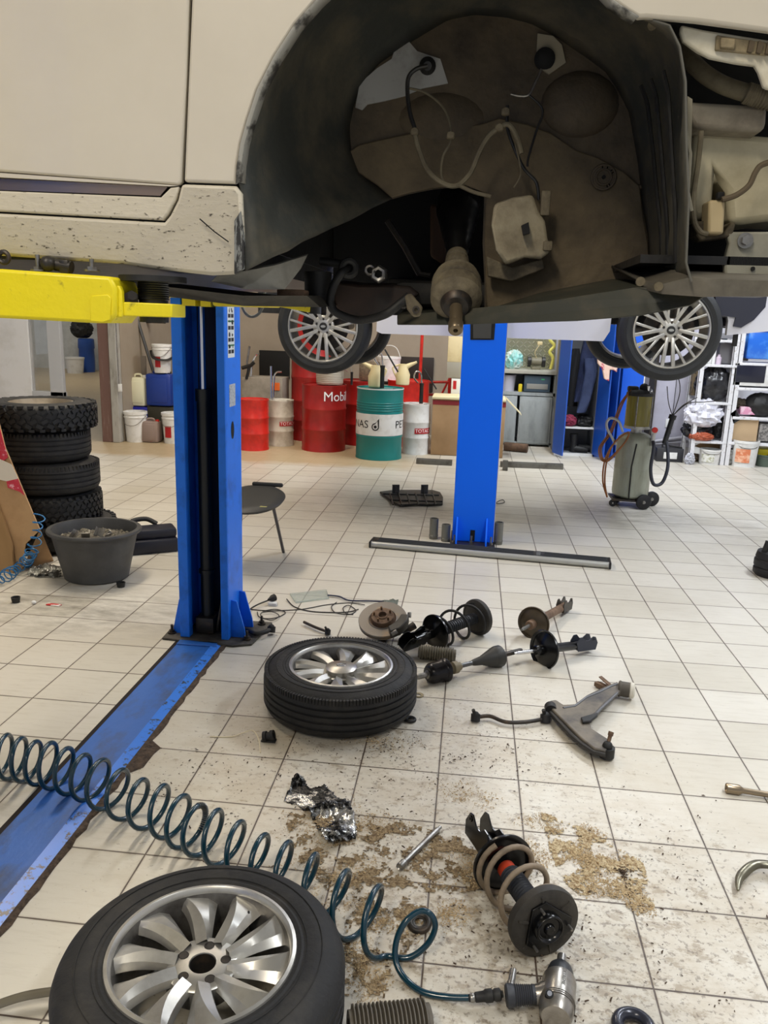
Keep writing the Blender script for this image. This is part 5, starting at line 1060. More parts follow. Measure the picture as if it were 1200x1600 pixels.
# tyres
sx0, sy0 = -2.72, 5.16
def stack_tyre(name, label, x, y, z, R, w, kind, m, rim=False, M2=None):
    M_ = M2 if M2 is not None else Matrix.Translation((x, y, z)); t = T(name, label, 'tyre', M=M_, group='tyres in the stack at the left')
    b = MB(M_); Rr = R*.58
    p = tyre_profile(R, w, Rr, 4 if kind == 'road' else 0); pr = p+[(Rr+.012, .03), (R-.03, .05), (R-.03, w-.05), (Rr+.012, w-.03)]
    b.lathe(pr, 64, closed=True)
    ty = b.build('carcass', m, t, ang=30)
    if kind != 'road':
        b = MB(M_); tread_lugs(b, R, w, 34 if kind == 'lug' else 40); b.build('tread_lugs', m, t)
    else:
        b = MB(M_)
        for k in range(72): b.box((R-.010, 0, w-.03), (.018, .014, .03), Matrix.Rotation(2*pi*k/72, 4, 'Z'))
        b.build('shoulder_blocks', m, t)
    if rim:
        b = MB(M_); b.lathe([(Rr+.004, w-.012), (Rr-.006, w-.01), (Rr-.014, w-.03), (Rr-.03, w-.06), (Rr-.06, w-.055), (Rr-.09, w-.04), (.05, w-.04), (.048, w-.08), (0, w-.08)], 48); b.build('steel_rim', mat('dusty_steel_rim', (146, 136, 120), .5, .4, ((100, 88, 72), 6, .45, .75)), t)
sc_ = F(100, 870); 
zz = 0; base_c = Vector((-2.94, 5.34, 0)); 
stack_tyre('tyre', 'lowest tyre of the stack, jutting out to the right, with chunky tread', base_c.x+.06, base_c.y, .0, .345, .2, 'lug', m_rubc)
stack_tyre('tyre', 'winter tyre second from the bottom of the stack', base_c.x-.02, base_c.y, .20, .325, .2, 'snow', m_rubc)
stack_tyre('tyre', 'worn ribbed tyre in the middle of the stack, pushed to the right', base_c.x-.02, base_c.y, .40, .325, .225, 'road', m_rub)
stack_tyre('tyre', 'worn ribbed tyre just below the topmost one of the stack', base_c.x-.07, base_c.y, .625, .32, .225, 'road', m_rub)
stack_tyre('tyre', 'topmost tyre of the stack, with chunky lugs and a dusty rim', base_c.x-.07, base_c.y, .85, .365, .19, 'lug', m_rubc, rim=True)
# leaning carton with red tape
t = T('carton', 'tall carton with red tape leaning at the left edge by the tyre stack', 'carton', F(30, 900))
q = [F(-190, 935, .0), F(58, 900, .0)]
y0 = F(58, 905).y+.13
pts = [Y(-200, 620, y0+.1), Y(-12, 620, y0+.1), Y(8, 700, y0+.08), Y(62, 828, y0+.03), Y(40, 850, y0+.01), Y(33, 893, y0), Y(-200, 900, y0)]
b = MB(); b.slab(pts, (0, .01, 0)); b.build('front_flap', m_card, t)
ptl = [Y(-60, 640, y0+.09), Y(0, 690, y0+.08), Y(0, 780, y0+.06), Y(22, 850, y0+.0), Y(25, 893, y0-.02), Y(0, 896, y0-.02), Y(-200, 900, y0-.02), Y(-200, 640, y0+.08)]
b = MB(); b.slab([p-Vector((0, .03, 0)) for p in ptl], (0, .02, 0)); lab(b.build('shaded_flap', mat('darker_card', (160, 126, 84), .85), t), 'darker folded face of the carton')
b = MB(); b.slab([Y(33, 893, y0+.012), Y(62, 828, y0+.04), Y(84, 880, y0+.25), Y(60, 888, y0+.25)], (0, .01, 0)); b.build('side_flap', m_card, t)
b = MB(); b.slab([Y(-40, 650, y0+.075), Y(-10, 655, y0+.075), Y(0, 672, y0+.075), Y(12, 715, y0+.06), Y(-2, 726, y0+.06), Y(-40, 700, y0+.06)], (0, .004, 0)).slab([Y(10, 752, y0+.04), Y(28, 748, y0+.04), Y(30, 756, y0+.04), Y(38, 774, y0+.035), Y(30, 768, y0+.035), Y(12, 762, y0+.035)], (0, .003, 0)); b.build('red_tape', mat('red_tape', (196, 42, 62), .3, 0, ((236, 180, 190), 30, .55, .65)), t)
b = MB(); b.slab([Y(-40, 700, y0+.055), Y(10, 722, y0+.055), Y(18, 726, y0+.05), Y(28, 748, y0+.04), Y(10, 752, y0+.04), Y(-40, 740, y0+.05)], (0, .003, 0)); b.build('clear_tape', mat('hazy_tape', (216, 206, 190), .2), t)
# blue coiled hose at the left edge
pts_b = [(-50, 930, 0), (-20, 922, 0), (6, 912, 0), (16, 905, .0), (28, 897, .0), (40, 888, .01), (48, 876, .04), (54, 862, .09), (58, 846, .15), (60, 830, .21), (62, 815, .27)]
yh_ = F(40, 897).y-.06; bb_ = [F(a, c_, z) if z < .02 else Y(a, c_, yh_) for a, c_, z in pts_b]; n2 = 22; P = []
rr_ = .036; path = smooth_path(bb_, 8); dist = [0]
for a_, c_ in zip(path, path[1:]): dist.append(dist[-1]+(c_-a_).length)
tot = dist[-1]; turns = 20
for i in range(turns*n2+1):
    s_ = tot*i/(turns*n2); j = max(k for k in range(len(dist)) if dist[k] <= s_+1e-9); j = min(j, len(path)-2)
    f_ = (s_-dist[j])/max(dist[j+1]-dist[j], 1e-9); B_ = path[j].lerp(path[j+1], f_); d_ = (path[j+1]-path[j]).normalized()
    u = (Vector((0, 0, 1))-d_*d_.z).normalized(); w_ = d_.cross(u); a = 2*pi*i/n2; rq = rr_*(1+.2*sin(i/n2*1.3))
    P.append(B_+Vector((0, 0, rr_*1.1))+u*rq*cos(a)*.9+w_*rq*sin(a))
one('coiled_hose', MB().tube(P, .0042, 7), mat('bright_blue_hose', (34, 106, 160), .3), 'bright blue coiled hose hanging in front of the carton at the left edge', 'air hose', ang=80)
sheet('plastic_film', [(62, 885), (95, 888), (96, 903), (60, 903), (40, 898)], .05, 12, mat('grey_film', (150, 150, 142), .25, 0, ((70, 66, 60), 12, .45, .6)), 'crumpled grey plastic film beside the tub', 'plastic film')
def cap(name, pt, r, h, m, label):
    p = F(*pt); one(name, MB(Matrix.Translation(p)).lathe([(0, 0), (r*.8, 0), (r, h), (r*.8, h), (r*.7, h*.4), (0, h*.4)], 20), m, label, 'cap', base=p)
cap('dust_cap', (25, 941), .026, .032, m_bmatt, 'small black cup-shaped cap on the floor at the left edge')
cap('dust_cap', (189, 917), .028, .03, m_bmatt, 'small black cap just right of the tub')
p = F(53, 944); one('paper_scrap', MB(Matrix.Translation(p)).sphere((0, 0, .012), .014, 6, (1, .8, .8)), m_wpl, 'tiny white paper ball near the left edge', 'paper scrap', base=p)
p = F(84, 946); one('paper_scrap', MB(Matrix.Translation(p)).box((0, 0, .004), (.085, .028, .006), rz=-.12, bev=.001), mat('red_scrap', (188, 46, 44), .5, 0, ((226, 220, 214), 24, .5, .55)), 'red and white scrap of card on the floor at the left', 'paper scrap', base=p)
P_ = smooth_path([F(-80, 1600, .01), F(-10, 1572, .02), F(40, 1556, .03), F(92, 1548, .03)], 8)
one('rubber_strip', MB().tube(P_, .014, 8, flat=.5), mat('grey_olive_rubber', (96, 90, 74), .6), 'grey-olive rubber strip at the lower left corner beside the nearest wheel', 'rubber strip')
# ---------------------------------------------------------------- chair
z = .47; c = F(395, 779, z); t = T('chair', 'black chair with a torn seat half hidden behind the left lift column', 'chair', (c.x, c.y, 0))
m_seat = mat('black_vinyl', (38, 38, 37), .55)
b = MB(Matrix.Translation((c.x, c.y, z)) @ Matrix.Rotation(.13, 4, 'X') @ Matrix.Diagonal((1.0, 1.25, 1, 1))); b.lathe([(0, -.03), (.16, -.03), (.2, -.02), (.215, 0), (.2, .012), (.15, .016), (0, .014)], 40); b.build('seat', m_seat, t)
b = MB(Matrix.Translation((c.x+.04, c.y+.24, z+.05))); b.box((0, 0, 0), (.22, .03, .03), bev=.012); b.build('backrest_foot', m_seat, t)
p = F(411, 792, z+.014); b = MB(Matrix.Translation(p)); b.prism([(-.02, -.008), (.022, -.004), (.024, .008), (-.004, .006), (-.018, .012)], 0, .003); lab(b.build('seat_tear', mat('yellow_foam', (172, 166, 96), .9), t), 'yellow foam showing through a tear')
fl = F(443, 863); fl2 = F(371, 862)
for a_, d_ in ((Vector((c.x+.16, c.y-.08, z-.03)), Vector((fl.x, fl.y, 0))), (Vector((c.x-.08, c.y-.14, z-.035)), Vector((c.x-.11, c.y-.22, 0))), (Vector((c.x-.12, c.y+.14, z)), Vector((c.x-.16, c.y+.2, 0))), (Vector((c.x-.16, c.y+.05, z-.01)), Vector((c.x-.2, c.y+.1, 0)))):
    b = MB(); b.tube([a_, d_], .011, 10, flat=1.3); b.build('leg', mat('dark_leg', (46, 44, 52), .35, .3), t)
# ---------------------------------------------------------------- black plastic undertray on the floor
t = T('plastic_shield', 'black ribbed car undershield lying on the floor left of the middle column', 'undershield', F(645, 782))
def f1(pts, z=0.01): return [F(560+a/2.857, 680+c_/2.857, z) for a, c_ in pts]
b = MB(); b.slab(f1([(95, 260), (150, 253), (230, 252), (330, 252), (365, 262), (378, 285), (376, 312), (320, 316), (255, 314), (185, 320), (150, 303), (130, 285)], .006), (0, 0, .02)); b.build('shield_panel', m_blackp, t, bevel=.004)
b = MB()
for k in range(6):
    q = f1([(140+k*38, 258), (155+k*38, 310)], .03); b.tube(q, .008, 6)
b.tube(f1([(110, 262), (360, 268)], .03), .008, 6).tube(f1([(140, 290), (375, 296)], .03), .008, 6); b.build('shield_ribs', m_blackp, t)
for x_ in (150, 278):
    q = f1([(x_, 262), (x_+32, 262)], .02); d_ = (q[1]-q[0]); up2 = Vector((0, .01, .085)); b = MB(); b.slab([q[0], q[1], q[1]+up2, q[0]+up2], (0, .01, 0)).slab([q[0]+up2, q[1]+up2, q[1]+up2+Vector((0, -.03, .004)), q[0]+up2+Vector((0, -.03, .004))], (0, 0, .006)).slab([q[0]+d_*.4, q[0]+d_*.55, q[0]+d_*.55+up2*.9, q[0]+d_*.4+up2*.9], (0, -.02, 0)); b.build('clip_tab', mat('charcoal_clip', (62, 62, 66), .5), t)
wire('cable', 'small loop of wire on the tiles right of the middle column', [(768, 800, .02), (775, 786, .02), (785, 781, .012), (788, 785, .01), (778, 787, .01), (768, 784, .02)], .004, m_cab)
wire('cable', 'black cable dangling down the right side of the middle column', [(766, 792, .03), (770, 810, .02), (771, 830, .02), (772, 846, .01)], .004, m_cab)
# steel rail behind the middle column
def rail(label, a_, c_, m):
    p, q = F(*a_), F(*c_); d_ = (q-p).normalized(); n_ = Vector((-d_.y, d_.x, 0)); b = MB(Matrix(((d_.x, n_.x, 0, p.x), (d_.y, n_.y, 0, p.y), (0, 0, 1, 0), (0, 0, 0, 1)))); L_ = (q-p).length
    b.box((L_/2, .045, .03), (L_, .09, .06), bev=.004).box((L_/2, .045, .062), (L_, .03, .006)); return one('steel_rail', b, m, label, 'steel rail', base=(p+q)/2)
m_rail = mat('dull_rail', (112, 110, 104), .45, .5, ((70, 66, 60), 10, .45, .8))
rail('low steel rail on the floor in front of the tall carton', (650, 725), (706, 728), m_rail)
rail('low steel rail on the floor in front of the grey cabinet', (782, 730), (880, 734), m_rail)
p = F(789, 735); one('rail_post', MB(Matrix.Translation(p)).box((0, 0, .06), (.06, .06, .12), bev=.004), m_rail, 'short steel post stub at the end of the rail by the cabinet', 'steel stub', base=p)
# ---------------------------------------------------------------- oil drainer
c = F(982, 789); c = Vector((c.x, c.y+.0, 0)); t = T('oil_drainer', 'wheeled waste oil drainer with a grey tank and an amber glass on top', 'oil drainer', c)
m_tank2 = mat('scratched_grey_tank', (164, 168, 152), .4, .2, ((126, 124, 108), 3, .42, .8), stretch=(3, 3, .6))
b = MB(Matrix.Translation(c)); b.lathe([(0, .09), (.14, .09), (.165, .11), (.17, .14), (.17, .36), (.173, .37), (.17, .38), (.17, .60), (.16, .655), (.12, .69), (.08, .705), (0, .705)], 44); b.build('tank', m_tank2, t)
b = MB(Matrix.Translation(c)); b.lathe([(0, .70), (.05, .70), (.05, .74), (.12, .745), (.12, .77), (0, .77)], 32); b.build('glass_base', m_silver, t)
b = MB(Matrix.Translation(c)); b.lathe([(.116, .77), (.116, 1.05), (0, 1.05), (0, .77)], 36); b.build('glass_cylinder', mat('amber_oil', (134, 124, 48), .12, 0, ((104, 96, 34), 3, .4, .7), stretch=(4, 4, .3)), t)
b = MB(Matrix.Translation(c)); b.lathe([(0, 1.05), (.125, 1.05), (.125, 1.075), (.1, 1.1), (0, 1.11)], 32); b.box((-.07, 0, 1.11), (.1, .07, .05), bev=.015).sphere((.03, 0, 1.12), .045, 8); b.build('top_cap', m_bmatt, t)
b = MB(Matrix.Translation(c)); b.cyl((.05, -.06, 1.09), (.05, -.08, 1.15), .014, 12).sphere((.08, -.05, 1.10), .018, 8).box((.05, -.08, 1.08), (.05, .02, .02)); b.build('valve', m_chrome, t)
for k, a_ in enumerate((-1.9, -.5, .9, 2.3)):
    b = MB(Matrix.Translation(c)); b.cyl((.119*cos(a_), .119*sin(a_), .76), (.119*cos(a_), .119*sin(a_), 1.06), .005, 8); b.build('tie_rod', m_steel, t)
b = MB(Matrix.Translation(c)); b.box((0, 0, .07), (.36, .28, .02), bev=.004); b.build('trolley_frame', m_dsteel, t)
for nm, dx, dy, R_, w_ in (('wheel', .10, -.17, .072, .035), ('wheel', .21, -.0, .072, .035), ('caster', -.17, -.10, .035, .02), ('caster', -.10, .08, .035, .02)):
    b = MB(Matrix.Translation((c.x+dx, c.y+dy, R_)) @ Matrix.Rotation(radians(90), 4, 'X') @ Matrix.Rotation(.25, 4, 'Y')); b.lathe([(0, -w_/2), (R_*.4, -w_/2), (R_*.5, -w_/2+.004), (R_*.9, -w_/2), (R_, -w_/3), (R_, w_/3), (R_*.9, w_/2), (0, w_/2)], 28); q = b.build(nm, m_bmatt, t)
    b = MB(Matrix.Translation((c.x+dx, c.y+dy, R_)) @ Matrix.Rotation(radians(90), 4, 'X')); b.lathe([(0, w_/2+.003), (R_*.22, w_/2+.003), (R_*.22, -w_/2), (0, -w_/2)], 16); b.build('hub', m_steel, q)
b = MB(Matrix.Translation(c)); b.tube([(-.04, -.172, .1), (-.045, -.175, .4), (-.02, -.172, .62)], .007, 6); b.build('cable', m_bmatt, t)
b = MB(Matrix.Translation(c)); b.tube(smooth_path([(.13, -.08, .66), (.13, -.2, .6), (.12, -.22, .4), (.16, -.22, .26), (.24, -.2, .27), (.28, -.18, .4), (.28, -.12, .55), (.26, -.08, .66)], 8), .016, 12); b.build('suction_hose', mat('slate_hose', (40, 42, 52), .45), t)
b = MB(Matrix.Translation(c)); b.cyl((.25, -.08, .62), (.30, -.06, .86), .024, 16).cyl((.295, -.06, .85), (.305, -.058, .89), .034, 16); b.build('probe_holder', m_bmatt, t)
for k, pp in enumerate(([(.30, -.06, .88), (.34, -.06, 1.1), (.30, -.06, 1.25), (.22, -.06, 1.3)], [(.30, -.06, .88), (.25, -.06, 1.0), (.22, -.06, 1.15)], [(.30, -.06, .88), (.42, -.06, 1.0), (.56, -.06, 1.02), (.72, -.06, 1.04)], [(.30, -.06, .88), (.38, -.06, .98), (.5, -.06, 1.06)])):
    b = MB(Matrix.Translation(c)); b.tube(smooth_path(pp, 7), .004, 6); b.build('suction_probe', m_dsteel, t)
b = MB(Matrix.Translation(c)); b.box((.13, -.13, .74), (.06, .05, .05), bev=.01).cyl((.13, -.13, .6), (.13, -.13, .74), .02, 12); b.build('valve_block', m_silver, t)
b = MB(Matrix.Translation(c)); b.cyl((.13, -.16, .755), (.13, -.18, .755), .026, 16); lab(b.build('valve_knob', m_red, t), 'red round valve knob')
for k, ox in enumerate((0, .018)):
    b = MB(Matrix.Translation(c)); b.tube(smooth_path([(-.09, -.03, 1.10), (-.16-ox, -.06, .98), (-.24-ox, -.1, .72), (-.33-ox, -.12, .55), (-.27-ox, -.16, .44), (-.13, -.16, .62), (-.10, -.14, .72), (-.22, -.16, .62), (-.27-ox, -.15, .45), (-.27-ox, -.14, .25), (-.23, -.12, .09)], 8), .008, 8); b.build('copper_tube', mat('copper_brown', (150, 96, 58), .35, .5), t)
b = MB(Matrix.Translation(c)); b.tube(smooth_path([(-.20, -.14, .60), (-.30, -.14, .76), (-.28, -.14, .84), (-.20, -.14, .82), (-.15, -.14, .72)], 8), .012, 8); b.build('handle_loop', m_silver, t)
# black object cut off by the right edge
c = F(1204, 905); c = Vector((c.x+.05, c.y+.1, 0)); t = T('floor_jack', 'black round-sided object on the floor cut off by the right edge', 'jack', c)
b = MB(Matrix.Translation(c)); b.lathe([(0, 0), (.12, 0), (.135, .02), (.135, .05), (.125, .06), (.135, .07), (.135, .11), (.125, .12), (.13, .13), (.12, .17), (0, .18)], 32); b.build('base', m_bmatt, t)
b = MB(Matrix.Translation(c)); b.cyl((-.09, -.02, .16), (-.07, -.02, .25), .02, 12).cyl((0, 0, .17), (0, 0, .24), .03, 16); b.build('stem', m_bmatt, t)
c = F(1200, 728); one('wooden_block', MB(Matrix.Translation((c.x+.12, c.y+.1, 0))).box((0, 0, .07), (.28, .2, .14), bev=.004), mat('reddish_wood', (142, 92, 70), .8), 'reddish wooden block at the right edge in front of the shelves', 'wooden block')
# ---------------------------------------------------------------- helpers for the back of the room
def bxd(b, x0, x1, yt, yb, D, dep, bev=.004, mid=None):   # box filling a pixel rectangle at depth D, `dep` deep
    m_ = (x0+x1)/2; a = Y(x0, (yt+yb)/2, D); c = Y(x1, (yt+yb)/2, D); t_ = Y(m_, yt, D); u = Y(m_, yb, D)
    return b.box(((a.x+c.x)/2, D+dep/2, (t_.z+u.z)/2), (c.x-a.x, dep, t_.z-u.z), bev=bev)
def crate(name, label, cat, x0, x1, yt, yb, D, dep, m, bev=.004, group=None, zfloor=False):
    b = MB(); bxd(b, x0, x1, yt, yb, D, dep, bev)
    if zfloor:
        lo = min(v.z for v in b.v); hi = max(v.z for v in b.v); b.v = [Vector((v.x, v.y, hi*(v.z-lo)/(hi-lo))) for v in b.v]
    return one(name, b, m, label, cat, group)
def drum(label, pxc, pyb, R, H, m, base=None, closed=True, group='oil drums at the back'):
    c = base or F(pxc, pyb)+Vector((0, R, 0)); t = T('oil_drum', label, 'drum', c, group=group)
    M_ = Matrix.Translation(c)
    pr = [(0, .012), (R-.012, .012), (R-.01, 0), (R, 0), (R, .02), (R-.004, .03)]
    for f_ in (.33, .64): pr += [(R-.004, H*f_-.02), (R+.003, H*f_-.006), (R+.003, H*f_+.006), (R-.004, H*f_+.02)]
    pr += [(R-.004, H-.03), (R, H-.02), (R, H), (R-.01, H), (R-.012, H-.014), (0, H-.014)]
    b = MB(M_); b.lathe(pr, 48); b.build('drum_shell', m, t)
    b = MB(M_); b.lathe([(.0, H-.013), (.022, H-.013), (.022, H-.004), (0, H-.004)], 14, Matrix.Translation((R*.6, -.02, 0))); b.build('bung', m_steel, t)
    return t, c, R, H
def face_ang(c): return atan2(-c.y, -c.x)
def band(t, c, R, z0, z1, m, name, a0=None, a1=None):
    b = MB(Matrix.Translation(c)); b.lathe([(R, z0), (R, z1)], 40, a0=a0 if a0 is not None else 0, a1=a1 if a1 is not None else 2*pi); return b.build(name, m, t)
def logo_text(t, c, R, z, s, size, m, da=0, sx=1):
    b = MB(Matrix.Translation(c)); text_cyl(b, s, size, R, z, face_ang(c)+da, sx=sx); return b.build('lettering', m, t)
D_ = []
t, c, R, H = drum('small bright red drum right behind the left lift column', 390, 705, .195, .64, m_red)
t, c, R, H = drum('small whitish drum with a red name band left of the big dark red drums', 434, 698, .17, .60, mat('dirty_white_drum', (206, 202, 190), .45, 0, ((160, 152, 136), 5, .45, .75)))
fa = face_ang(c); band(t, c, R+.001, .27, .33, m_text_r, 'name_band', fa-.1, fa+1.5); logo_text(t, c, R+.003, .30, 'TOTACHI', .06, m_text_w, .7)
t, c, R, H = drum('big dark red drum with white lettering beside the small whitish drum', 499, 707, .285, .84, m_dred)
logo_text(t, c, R+.004, .70, 'Mobil', .17, m_text_w, .62)
mob = (c, H)
t, c, R, H = drum('dark red drum squeezed between the lettered red drum and the teal one', 559, 697, .285, .86, m_dred)
band(t, c, R+.001, .55, .66, m_wpl, 'paper_label', face_ang(c)+.2, face_ang(c)+.6)
t, c, R, H = drum('teal drum with a wide white band and a drop emblem', 587, 720, .287, .86, m_teal); teal = (c, H)
fa = face_ang(c); band(t, c, R+.004, .30, .56, m_wpl, 'white_band')
logo_text(t, c, R+.006, .43, 'PETRONAS', .13, m_text_k, -1.62, 1.05); logo_text(t, c, R+.006, .43, 'PETRONAS', .13, m_text_k, 1.86, 1.05)
b = MB(Matrix.Translation(c)); vs = []; fs = []
def cyl_ring(outer, inner):
    o = len(vs); k_ = len(outer)
    for (x, z) in outer+inner: a = fa-.17+x/(R+.006); vs.append(((R+.006)*cos(a), (R+.006)*sin(a), .43+z))
    for i in range(k_): fs.append((o+i, o+(i+1) % k_, o+k_+(i+1) % k_, o+k_+i))
def dropshape(r_, ax_, az_): return [(r_*cos(1.6+i*4.6/20), -.02+r_*sin(1.6+i*4.6/20)) for i in range(21)]+[(ax_, az_)]
cyl_ring(dropshape(.046, .045, .082), dropshape(.033, .026, .055)); cyl_ring([(.018*cos(2*pi*i/20), -.02+.018*sin(2*pi*i/20)) for i in range(20)], [(.0, -.02)]*20)
b.add(vs, fs); b.build('drop_emblem', m_text_k, t)
for zz in (.60, .63, .66, .69): 
    b = MB(Matrix.Translation(c)); b.torus(R-.003, .006, 48, 6, z=zz); b.build('roll_ridge', m_teal, t)
band(t, c, R+.002, H-.012, H+.001, m_wpl, 'white_rim')
t, c, R, H = drum('red drum partly hidden between the teal drum and the small white one', 632, 699, .285, .88, m_red)
t, c, R, H = drum('small white drum with a red name band in front of the tall carton', 647, 711, .175, .64, m_wpl); totw = (c, H)
fa = face_ang(c); band(t, c, R+.001, .27, .34, m_text_r, 'name_band', fa-.1, fa+1.5); logo_text(t, c, R+.003, .305, 'TOTACHI', .062, m_text_w, .7)
t, c, R, H = drum('dark red drum standing in the shadow behind the lettered one', 480, 690, .285, .86, m_dred)
drum('dark red drum stacked on top behind the lettered one', 480, 690, .285, .86, m_dred, base=c+Vector((0, 0, .862)))
# things on the drums
def pump(label, c, hook=1, s=1, rod=True):
    t = T('drum_pump', label, 'drum pump', c); b = MB(Matrix.Translation(c)); b.lathe([(0, 0), (.026*s, 0), (.026*s, .24*s), (.03*s, .245*s), (.03*s, .27*s), (0, .27*s)], 18); b.build('pump_body', m_bmatt, t)
    b = MB(Matrix.Translation(c)); b.tube(smooth_path([(0, 0, .27*s), (-.02*hook, 0, .40*s), (-.08*hook, 0, .42*s), (-.10*hook, 0, .34*s), (-.05*hook, 0, .27*s)], 7), .010*s, 8); b.build('spout', m_chrome, t)
    if rod: b = MB(Matrix.Translation(c)); b.cyl((.02*hook, 0, .46*s), (.19*hook, -.02, .2*s), .010*s, 8); b.build('crank_handle', m_steel if hook < 0 else m_bmatt, t)
pump('black hand pump with a hooked chrome spout on the teal drum', teal[0]+Vector((.03, -.12, teal[1])), 1, 1)
pump('hand pump with a chrome hook on the small white drum', totw[0]+Vector((.05, -.02, totw[1])), 1, .95)
c1 = Y(553, 597, 10.3); pump('slim pump on the dark red drum behind the teal one', Vector((c1.x, 10.1, .845)), 1, .6, False)
c1 = F(434, 698)+Vector((-.13, .17, .588)); b = MB(Matrix.Translation(c1)); b.tube([(0, 0, 0), (0, 0, .44)], .016, 8).tube(smooth_path([(.03, 0, 0), (.04, 0, .28), (.07, 0, .36), (.14, 0, .37)], 7), .012, 8); one('drum_pump', b, m_chrome, 'chrome pump pipes standing on the small whitish drum', 'drum pump', base=c1)
cb = mob[0]+Vector((.06, .05, mob[1])); b = MB(Matrix.Translation(cb)); pr = [(0, 0), (.165, 0), (.17, .01)]
for i in range(7): z = .02+i*.022; pr += [(.17+.001*i, z), (.176+.001*i, z+.006), (.172+.001*i, z+.012)]
pr += [(.185, .18), (.17, .18), (.16, .02), (0, .02)]; b.lathe(pr, 36); one('plastic_bucket', b, mat('greyed_translucent_bucket', (172, 166, 150), .45), 'ribbed grey bucket on the lettered dark red drum', 'bucket', base=cb)
def jug(label, c, hgt, mirror):
    t = T('oil_jug', label, 'jug', c); b = MB(Matrix.Translation(c)); b.lathe([(0, 0), (.075, 0), (.085, .01), (.09, hgt*.5), (.06, hgt*.8), (.055, hgt), (.045, hgt), (.05, hgt*.8), (0, hgt*.7)], 24); b.build('jug_body', m_cream, t)
    b = MB(Matrix.Translation(c)); b.tube([(0, 0, hgt*.72), (-.06*mirror, 0, hgt*.92), (-.17*mirror, 0, hgt*1.12)], [.045, .03, .014], 12); b.build('spout', m_cream, t)
    b = MB(Matrix.Translation(c)); b.tube(smooth_path([(.05*mirror, 0, hgt*.95), (.13*mirror, 0, hgt*.8), (.08*mirror, 0, hgt*.35)], 6), .012, 8); b.build('handle', m_cream, t)
jug('cream measuring jug with its spout to the left on the teal drum', teal[0]+Vector((-.07, .02, teal[1])), .26, 1)
cj = Y(630, 601, 10.25); jug('cream jug standing on the red drum behind the small white one', Vector((cj.x, 10.15, .868)), .26, -1)
cb = Y(606, 600, 10.7); cb = Vector((cb.x, 10.62, 1.0))
crate('wall_shelf', 'narrow shelf behind the drums carrying a white bucket', 'shelf', 575, 640, 596, 601, 10.9, .3, m_dsteel)
cb = Y(607, 595, 11.05); b = MB(Matrix.Translation(cb)); b.lathe([(0, 0), (.13, 0), (.16, .3), (.165, .3), (.165, .33), (.15, .33), (.12, .02), (0, .02)], 28); b.tube(smooth_path([(-.16, 0, .3), (-.1, 0, .44), (.0, 0, .48), (.1, 0, .44), (.16, 0, .3)], 6), .005, 6); one('plastic_bucket', b, m_wpl, 'white bucket with its handle up behind the teal drum', 'bucket', base=cb)
b = MB(); bxd(b, 561, 590, 566, 594, 10.75, .25); one('rusty_tin', b, mat('speckled_tin', (128, 112, 90), .5, .3, ((72, 62, 52), 24, .4, .7)), 'speckled metal tin behind the cream jug', 'tin')
# red frame
t = T('red_stand', 'red tubular stand behind the small white drum', 'stand', F(680, 700)+Vector((0, .6, 0))); D0 = 11.1
def pxtube(b, pts, r, D, n=8): return b.tube([Y(p[0], p[1], D) for p in pts], r, n)
zf = lambda x, D: Vector((Y(x, 600, D).x, D, 0))
b = MB(); b.tube([Y(660, 517, D0), zf(655, D0)], .022, 8); b.build('upright', m_red, t)
b = MB(); pxtube(b, [(655, 597), (706, 597)], .018, D0); pxtube(b, [(655, 616), (706, 618)], .018, D0); pxtube(b, [(690, 616), (702, 592)], .014, D0); b.build('cross_bar', m_red, t)
b = MB(); b.tube([Y(703, 590, D0), zf(703, D0)], .022, 8); b.build('upright', m_red, t)
# wall panels and boxes at the back
crate('wall_board', 'black square board on the wall above the grey bin', 'board', 405, 452, 548, 592, WY-.05, .04, m_dark)
crate('wall_board', 'brown-black board on the wall behind the red stand', 'board', 624, 677, 558, 612, WY-.05, .04, mat('brown_black_panel', (34, 22, 18), .6))
crate('storage_bin', 'dusty grey bin with an orange sticker behind the small drums', 'bin', 378, 441, 590, 690, 10.6, .4, mat('dusty_grey_bin', (142, 134, 122), .7, 0, ((108, 100, 88), 5, .45, .75)), zfloor=True)
b = MB(); bxd(b, 425, 437, 598, 610, 10.592, .004, 0); _sb = [o for o in bpy.data.objects if o.get('label', '').startswith('dusty grey bin')][0]; b.build('orange_sticker', mat('orange', (226, 106, 40), .5), _sb)
for k, (p, q, r_) in enumerate((((385, 590), (392, 545), .012), ((392, 590), (399, 556), .010), ((399, 556), (404, 552), .01))):
    pass
b = MB(); b.tube([Y(388, 592, 10.7), Y(386, 566, 10.7), Y(390, 541, 10.7)], .014, 8); one('pry_bar', b, m_steel, 'steel bar standing upright in the grey bin', 'bar')
b = MB(); b.tube(smooth_path([Y(392, 592, 10.7), Y(394, 570, 10.7), Y(400, 555, 10.7), Y(405, 553, 10.7)], 5), .014, 8); one('bent_pipe', b, m_chrome, 'bent chrome pipe standing in the grey bin', 'pipe')
b = MB(); b.tube([Y(378, 575, 10.6), Y(392, 571, 10.6), Y(397, 566, 10.6)], .025, 8).tube([Y(390, 572, 10.6), Y(385, 592, 10.6)], .02, 8); one('black_gun', b, m_bmatt, 'black filler gun hooked on the grey bin', 'filler gun')
t = T('tall_carton', 'tall brown carton with a dark red band half hidden behind the middle column', 'carton', F(725, 712)+Vector((0, .25, 0)))
ccx0, ccx1 = F(672, 712).x, F(784, 712).x; ccy = F(700, 712).y; hz = Y(700, 624, ccy).z
b = MB(); b.box2((ccx0, ccy, .004), (ccx1, ccy+.5, hz), bev=.006); b.build('carton_body', mat('kraft_card', (170, 138, 102), .85, 0, ((148, 118, 84), 3, .4, .8)), t)
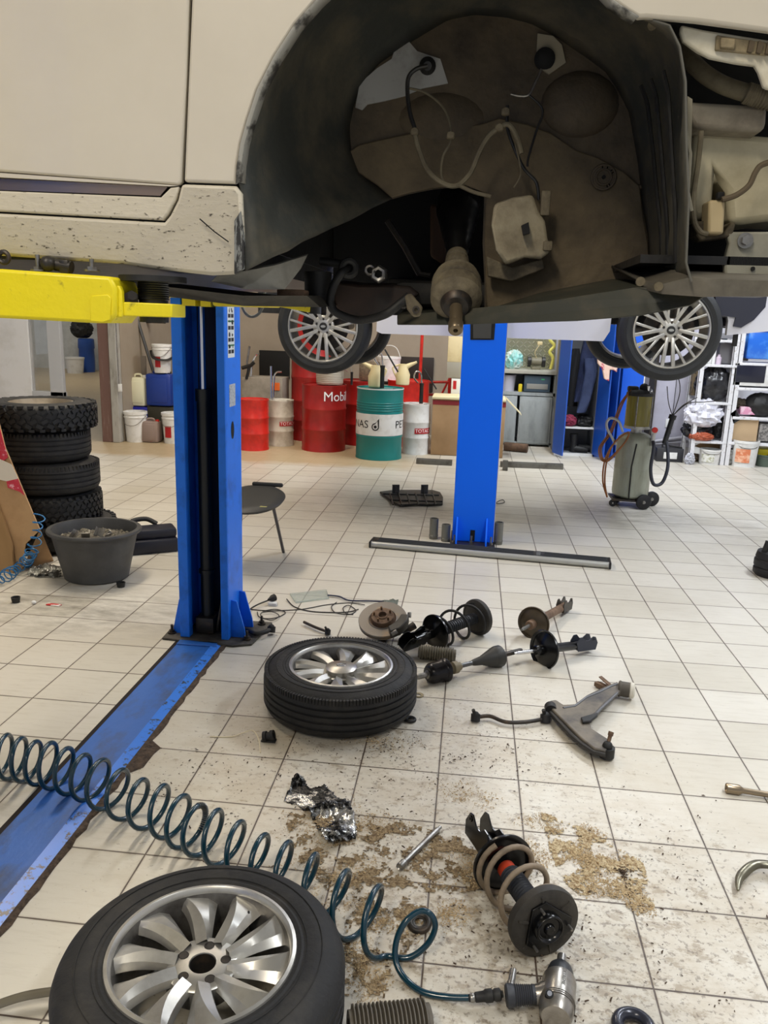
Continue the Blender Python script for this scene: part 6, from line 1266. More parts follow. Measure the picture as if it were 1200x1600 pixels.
b = MB(); b.box2((ccx0-.002, ccy-.003, hz-.07), (ccx1+.002, ccy, hz-.015)); b.build('red_band', mat('maroon_band', (132, 34, 40), .6), t)
b = MB(); b.box2((ccx0-.01, ccy-.02, hz), (ccx1+.0, ccy+.5, hz+.03), bev=.004); b.slab([Vector((ccx1, ccy, hz+.03)), Vector((ccx1+.2, ccy-.03, hz-.16)), Vector((ccx1+.2, ccy+.3, hz-.16)), Vector((ccx1, ccy+.3, hz+.03))], (0, 0, .012)); b.build('cream_lid', mat('cream_lid', (228, 216, 176), .7), t)
crate('cream_box', 'tall cream box standing behind the left edge of the middle column', 'box', 700, 735, 520, 566, 10.6, .3, mat('cream_box', (216, 200, 158), .7, 0, ((186, 164, 120), 5, .45, .8)))
crate('grey_box', 'grey box under the tall cream box', 'box', 698, 735, 566, 591, 10.6, .3, mat('warm_grey_box', (150, 146, 134), .7))
crate('white_box', 'white box with a red mark under the grey box', 'box', 705, 735, 592, 616, 10.6, .3, m_wpl)
b = MB(); bxd(b, 708, 713, 595, 608, 10.595, .004, 0); _wb = [o for o in bpy.data.objects if o.get('label', '').startswith('white box with a red mark')][0]; b.build('red_mark', m_text_r, _wb)
crate('box_stand', 'narrow cream stand carrying the stacked boxes', 'stand', 703, 735, 616, 700, 10.62, .3, m_cream, zfloor=True)
# ---------------------------------------------------------------- cans and buckets in the left corner
GL = 'containers in the left corner'
def bucket(label, pxc, pyb, R, H, m, base=None, group=GL, lblm=None):
    c = base or F(pxc, pyb)+Vector((0, R, 0)); t = T('plastic_bucket', label, 'bucket', c, group=group); M_ = Matrix.Translation(c)
    b = MB(M_); b.lathe([(0, 0), (R*.82, 0), (R*.84, .01), (R*.97, H*.80), (R*1.03, H*.80), (R*1.03, H*.83), (R*.98, H*.84), (R*.99, H*.9), (R*1.06, H*.91), (R*1.06, H*.99), (R, H), (R*.93, H), (R*.8, .02), (0, .02)], 36); b.build('bucket_body', m, t)
    b = MB(M_); b.tube(smooth_path([(-R*1.04, -.02, H*.86), (-R*.6, -R*.95, H*.62), (0, -R*1.1, H*.56), (R*.6, -R*.95, H*.62), (R*1.04, -.02, H*.86)], 6), .004, 6); b.build('handle', m_steel, t)
    if lblm: fa = face_ang(c); band(t, c, R*.93, H*.2, H*.6, lblm, 'label_patch', fa-.9, fa-.2)
    return c, H
bc, bh = bucket('white ribbed bucket on the floor nearest the grey post', 206, 692, .145, .40, m_wpl)
bucket('whitish bucket with a red patch next to the left lift column', 265, 694, .14, .40, m_wpl, lblm=m_text_r)
def jerry(label, x0, x1, yt, yb, D, dep, m, capm, floor=False):
    a = Y(x0, yb, D); c = Y(x1, yb, D); top = Y((x0+x1)/2, yt, D).z; z0 = 0 if floor else Y((x0+x1)/2, yb, D).z
    t = T('jerrycan', label, 'jerrycan', ((a.x+c.x)/2, D+dep/2, z0), group=GL); w_ = c.x-a.x; h_ = (top-z0)*.92
    b = MB(); b.box(((a.x+c.x)/2, D+dep/2, z0+h_/2), (w_, dep, h_), bev=.035); b.box(((a.x+c.x)/2, D-.002, z0+h_*.5), (w_*.7, .01, h_*.75), bev=.004); b.build('can_body', m, t)
    b = MB(); b.tube(smooth_path([((a.x+c.x)/2-w_*.3, D+dep/2, z0+h_-.01), ((a.x+c.x)/2-w_*.22, D+dep/2, top), ((a.x+c.x)/2+w_*.1, D+dep/2, top), ((a.x+c.x)/2+w_*.18, D+dep/2, z0+h_-.01)], 6), .014, 8); b.build('handle', m, t)
    b = MB(); b.cyl(((a.x+c.x)/2+w_*.33, D+dep/2, z0+h_-.01), ((a.x+c.x)/2+w_*.33, D+dep/2, top-.005), .024, 14); b.build('screw_cap', capm, t)
Dl = F(234, 692).y
jerry('grubby grey jerrycan with a red stain between the two floor buckets', 220, 247, 656, 692, Dl, .2, mat('stained_grey_can', (146, 128, 120), .5, 0, ((170, 60, 70), 4, .62, .72)), m_red, True)
D2 = Dl+.32
crate('storage_bin', 'deep blue bin behind the white floor bucket', 'bin', 199, 231, 636, 690, D2, .25, mat('deep_blue_bin', (32, 38, 150), .4), zfloor=True)
crate('dark_crate', 'dark crate carrying the blue jerrycan', 'crate', 231, 272, 636, 690, D2, .25, mat('dark_olive_crate', (52, 50, 38), .7), zfloor=True)
jerry('translucent white jerrycan on top of the deep blue bin', 202, 227, 586, 635, D2, .2, mat('milky_can', (226, 224, 196), .45), m_wpl)
jerry('big blue jerrycan on top of the dark crate', 228, 268, 580, 635, D2-.02, .24, mat('blue_can', (26, 56, 140), .35), m_blackp)
cb = Y(254, 582, D2+.08); bucket('white bucket with a dark strap on top of the blue jerrycan', 0, 0, .125, .37, m_wpl, base=cb, lblm=m_text_r)
b = MB(); P_ = smooth_path([cb+Vector((-.135, -.02, .28)), cb+Vector((-.05, -.14, .19)), cb+Vector((.10, -.12, .17)), cb+Vector((.15, 0, .2))], 6); b.tube(P_, .026, 8, flat=.35); one('rubber_strap', b, m_bmatt, 'dark rubber strap draped over the bucket on the jerrycan', 'strap')
b = MB(); b.tube([Y(214, 497, D2+.3), Y(240, 582, D2+.3)], .022, 8); one('steel_pole', b, m_gun, 'dark pole leaning diagonally in the left corner', 'pole')
crate('grey_board', 'grey board leaning in the left corner behind the white jerrycan', 'board', 211, 229, 556, 632, D2+.32, .02, mat('grey_board', (120, 112, 104), .8))
crate('wall_switch', 'small white switch box on the wall beside the grey post', 'switch', 184, 189.5, 600, 612, jy-.05, .03, m_wpl)
b = MB(); pxtube(b, [(181, 500), (183, 550), (186, 600)], .006, jy-.04); one('wall_cable', b, m_steel, 'thin cable running down the grey post to the switch', 'cable')
crate('air_vent', 'dark louvred vent high on the wall behind the lift arm', 'vent', 217, 258, 494, 505, D2+.55, .03, m_dsteel)
# beyond the doorway
cb = Y(136, 580, 12.6); b = MB(); a = F(136, 590); 
def far(x, yb): p = F(x, yb); return p
c = far(137, 581); c.z = 0
b = MB(Matrix.Translation(c)); b.lathe([(0, 0), (.2, 0), (.21, .3), (.2, .62), (.22, .65), (.21, .88), (.18, .9), (0, .89)], 28); one('plastic_barrel', b, mat('blue_barrel', (34, 74, 150), .4), 'blue barrel beyond the doorway', 'barrel', base=c)
bag('rubbish_bag', c+Vector((-.1, 0, 1.16)), (.3, .22, .25), m_bmatt, 'black rubbish bag lying on top of the blue barrel', 'bag', 4)
c = far(118, 583); b = MB(Matrix.Translation(c)); b.lathe([(0, 0), (.2, 0), (.24, .38), (.25, .38), (.25, .42), (.22, .42), (0, .3)], 24); one('plastic_bucket', b, m_wpl, 'white bucket on the floor beyond the doorway', 'bucket', base=c)
# ---------------------------------------------------------------- grey workbench cabinet
m_cab_g = mat('scuffed_grey_cabinet', (164, 172, 176), .5, 0, ((130, 138, 142), 5, .45, .8), stretch=(2, 2, .6))
DC = F(820, 697).y; g = lambda x, y: Y(x, y, DC)
t = T('workbench_cabinet', 'grey metal cabinet with two doors and an open shelf under its worktop', 'cabinet', (g(822, 690).x, DC+.25, 0))
X0, X1 = g(776, 640).x, g(866, 640).x; zs_ = [g(820, y_).z for y_ in (578, 584, 613, 618, 694)]
dp = .5
b = MB(); b.box2((X0, DC-.02, zs_[1]), (X1, DC+dp, zs_[0]), bev=.003); b.build('worktop', mat('worktop_grey', (178, 178, 168), .5), t)
b = MB(); b.box2((X0, DC, zs_[4]), (X0+.03, DC+dp, zs_[1])); b.box2((X1-.03, DC, 0), (X1, DC+dp, zs_[1])); b.box2((X0, DC, zs_[3]), (X1, DC+dp, zs_[2])); b.box2((X0, DC+dp-.02, zs_[4]), (X1, DC+dp, zs_[1])); b.box2((X0, DC, zs_[4]), (X1, DC+dp, zs_[4]+.03)); b.box2((X0, DC, 0), (X0+.03, DC+.03, zs_[4])); b.build('carcass', m_cab_g, t)
for a_, c_ in ((780, 807), (811, 862)):
    q0_, q1_ = g(a_, 640).x, g(c_, 640).x; b = MB(); b.box2((q0_, DC-.02, zs_[4]+.02), (q1_, DC-.002, zs_[3]-.01), bev=.004); b.box2((q0_+.03, DC-.024, zs_[4]+.06), (q1_-.03, DC-.018, zs_[3]-.05), bev=.003); d_ = b.build('door', m_cab_g, t)
b = MB(); b.box2((X1-.015, DC+.02, 0), (X1+.10, DC+.06, g(870, 527).z)); b.build('side_post', mat('beige_post', (190, 182, 160), .6), t)
z_t = g(820, 518).z; 
b = MB(); b.box2((X0-.1, DC+dp-.03, zs_[0]), (X1, DC+dp, z_t+.3)); pan = b.build('splashback', mat('tread_plate', (186, 186, 160), .3, .8), t)
b = MB(); kx = int((X1-X0+.1)/.055)
for i in range(kx):
    for j in range(int((z_t+.3-zs_[0])/.055)):
        A_ = Matrix.Translation((X0-.08+i*.055, DC+dp-.034, zs_[0]+.03+j*.055)) @ Matrix.Rotation((.785 if (i+j) % 2 else -.785), 4, 'Y'); b.box((0, 0, 0), (.044, .008, .012), A_)
tp = b.build('tread_pattern', mat('tread_bars', (220, 218, 196), .25, .8), pan)
# on and in the cabinet
bag('plastic_bag', (g(804, 565).x, DC+.2, zs_[0]+.115), (.125, .1, .125), mat('turquoise_bag', (142, 212, 212), .3, 0, ((214, 226, 220), 9, .45, .6)), 'turquoise and white plastic bag on the grey cabinet', 'bag', 2, .22)
c = Vector((g(839, 577).x, DC+.2, zs_[0])); t = T('bench_grinder', 'bench grinder with two black wheels on the grey cabinet', 'bench grinder', c); M_ = Matrix.Translation(c)
b = MB(M_); b.box((0, 0, .02), (.12, .1, .04), bev=.005); b.tube([(-.07, 0, .11), (.07, 0, .11)], .055, 18); b.build('motor', mat('olive_motor', (126, 122, 104), .5), t)
for s in (-1, 1): b = MB(M_); b.tube([(s*.075, 0, .11), (s*.12, 0, .11)], .075, 22); b.build('grinding_wheel', m_blackp, t)
b = MB(M_); b.tube(smooth_path([(0, 0, .16), (-.03, -.02, .24), (.03, .0, .34)], 6), .006, 6).box((.03, 0, .36), (.07, .03, .05), bev=.008); b.build('work_lamp', m_cream, t)
b = MB(); P_ = smooth_path([Y(866, 520, DC+.1), Y(859, 530, DC+.1), Y(866, 540, DC+.1), Y(859, 550, DC+.1), Y(864, 560, DC+.1), Y(860, 577, DC+.1)], 6); b.tube(P_, .022, 8); one('yellow_hose', b, mat('pale_yellow_hose', (222, 216, 110), .4), 'pale yellow hose hanging at the right end of the cabinet', 'hose')
cb = Vector((g(794, 612).x, DC+.14, zs_[2]+.001)); b = MB(Matrix.Translation(cb)); b.lathe([(0, 0), (.085, 0), (.1, .2), (.104, .2), (.104, .22), (.09, .22), (0, .2)], 26); one('plastic_bucket', b, mat('lilac_bucket', (190, 190, 206), .4), 'small pale bucket on the open shelf of the cabinet', 'bucket', base=cb)
crate('yellow_bottle', 'small yellow bottle on the open shelf beside the instrument', 'bottle', 810, 816, 600, 612.5, DC+.05, .05, mat('yellow_bottle', (226, 204, 40), .4), bev=.01)
t = T('test_instrument', 'blue-grey boxed instrument on the open shelf of the cabinet', 'instrument', (g(840, 612).x, DC+.2, zs_[2]))
b = MB(); bxd(b, 819, 860, 587, 612.5, DC+.02, .35, .006); b.build('housing', mat('slate_blue_case', (70, 88, 104), .45), t)
b = MB(); bxd(b, 823, 856, 600, 608, DC+.015, .006, .001); b.build('control_strip', m_silver, t)
b = MB(); bxd(b, 846, 851, 592, 594, DC+.015, .006, 0); b.build('green_light', mat('green_lamp', (60, 170, 110), .4), t)
c = F(808, 707); b = MB(); b.cyl(Vector((F(788, 705).x, c.y+.1, .06)), Vector((F(824, 708).x, c.y+.02, .06)), .058, 20); one('wooden_log', b, mat('brown_log', (112, 86, 66), .85, 0, ((72, 54, 42), 12, .4, .7)), 'brown round log lying under the grey cabinet', 'log')
# ---------------------------------------------------------------- blue lockers
DK = F(895, 712).y; k = lambda x, y: Y(x, y, DK); ztop = 2.05
t = T('locker', 'open blue locker with overalls hanging inside', 'locker', (k(905, 700).x, DK+.25, 0))
m_lock = mat('blue_locker', (22, 78, 176), .4); m_lin = mat('grey_locker_inside', (120, 122, 126), .6)
Xa, Xb = k(871, 650).x, k(931, 650).x; zb_ = k(900, 708).z
b = MB(); b.box2((Xa, DK, 0), (Xa+.012, DK+.5, ztop)); b.box2((Xb-.012, DK, 0), (Xb, DK+.5, ztop)); b.box2((Xa, DK+.49, 0), (Xb, DK+.5, ztop)); b.box2((Xa, DK, ztop-.012), (Xb, DK+.5, ztop)); b.box2((Xa, DK, zb_-.01), (Xb, DK+.5, zb_)); b.build('carcass', m_lin, t)
b = MB(); b.box2((Xa-.01, DK-.012, 0), (Xb, DK+.01, zb_)); b.build('plinth', m_wpl, t)
zsh = k(905, 668).z; b = MB(); b.box2((Xa+.012, DK+.01, zsh-.02), (Xb-.012, DK+.49, zsh)); b.build('shelf', m_wpl, t)
zt_ = ztop
def door_panel(xt0, xt1, yb0, yb1, m, dy0, dy1):
    p, q = Y(xt0, 650, DK+dy0), Y(xt1, 650, DK+dy1); b = MB(); d_ = (Vector((q.x, DK+dy1, 0))-Vector((p.x, DK+dy0, 0))); n_ = Vector((-d_.y, d_.x, 0)).normalized()*.016
    b.slab([(p.x, DK+dy0, zb_), (q.x, DK+dy1, zb_), (q.x, DK+dy1, ztop-.02), (p.x, DK+dy0, ztop-.02)], n_); return b
door_panel(867, 883, 0, 0, None, -.02, -.30).build('door', m_lock, t)
dd = door_panel(930, 948, 0, 0, None, -.02, -.36); dd.build('door', m_lock, t)
b = MB(); b.cyl((Xa+.02, DK+.25, 1.85), (Xb-.02, DK+.25, 1.85), .01, 8); b.build('rail', m_steel, t)
t2 = T('locker', 'blue locker behind the oil drainer with its doors ajar', 'locker', (k(975, 700).x, DK+.25, 0))
Xc, Xd = Xb+.01, k(1000, 650).x; b = MB(); b.box2((Xc, DK, 0), (Xc+.012, DK+.5, ztop)).box2((Xd-.012, DK, 0), (Xd, DK+.5, ztop)).box2((Xc, DK+.49, 0), (Xd, DK+.5, ztop)).box2((Xc, DK, 0), (Xd, DK+.5, .06)).box2((Xc, DK, ztop-.012), (Xd, DK+.5, ztop)); b.build('carcass', m_lock, t2)
b = MB(); b.box2((k(966, 650).x, DK-.02, zb_), (Xd, DK-.004, ztop-.02), bev=.003); b.build('door', mat('bright_blue_locker', (20, 92, 214), .35), t2)
b = MB(); b.box2((Xd-.006, DK-.024, zb_), (Xd+.006, DK-.0, ztop-.03)); b.build('pale_edge', m_wpl, t2)
door_panel(950, 961, 0, 0, None, -.03, -.20).build('door', m_lock, t2)
# overalls hanging in the locker
def cloth(name, outline, D, dep, m, label, cat, fr=9, amp=.03):
    # outline: list of (px_left, px_right, py)
    rows = []
    for (xl, xr, y_) in outline:
        row = []; N2 = 22
        for i in range(N2):
            a = 2*pi*i/N2; x = (xl+xr)/2+(xr-xl)/2*cos(a); p = Y(x, y_, D); p.y = D+dep/2+dep/2*sin(a); w_ = amp*nz(Vector((p.x*fr*2, a*1.3, p.z*fr*.5))); row.append(p+Vector((w_*cos(a), w_*1.5*sin(a)-abs(w_), 0)))
        rows.append(row)
    rows = [[r[i] for r in rows] for i in range(22)]
    b = MB(); b.loft([list(x) for x in zip(*rows)], closed=True); return one(name, b, m, label, cat, sub=1)
m_ov = mat('navy_overall', (38, 48, 82), .8, 0, ((24, 30, 54), 7, .4, .75), (14, .6))
Dh = DK+.12
cloth('work_overalls', [(916, 932, 522), (912, 934, 535), (908, 936, 550), (906, 938, 575), (903, 932, 590), (900, 926, 610), (897, 915, 628)], Dh, .14, m_ov, 'navy work overalls hanging in the open locker', 'overalls')
cloth('work_overalls', [(914, 930, 560), (914, 934, 580), (910, 930, 600), (906, 924, 625), (900, 916, 645)], Dh-.1, .1, mat('faded_navy_overall', (62, 74, 108), .8, 0, ((40, 50, 80), 7, .4, .75), (14, .6)), 'lighter blue trouser leg hanging in front inside the locker', 'overalls')
cloth('dark_jacket', [(896, 906, 545), (888, 910, 560), (885, 906, 600), (884, 904, 635)], Dh+.08, .14, mat('black_jacket', (14, 14, 18), .85), 'black jacket hanging at the left inside the locker', 'jacket')
bag('folded_cloth', (k(887, 660).x+.03, DK+.12, zsh+.07), (.1, .1, .07), mat('maroon_cloth', (130, 40, 64), .85), 'maroon cloth heaped on the locker shelf', 'cloth', 5)
bag('dark_bag', (k(915, 660).x, DK+.18, zsh+.07), (.13, .12, .075), m_bmatt, 'black bag heaped at the right on the locker shelf', 'bag', 6)
b = MB(); c = Vector((k(897, 705).x, DK+.1, zb_)); b.tube([c+Vector((0, 0, .0)), c+Vector((0, 0, .12)), c+Vector((-.01, 0, .24))], [.05, .045, .055], 12); b.tube([c+Vector((0, 0, .045)), c+Vector((.12, -.03, .04)), c+Vector((.18, -.03, .03))], [.05, .045, .03], 12); one('rubber_boot', b, m_bmatt, 'black boot standing at the bottom of the locker', 'boot')
b = MB(); c = Vector((k(912, 706).x, DK+.15, zb_)); b.tube([c+Vector((-.06, 0, .05)), c+Vector((.10, 0, .05)), c+Vector((.2, 0, .035))], [.05, .045, .03], 12); one('rubber_boot', b, mat('dark_shoe', (26, 26, 30), .6), 'black shoe lying on its side at the bottom of the locker', 'shoe')
b = MB(); P0 = DK-.38
b.slab([Y(*p, P0) for p in ((933, 552), (946, 549), (958, 560), (966, 568), (964, 582), (958, 578), (953, 578), (952, 596), (944, 592), (941, 576), (934, 568))], (0, .05, 0)); one('towel', b, mat('pink_check_towel', (226, 196, 180), .85, 0, ((190, 50, 92), 5, .52, .56), (20, .5)), 'pink and cream checked towel hung over the blue locker door', 'towel', sub=0, bevel=.01)
# ---------------------------------------------------------------- metal shelving at the right
DS = F(1133, 727).y; sp = lambda x, y: Y(x, y, DS)
m_sh = mat('chipped_white_angle', (222, 222, 226), .5, .1, ((160, 150, 140), 20, .55, .72))
def zat(x, y): return sp(x, y).z
t1 = T('shelving_unit', 'white metal shelving unit crammed with bags and cans behind the oil drainer', 'shelving unit', (sp(1105, 720).x, DS+.2, 0))
t2 = T('shelving_unit', 'white metal shelving unit with a microwave, cut off by the right edge', 'shelving unit', (sp(1200, 720).x, DS+.2, 0))
def post(t, x, D, ztop):
    b = MB(); b.box2((x-.028, D, 0), (x+.028, D+.006, ztop)).box2((x-.028, D, 0), (x-.022, D+.05, ztop)); b.build('post', m_sh, t)
    
xA, xB = F(1075, 722).x, F(1131, 727).x; xC = xB+1.25; ZT1 = zat(1150, 522)
for x, D in ((xA, DS), (xA, DS+.42), (xB-.03, DS), (xB-.03, DS+.42)): post(t1, x, D, ZT1)
for x, D in ((xB+.03, DS), (xB+.03, DS+.42), (xC, DS), (xC, DS+.42)): post(t2, x, D, ZT1+.05)
Z1 = [zat(1100, y) for y in (530, 569, 628, 689)]; Z2 = [zat(1175, y) for y in (567, 606, 652, 692)]
for z in Z1: b = MB(); b.box2((xA, DS-.004, z-.03), (xB, DS+.46, z), bev=.002); b.build('shelf', m_sh, t1)
for z in Z2: b = MB(); b.box2((xB+.03, DS-.004, z-.035), (xC, DS+.46, z), bev=.002); b.build('shelf', m_sh, t2)
def onz(x, z, dy=.18): return Vector((sp(x, 600).x, DS+dy, z))
m_bin = mat('black_bin_bag', (26, 26, 30), .28, 0, ((66, 66, 70), 12, .5, .7))
bag('rubbish_bag', onz(1121, Z1[2]+.21), (.22, .17, .2), m_bin, 'shiny black rubbish bag filling the shelf below the raised wheel', 'bag', 11, .14, 3)
bag('plastic_bag', onz(1108, Z1[3]+.33, .08), (.22, .14, .16), mat('white_bag', (226, 226, 236), .3, 0, ((190, 190, 204), 9, .45, .7)), 'crumpled white plastic bag in the middle of the left shelving unit', 'bag', 12, .3, 2.4)
bag('rubbish_bag', onz(1105, Z1[3]+.12), (.19, .15, .12), m_bin, 'black bag under the crumpled white bag on the shelves', 'bag', 13, .2, 2.5)
bag('orange_bag', onz(1107, Z1[3]+.05, .03), (.15, .08, .05), mat('rusty_orange_bag', (168, 84, 56), .4), 'rusty orange bundle at the front under the black bag', 'bag', 14, .2, 2.5)
bag('dark_cloth', onz(1138, Z1[3]+.16, .2), (.09, .12, .14), m_bmatt, 'dark bundle at the right end of the lower shelf beside the post', 'cloth', 15)
b = MB(); c = onz(1102, Z1[1]); 
for k, (x_, h_, r_, mm, lb) in enumerate(((1098, .10, .03, mat('green_bottle', (40, 120, 80), .35), 'small green bottle at the left on the top shelf'), (1106, .12, .03, m_wpl, 'small white bottle beside the green one on the top shelf'), (1113, .28, .022, m_wpl, 'tall white pump bottle on the top shelf'), (1121, .12, .032, mat('pinkish_bottle', (206, 190, 206), .4), 'small pinkish bottle on the top shelf'))):
    c = onz(x_, Z1[1]+.001, .08); b = MB(Matrix.Translation(c)); b.lathe([(0, 0), (r_, 0), (r_, h_*.7), (r_*.5, h_*.82), (r_*.5, h_), (0, h_)], 16); one('bottle', b, mm, lb, 'bottle', 'bottles on the top shelf', base=c)
crate('storage_box', 'grey box in the shade at the right of the top shelf', 'box', 1124, 1144, 536, 568, DS+.12, .25, mat('shade_grey_box', (108, 106, 108), .6))
b = MB(); bxd(b, 1124, 1156, 521, 529.5, DS+.02, .3); one('file_box', b, mat('grey_flat_box', (120, 120, 126), .6), 'flat grey box lying on top of the left shelving unit', 'box')
b = MB(); b.tube([Y(1118, 522, DS+.1), Y(1136, 529, DS+.1)], .03, 8); one('teal_bottle', b, mat('teal_bottle', (26, 96, 116), .3), 'teal bottle leaning on top of the left shelving unit', 'bottle')
crate('clutter_box', 'brown patterned box on the middle shelf beside the left post', 'box', 1082, 1092, 580, 618, DS+.3, .15, mat('speckled_box', (120, 104, 78), .7, 0, ((60, 52, 44), 20, .45, .6)))
crate('clutter_box', 'small dark box standing on the shelf just left of the black bag', 'box', 1092, 1098, 606, 627, DS+.1, .15, m_dsteel)
# floor row
def tub_(name, label, x, yb, R, H, m, dy=0.0, deco=None):
    c = F(x, yb); c = c+Vector((0, R+dy, 0)); t = T(name, label, 'bucket' if 'bucket' in name else 'tin', c); b = MB(Matrix.Translation(c)); b.lathe([(0, 0), (R*.9, 0), (R, H*.9), (R*1.04, H*.9), (R*1.04, H), (R*.94, H), (R*.85, .02), (0, .02)], 30); b.build('body', m, t)
    if deco: band(t, c, R*.985, H*.18, H*.7, deco, 'label_patch', face_ang(c)-.75, face_ang(c)+.45)
    b = MB(Matrix.Translation(c)); b.tube(smooth_path([(-R, -.01, H*.92), (-R*.5, -R*.9, H*.75), (R*.5, -R*.9, H*.75), (R, -.01, H*.92)], 5), .004, 6); b.build('handle', m_steel, t); return c
tub_('paint_bucket', 'squat white bucket with a faded flower mark under the left shelves', 1112, 727, .135, .19, m_wpl, deco=mat('faded_mark', (170, 170, 140), .6, 0, ((226, 226, 220), 30, .4, .55)))
tub_('paint_tin', 'speckled tin between the two white buckets on the floor', 1140, 727, .085, .20, mat('speckled_grey_tin', (150, 150, 148), .5, .2, ((84, 84, 74), 12, .45, .6)))
tub_('paint_bucket', 'white bucket with a big orange label at the foot of the right shelving', 1167, 731, .155, .33, m_wpl, deco=mat('orange_label', (214, 124, 84), .5, 0, ((236, 190, 160), 12, .45, .6)))
crate('yellow_tray', 'yellow tray on the floor at the right edge under the shelves', 'tray', 1185, 1230, 703, 717, DS+.15, .3, m_yel)
tub_('green_tin', 'low dark green tin at the right edge under the yellow tray', 1198, 730, .12, .15, mat('dark_green_tin', (82, 96, 84), .5), dy=-.02)
b = MB(); c = F(1085, 722)
for k, (a_, z_) in enumerate(((0.3, .0), (-.4, .02), (.9, .04), (.2, .06))): b.box((c.x+.07, c.y+.2, .1+z_), (.34, .2, .012), rz=a_)
crate('carton', 'small brown carton on the floor under the left shelves', 'carton', 1088, 1126, 690, 722, DS+.28, .2, m_card, zfloor=True)
b = MB(); b.slab([sp(1080, 690)+Vector((0, .1, 0)), sp(1102, 684)+Vector((0, .1, 0)), sp(1106, 690)+Vector((0, .1, 0)), sp(1086, 700)+Vector((0, .1, 0))], (0, .04, .0)).slab([sp(1080, 697)+Vector((0, .06, 0)), sp(1110, 705)+Vector((0, .06, 0)), sp(1104, 712)+Vector((0, .06, 0)), sp(1080, 708)+Vector((0, .06, 0))], (0, .04, 0)); one('paper_stack', b, m_wpl, 'loose white papers sticking out under the left shelves', 'papers')
bag('plastic_bag', F(1090, 722)+Vector((0, .12, .06)), (.09, .1, .065), mat('brown_bag', (120, 104, 86), .5), 'brown crumpled bag on the floor beside the squat white bucket', 'bag', 21, .2)
bag('clear_bag', F(1075, 724)+Vector((0, -.06, .06)), (.06, .05, .07), mat('clear_film', (220, 222, 232), .2, 0, trans=.4), 'clear film wrapped round the foot of the left shelf post', 'plastic film', 22, .3)
# right unit contents
t = T('storage_tub', 'translucent blue tub on the top shelf at the right edge', 'tub', onz(1190, Z2[0])); b = MB(); bxd(b, 1168, 1235, 517, 562, DS+.03, .36, .03); b.build('tub_body', mat('blue_translucent_tub', (34, 104, 210), .2, 0, ((90, 160, 236), 4, .45, .7)), t)
b = MB(); bxd(b, 1166, 1237, 514, 519, DS+.02, .38, .01); b.build('tub_lid', mat('blue_lid', (28, 88, 190), .3), t)
crate('cardboard_box', 'brown box behind the blue tub beside the shelf post', 'box', 1156, 1172, 520, 564, DS+.2, .2, mat('brown_grey_card', (132, 118, 104), .8))
crate('small_box', 'pale box in front of the shelf post on the top shelf', 'box', 1150, 1160, 548, 564, DS+.08, .12, mat('pale_box', (190, 186, 196), .6))
t = T('microwave', 'white microwave oven with a dark door on the shelf at the right edge', 'microwave', onz(1180, Z2[1])); b = MB(); bxd(b, 1146, 1240, 568, 604, DS+.0, .4, .008); b.build('housing', m_wpl, t)
b = MB(); bxd(b, 1150, 1196, 571, 598, DS-.006, .008, .003); b.build('door', mat('dark_glass_door', (26, 28, 44), .12), t)
bag('tyre_bag', onz(1200, Z2[2]+.14, .15), (.2, .18, .14), m_bmatt, 'black rounded bag on the shelf under the microwave', 'bag', 24, .08)
crate('pink_box', 'pink packet on the shelf under the microwave', 'packet', 1157, 1184, 636, 648, DS+.05, .2, mat('pink_packet', (220, 150, 180), .5, 0, ((236, 200, 214), 18, .5, .6)))
bag('rag_bundle', onz(1165, Z2[2]+.145, .2), (.15, .1, .06), mat('camouflage_rag', (70, 62, 50), .85, 0, ((196, 186, 120), 30, .62, .68)), 'dark patterned rag bundle lying on the pink packet', 'rag', 25, .25)
b = MB(); b.slab([sp(1142, 646), sp(1150, 640), sp(1158, 655), sp(1146, 662)], (0, .06, 0)); one('black_box', b.add([], []), m_bmatt, 'small black packet tucked against the shelf post', 'packet', ang=30)
crate('cardboard_box', 'plain brown cardboard box on the lower shelf beside the post', 'box', 1141, 1184, 655, 689, DS+.04, .3, mat('plain_card', (196, 168, 132), .85))
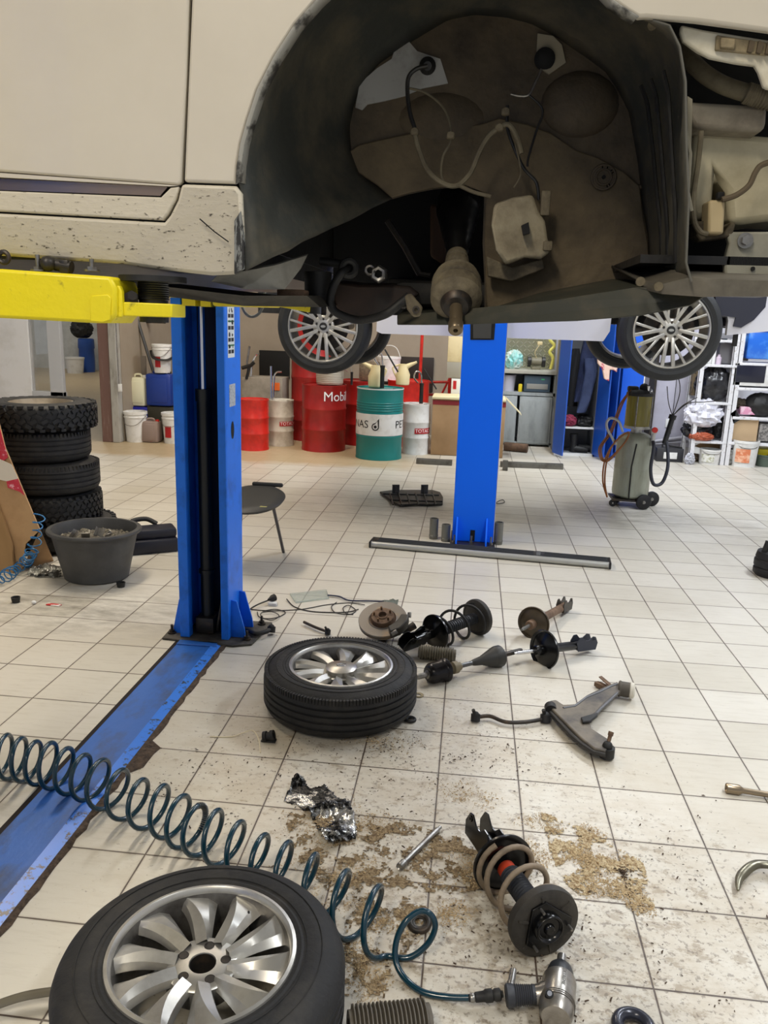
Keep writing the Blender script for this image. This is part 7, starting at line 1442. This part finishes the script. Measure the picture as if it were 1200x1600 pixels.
crate('wire_basket', 'grey plastic basket at the right edge on the lower shelf', 'basket', 1186, 1225, 663, 690, DS+.03, .3, mat('grey_basket', (146, 142, 138), .7, 0, ((92, 90, 88), 26, .45, .55)))
# ---------------------------------------------------------------- between the lockers and the shelves
DP = DS+.55
t = T('metal_cabinet', 'pale lilac metal cabinet behind the oil drainer with a socket on its side', 'cabinet', (Y(1045, 700, DP).x, DP+.2, 0))
x0_, x1_ = Y(1014, 690, DP).x, Y(1072, 690, DP).x; zc_ = 2.0
b = MB(); b.box2((x0_, DP, 0), (x1_, DP+.35, zc_), bev=.006); b.build('carcass', mat('lilac_cabinet', (190, 188, 202), .5, 0, ((170, 166, 178), 3, .45, .8)), t)
xm = Y(1046, 690, DP).x; b = MB(); b.box2((xm-.004, DP-.004, .3), (xm+.004, DP, zc_-.05)); b.build('door_gap', m_gun, t)
b = MB(); bxd(b, 1040, 1052, 655, 668, DP-.02, .03, .004); b.build('socket', m_wpl, t)
b = MB(); b.box2((x0_-.02, DP-.03, .02), (x0_+.01, DP+.3, zc_)); b.build('dark_edge', m_dsteel, t)
b = MB(); b.cyl(Y(1020, 690, DP-.08), Y(1074, 683, DP-.08), .03, 14); b.cyl(Y(1020, 694, DP-.08), Y(1074, 690, DP-.08), .02, 12); one('heating_pipe', b, mat('grey_pipe', (150, 148, 156), .45, .3), 'grey horizontal pipes in front of the pale cabinet', 'pipe')
t = T('battery', 'black box with a white label on the floor between drainer and shelves', 'battery', F(1048, 722)+Vector((0, .1, 0)))
DB = F(1048, 722).y; b = MB(); bxd(b, 1026, 1068, 701, 722, DB, .25, .008); lo = min(v.z for v in b.v); hi = max(v.z for v in b.v); b.v = [Vector((v.x, v.y, hi*(v.z-lo)/(hi-lo))) for v in b.v]; b.build('case', mat('charcoal_case', (44, 44, 48), .5), t)
b = MB(); bxd(b, 1037, 1058, 707, 717, DB-.006, .006, 0); b.build('label_plate', m_wpl, t)
b = MB(); b.tube(smooth_path([Y(1036, 701, DB+.08), Y(1036, 694, DB+.08), Y(1048, 697, DB+.08), Y(1066, 700, DB+.08)], 5), .01, 6); b.build('cable', m_bmatt, t)
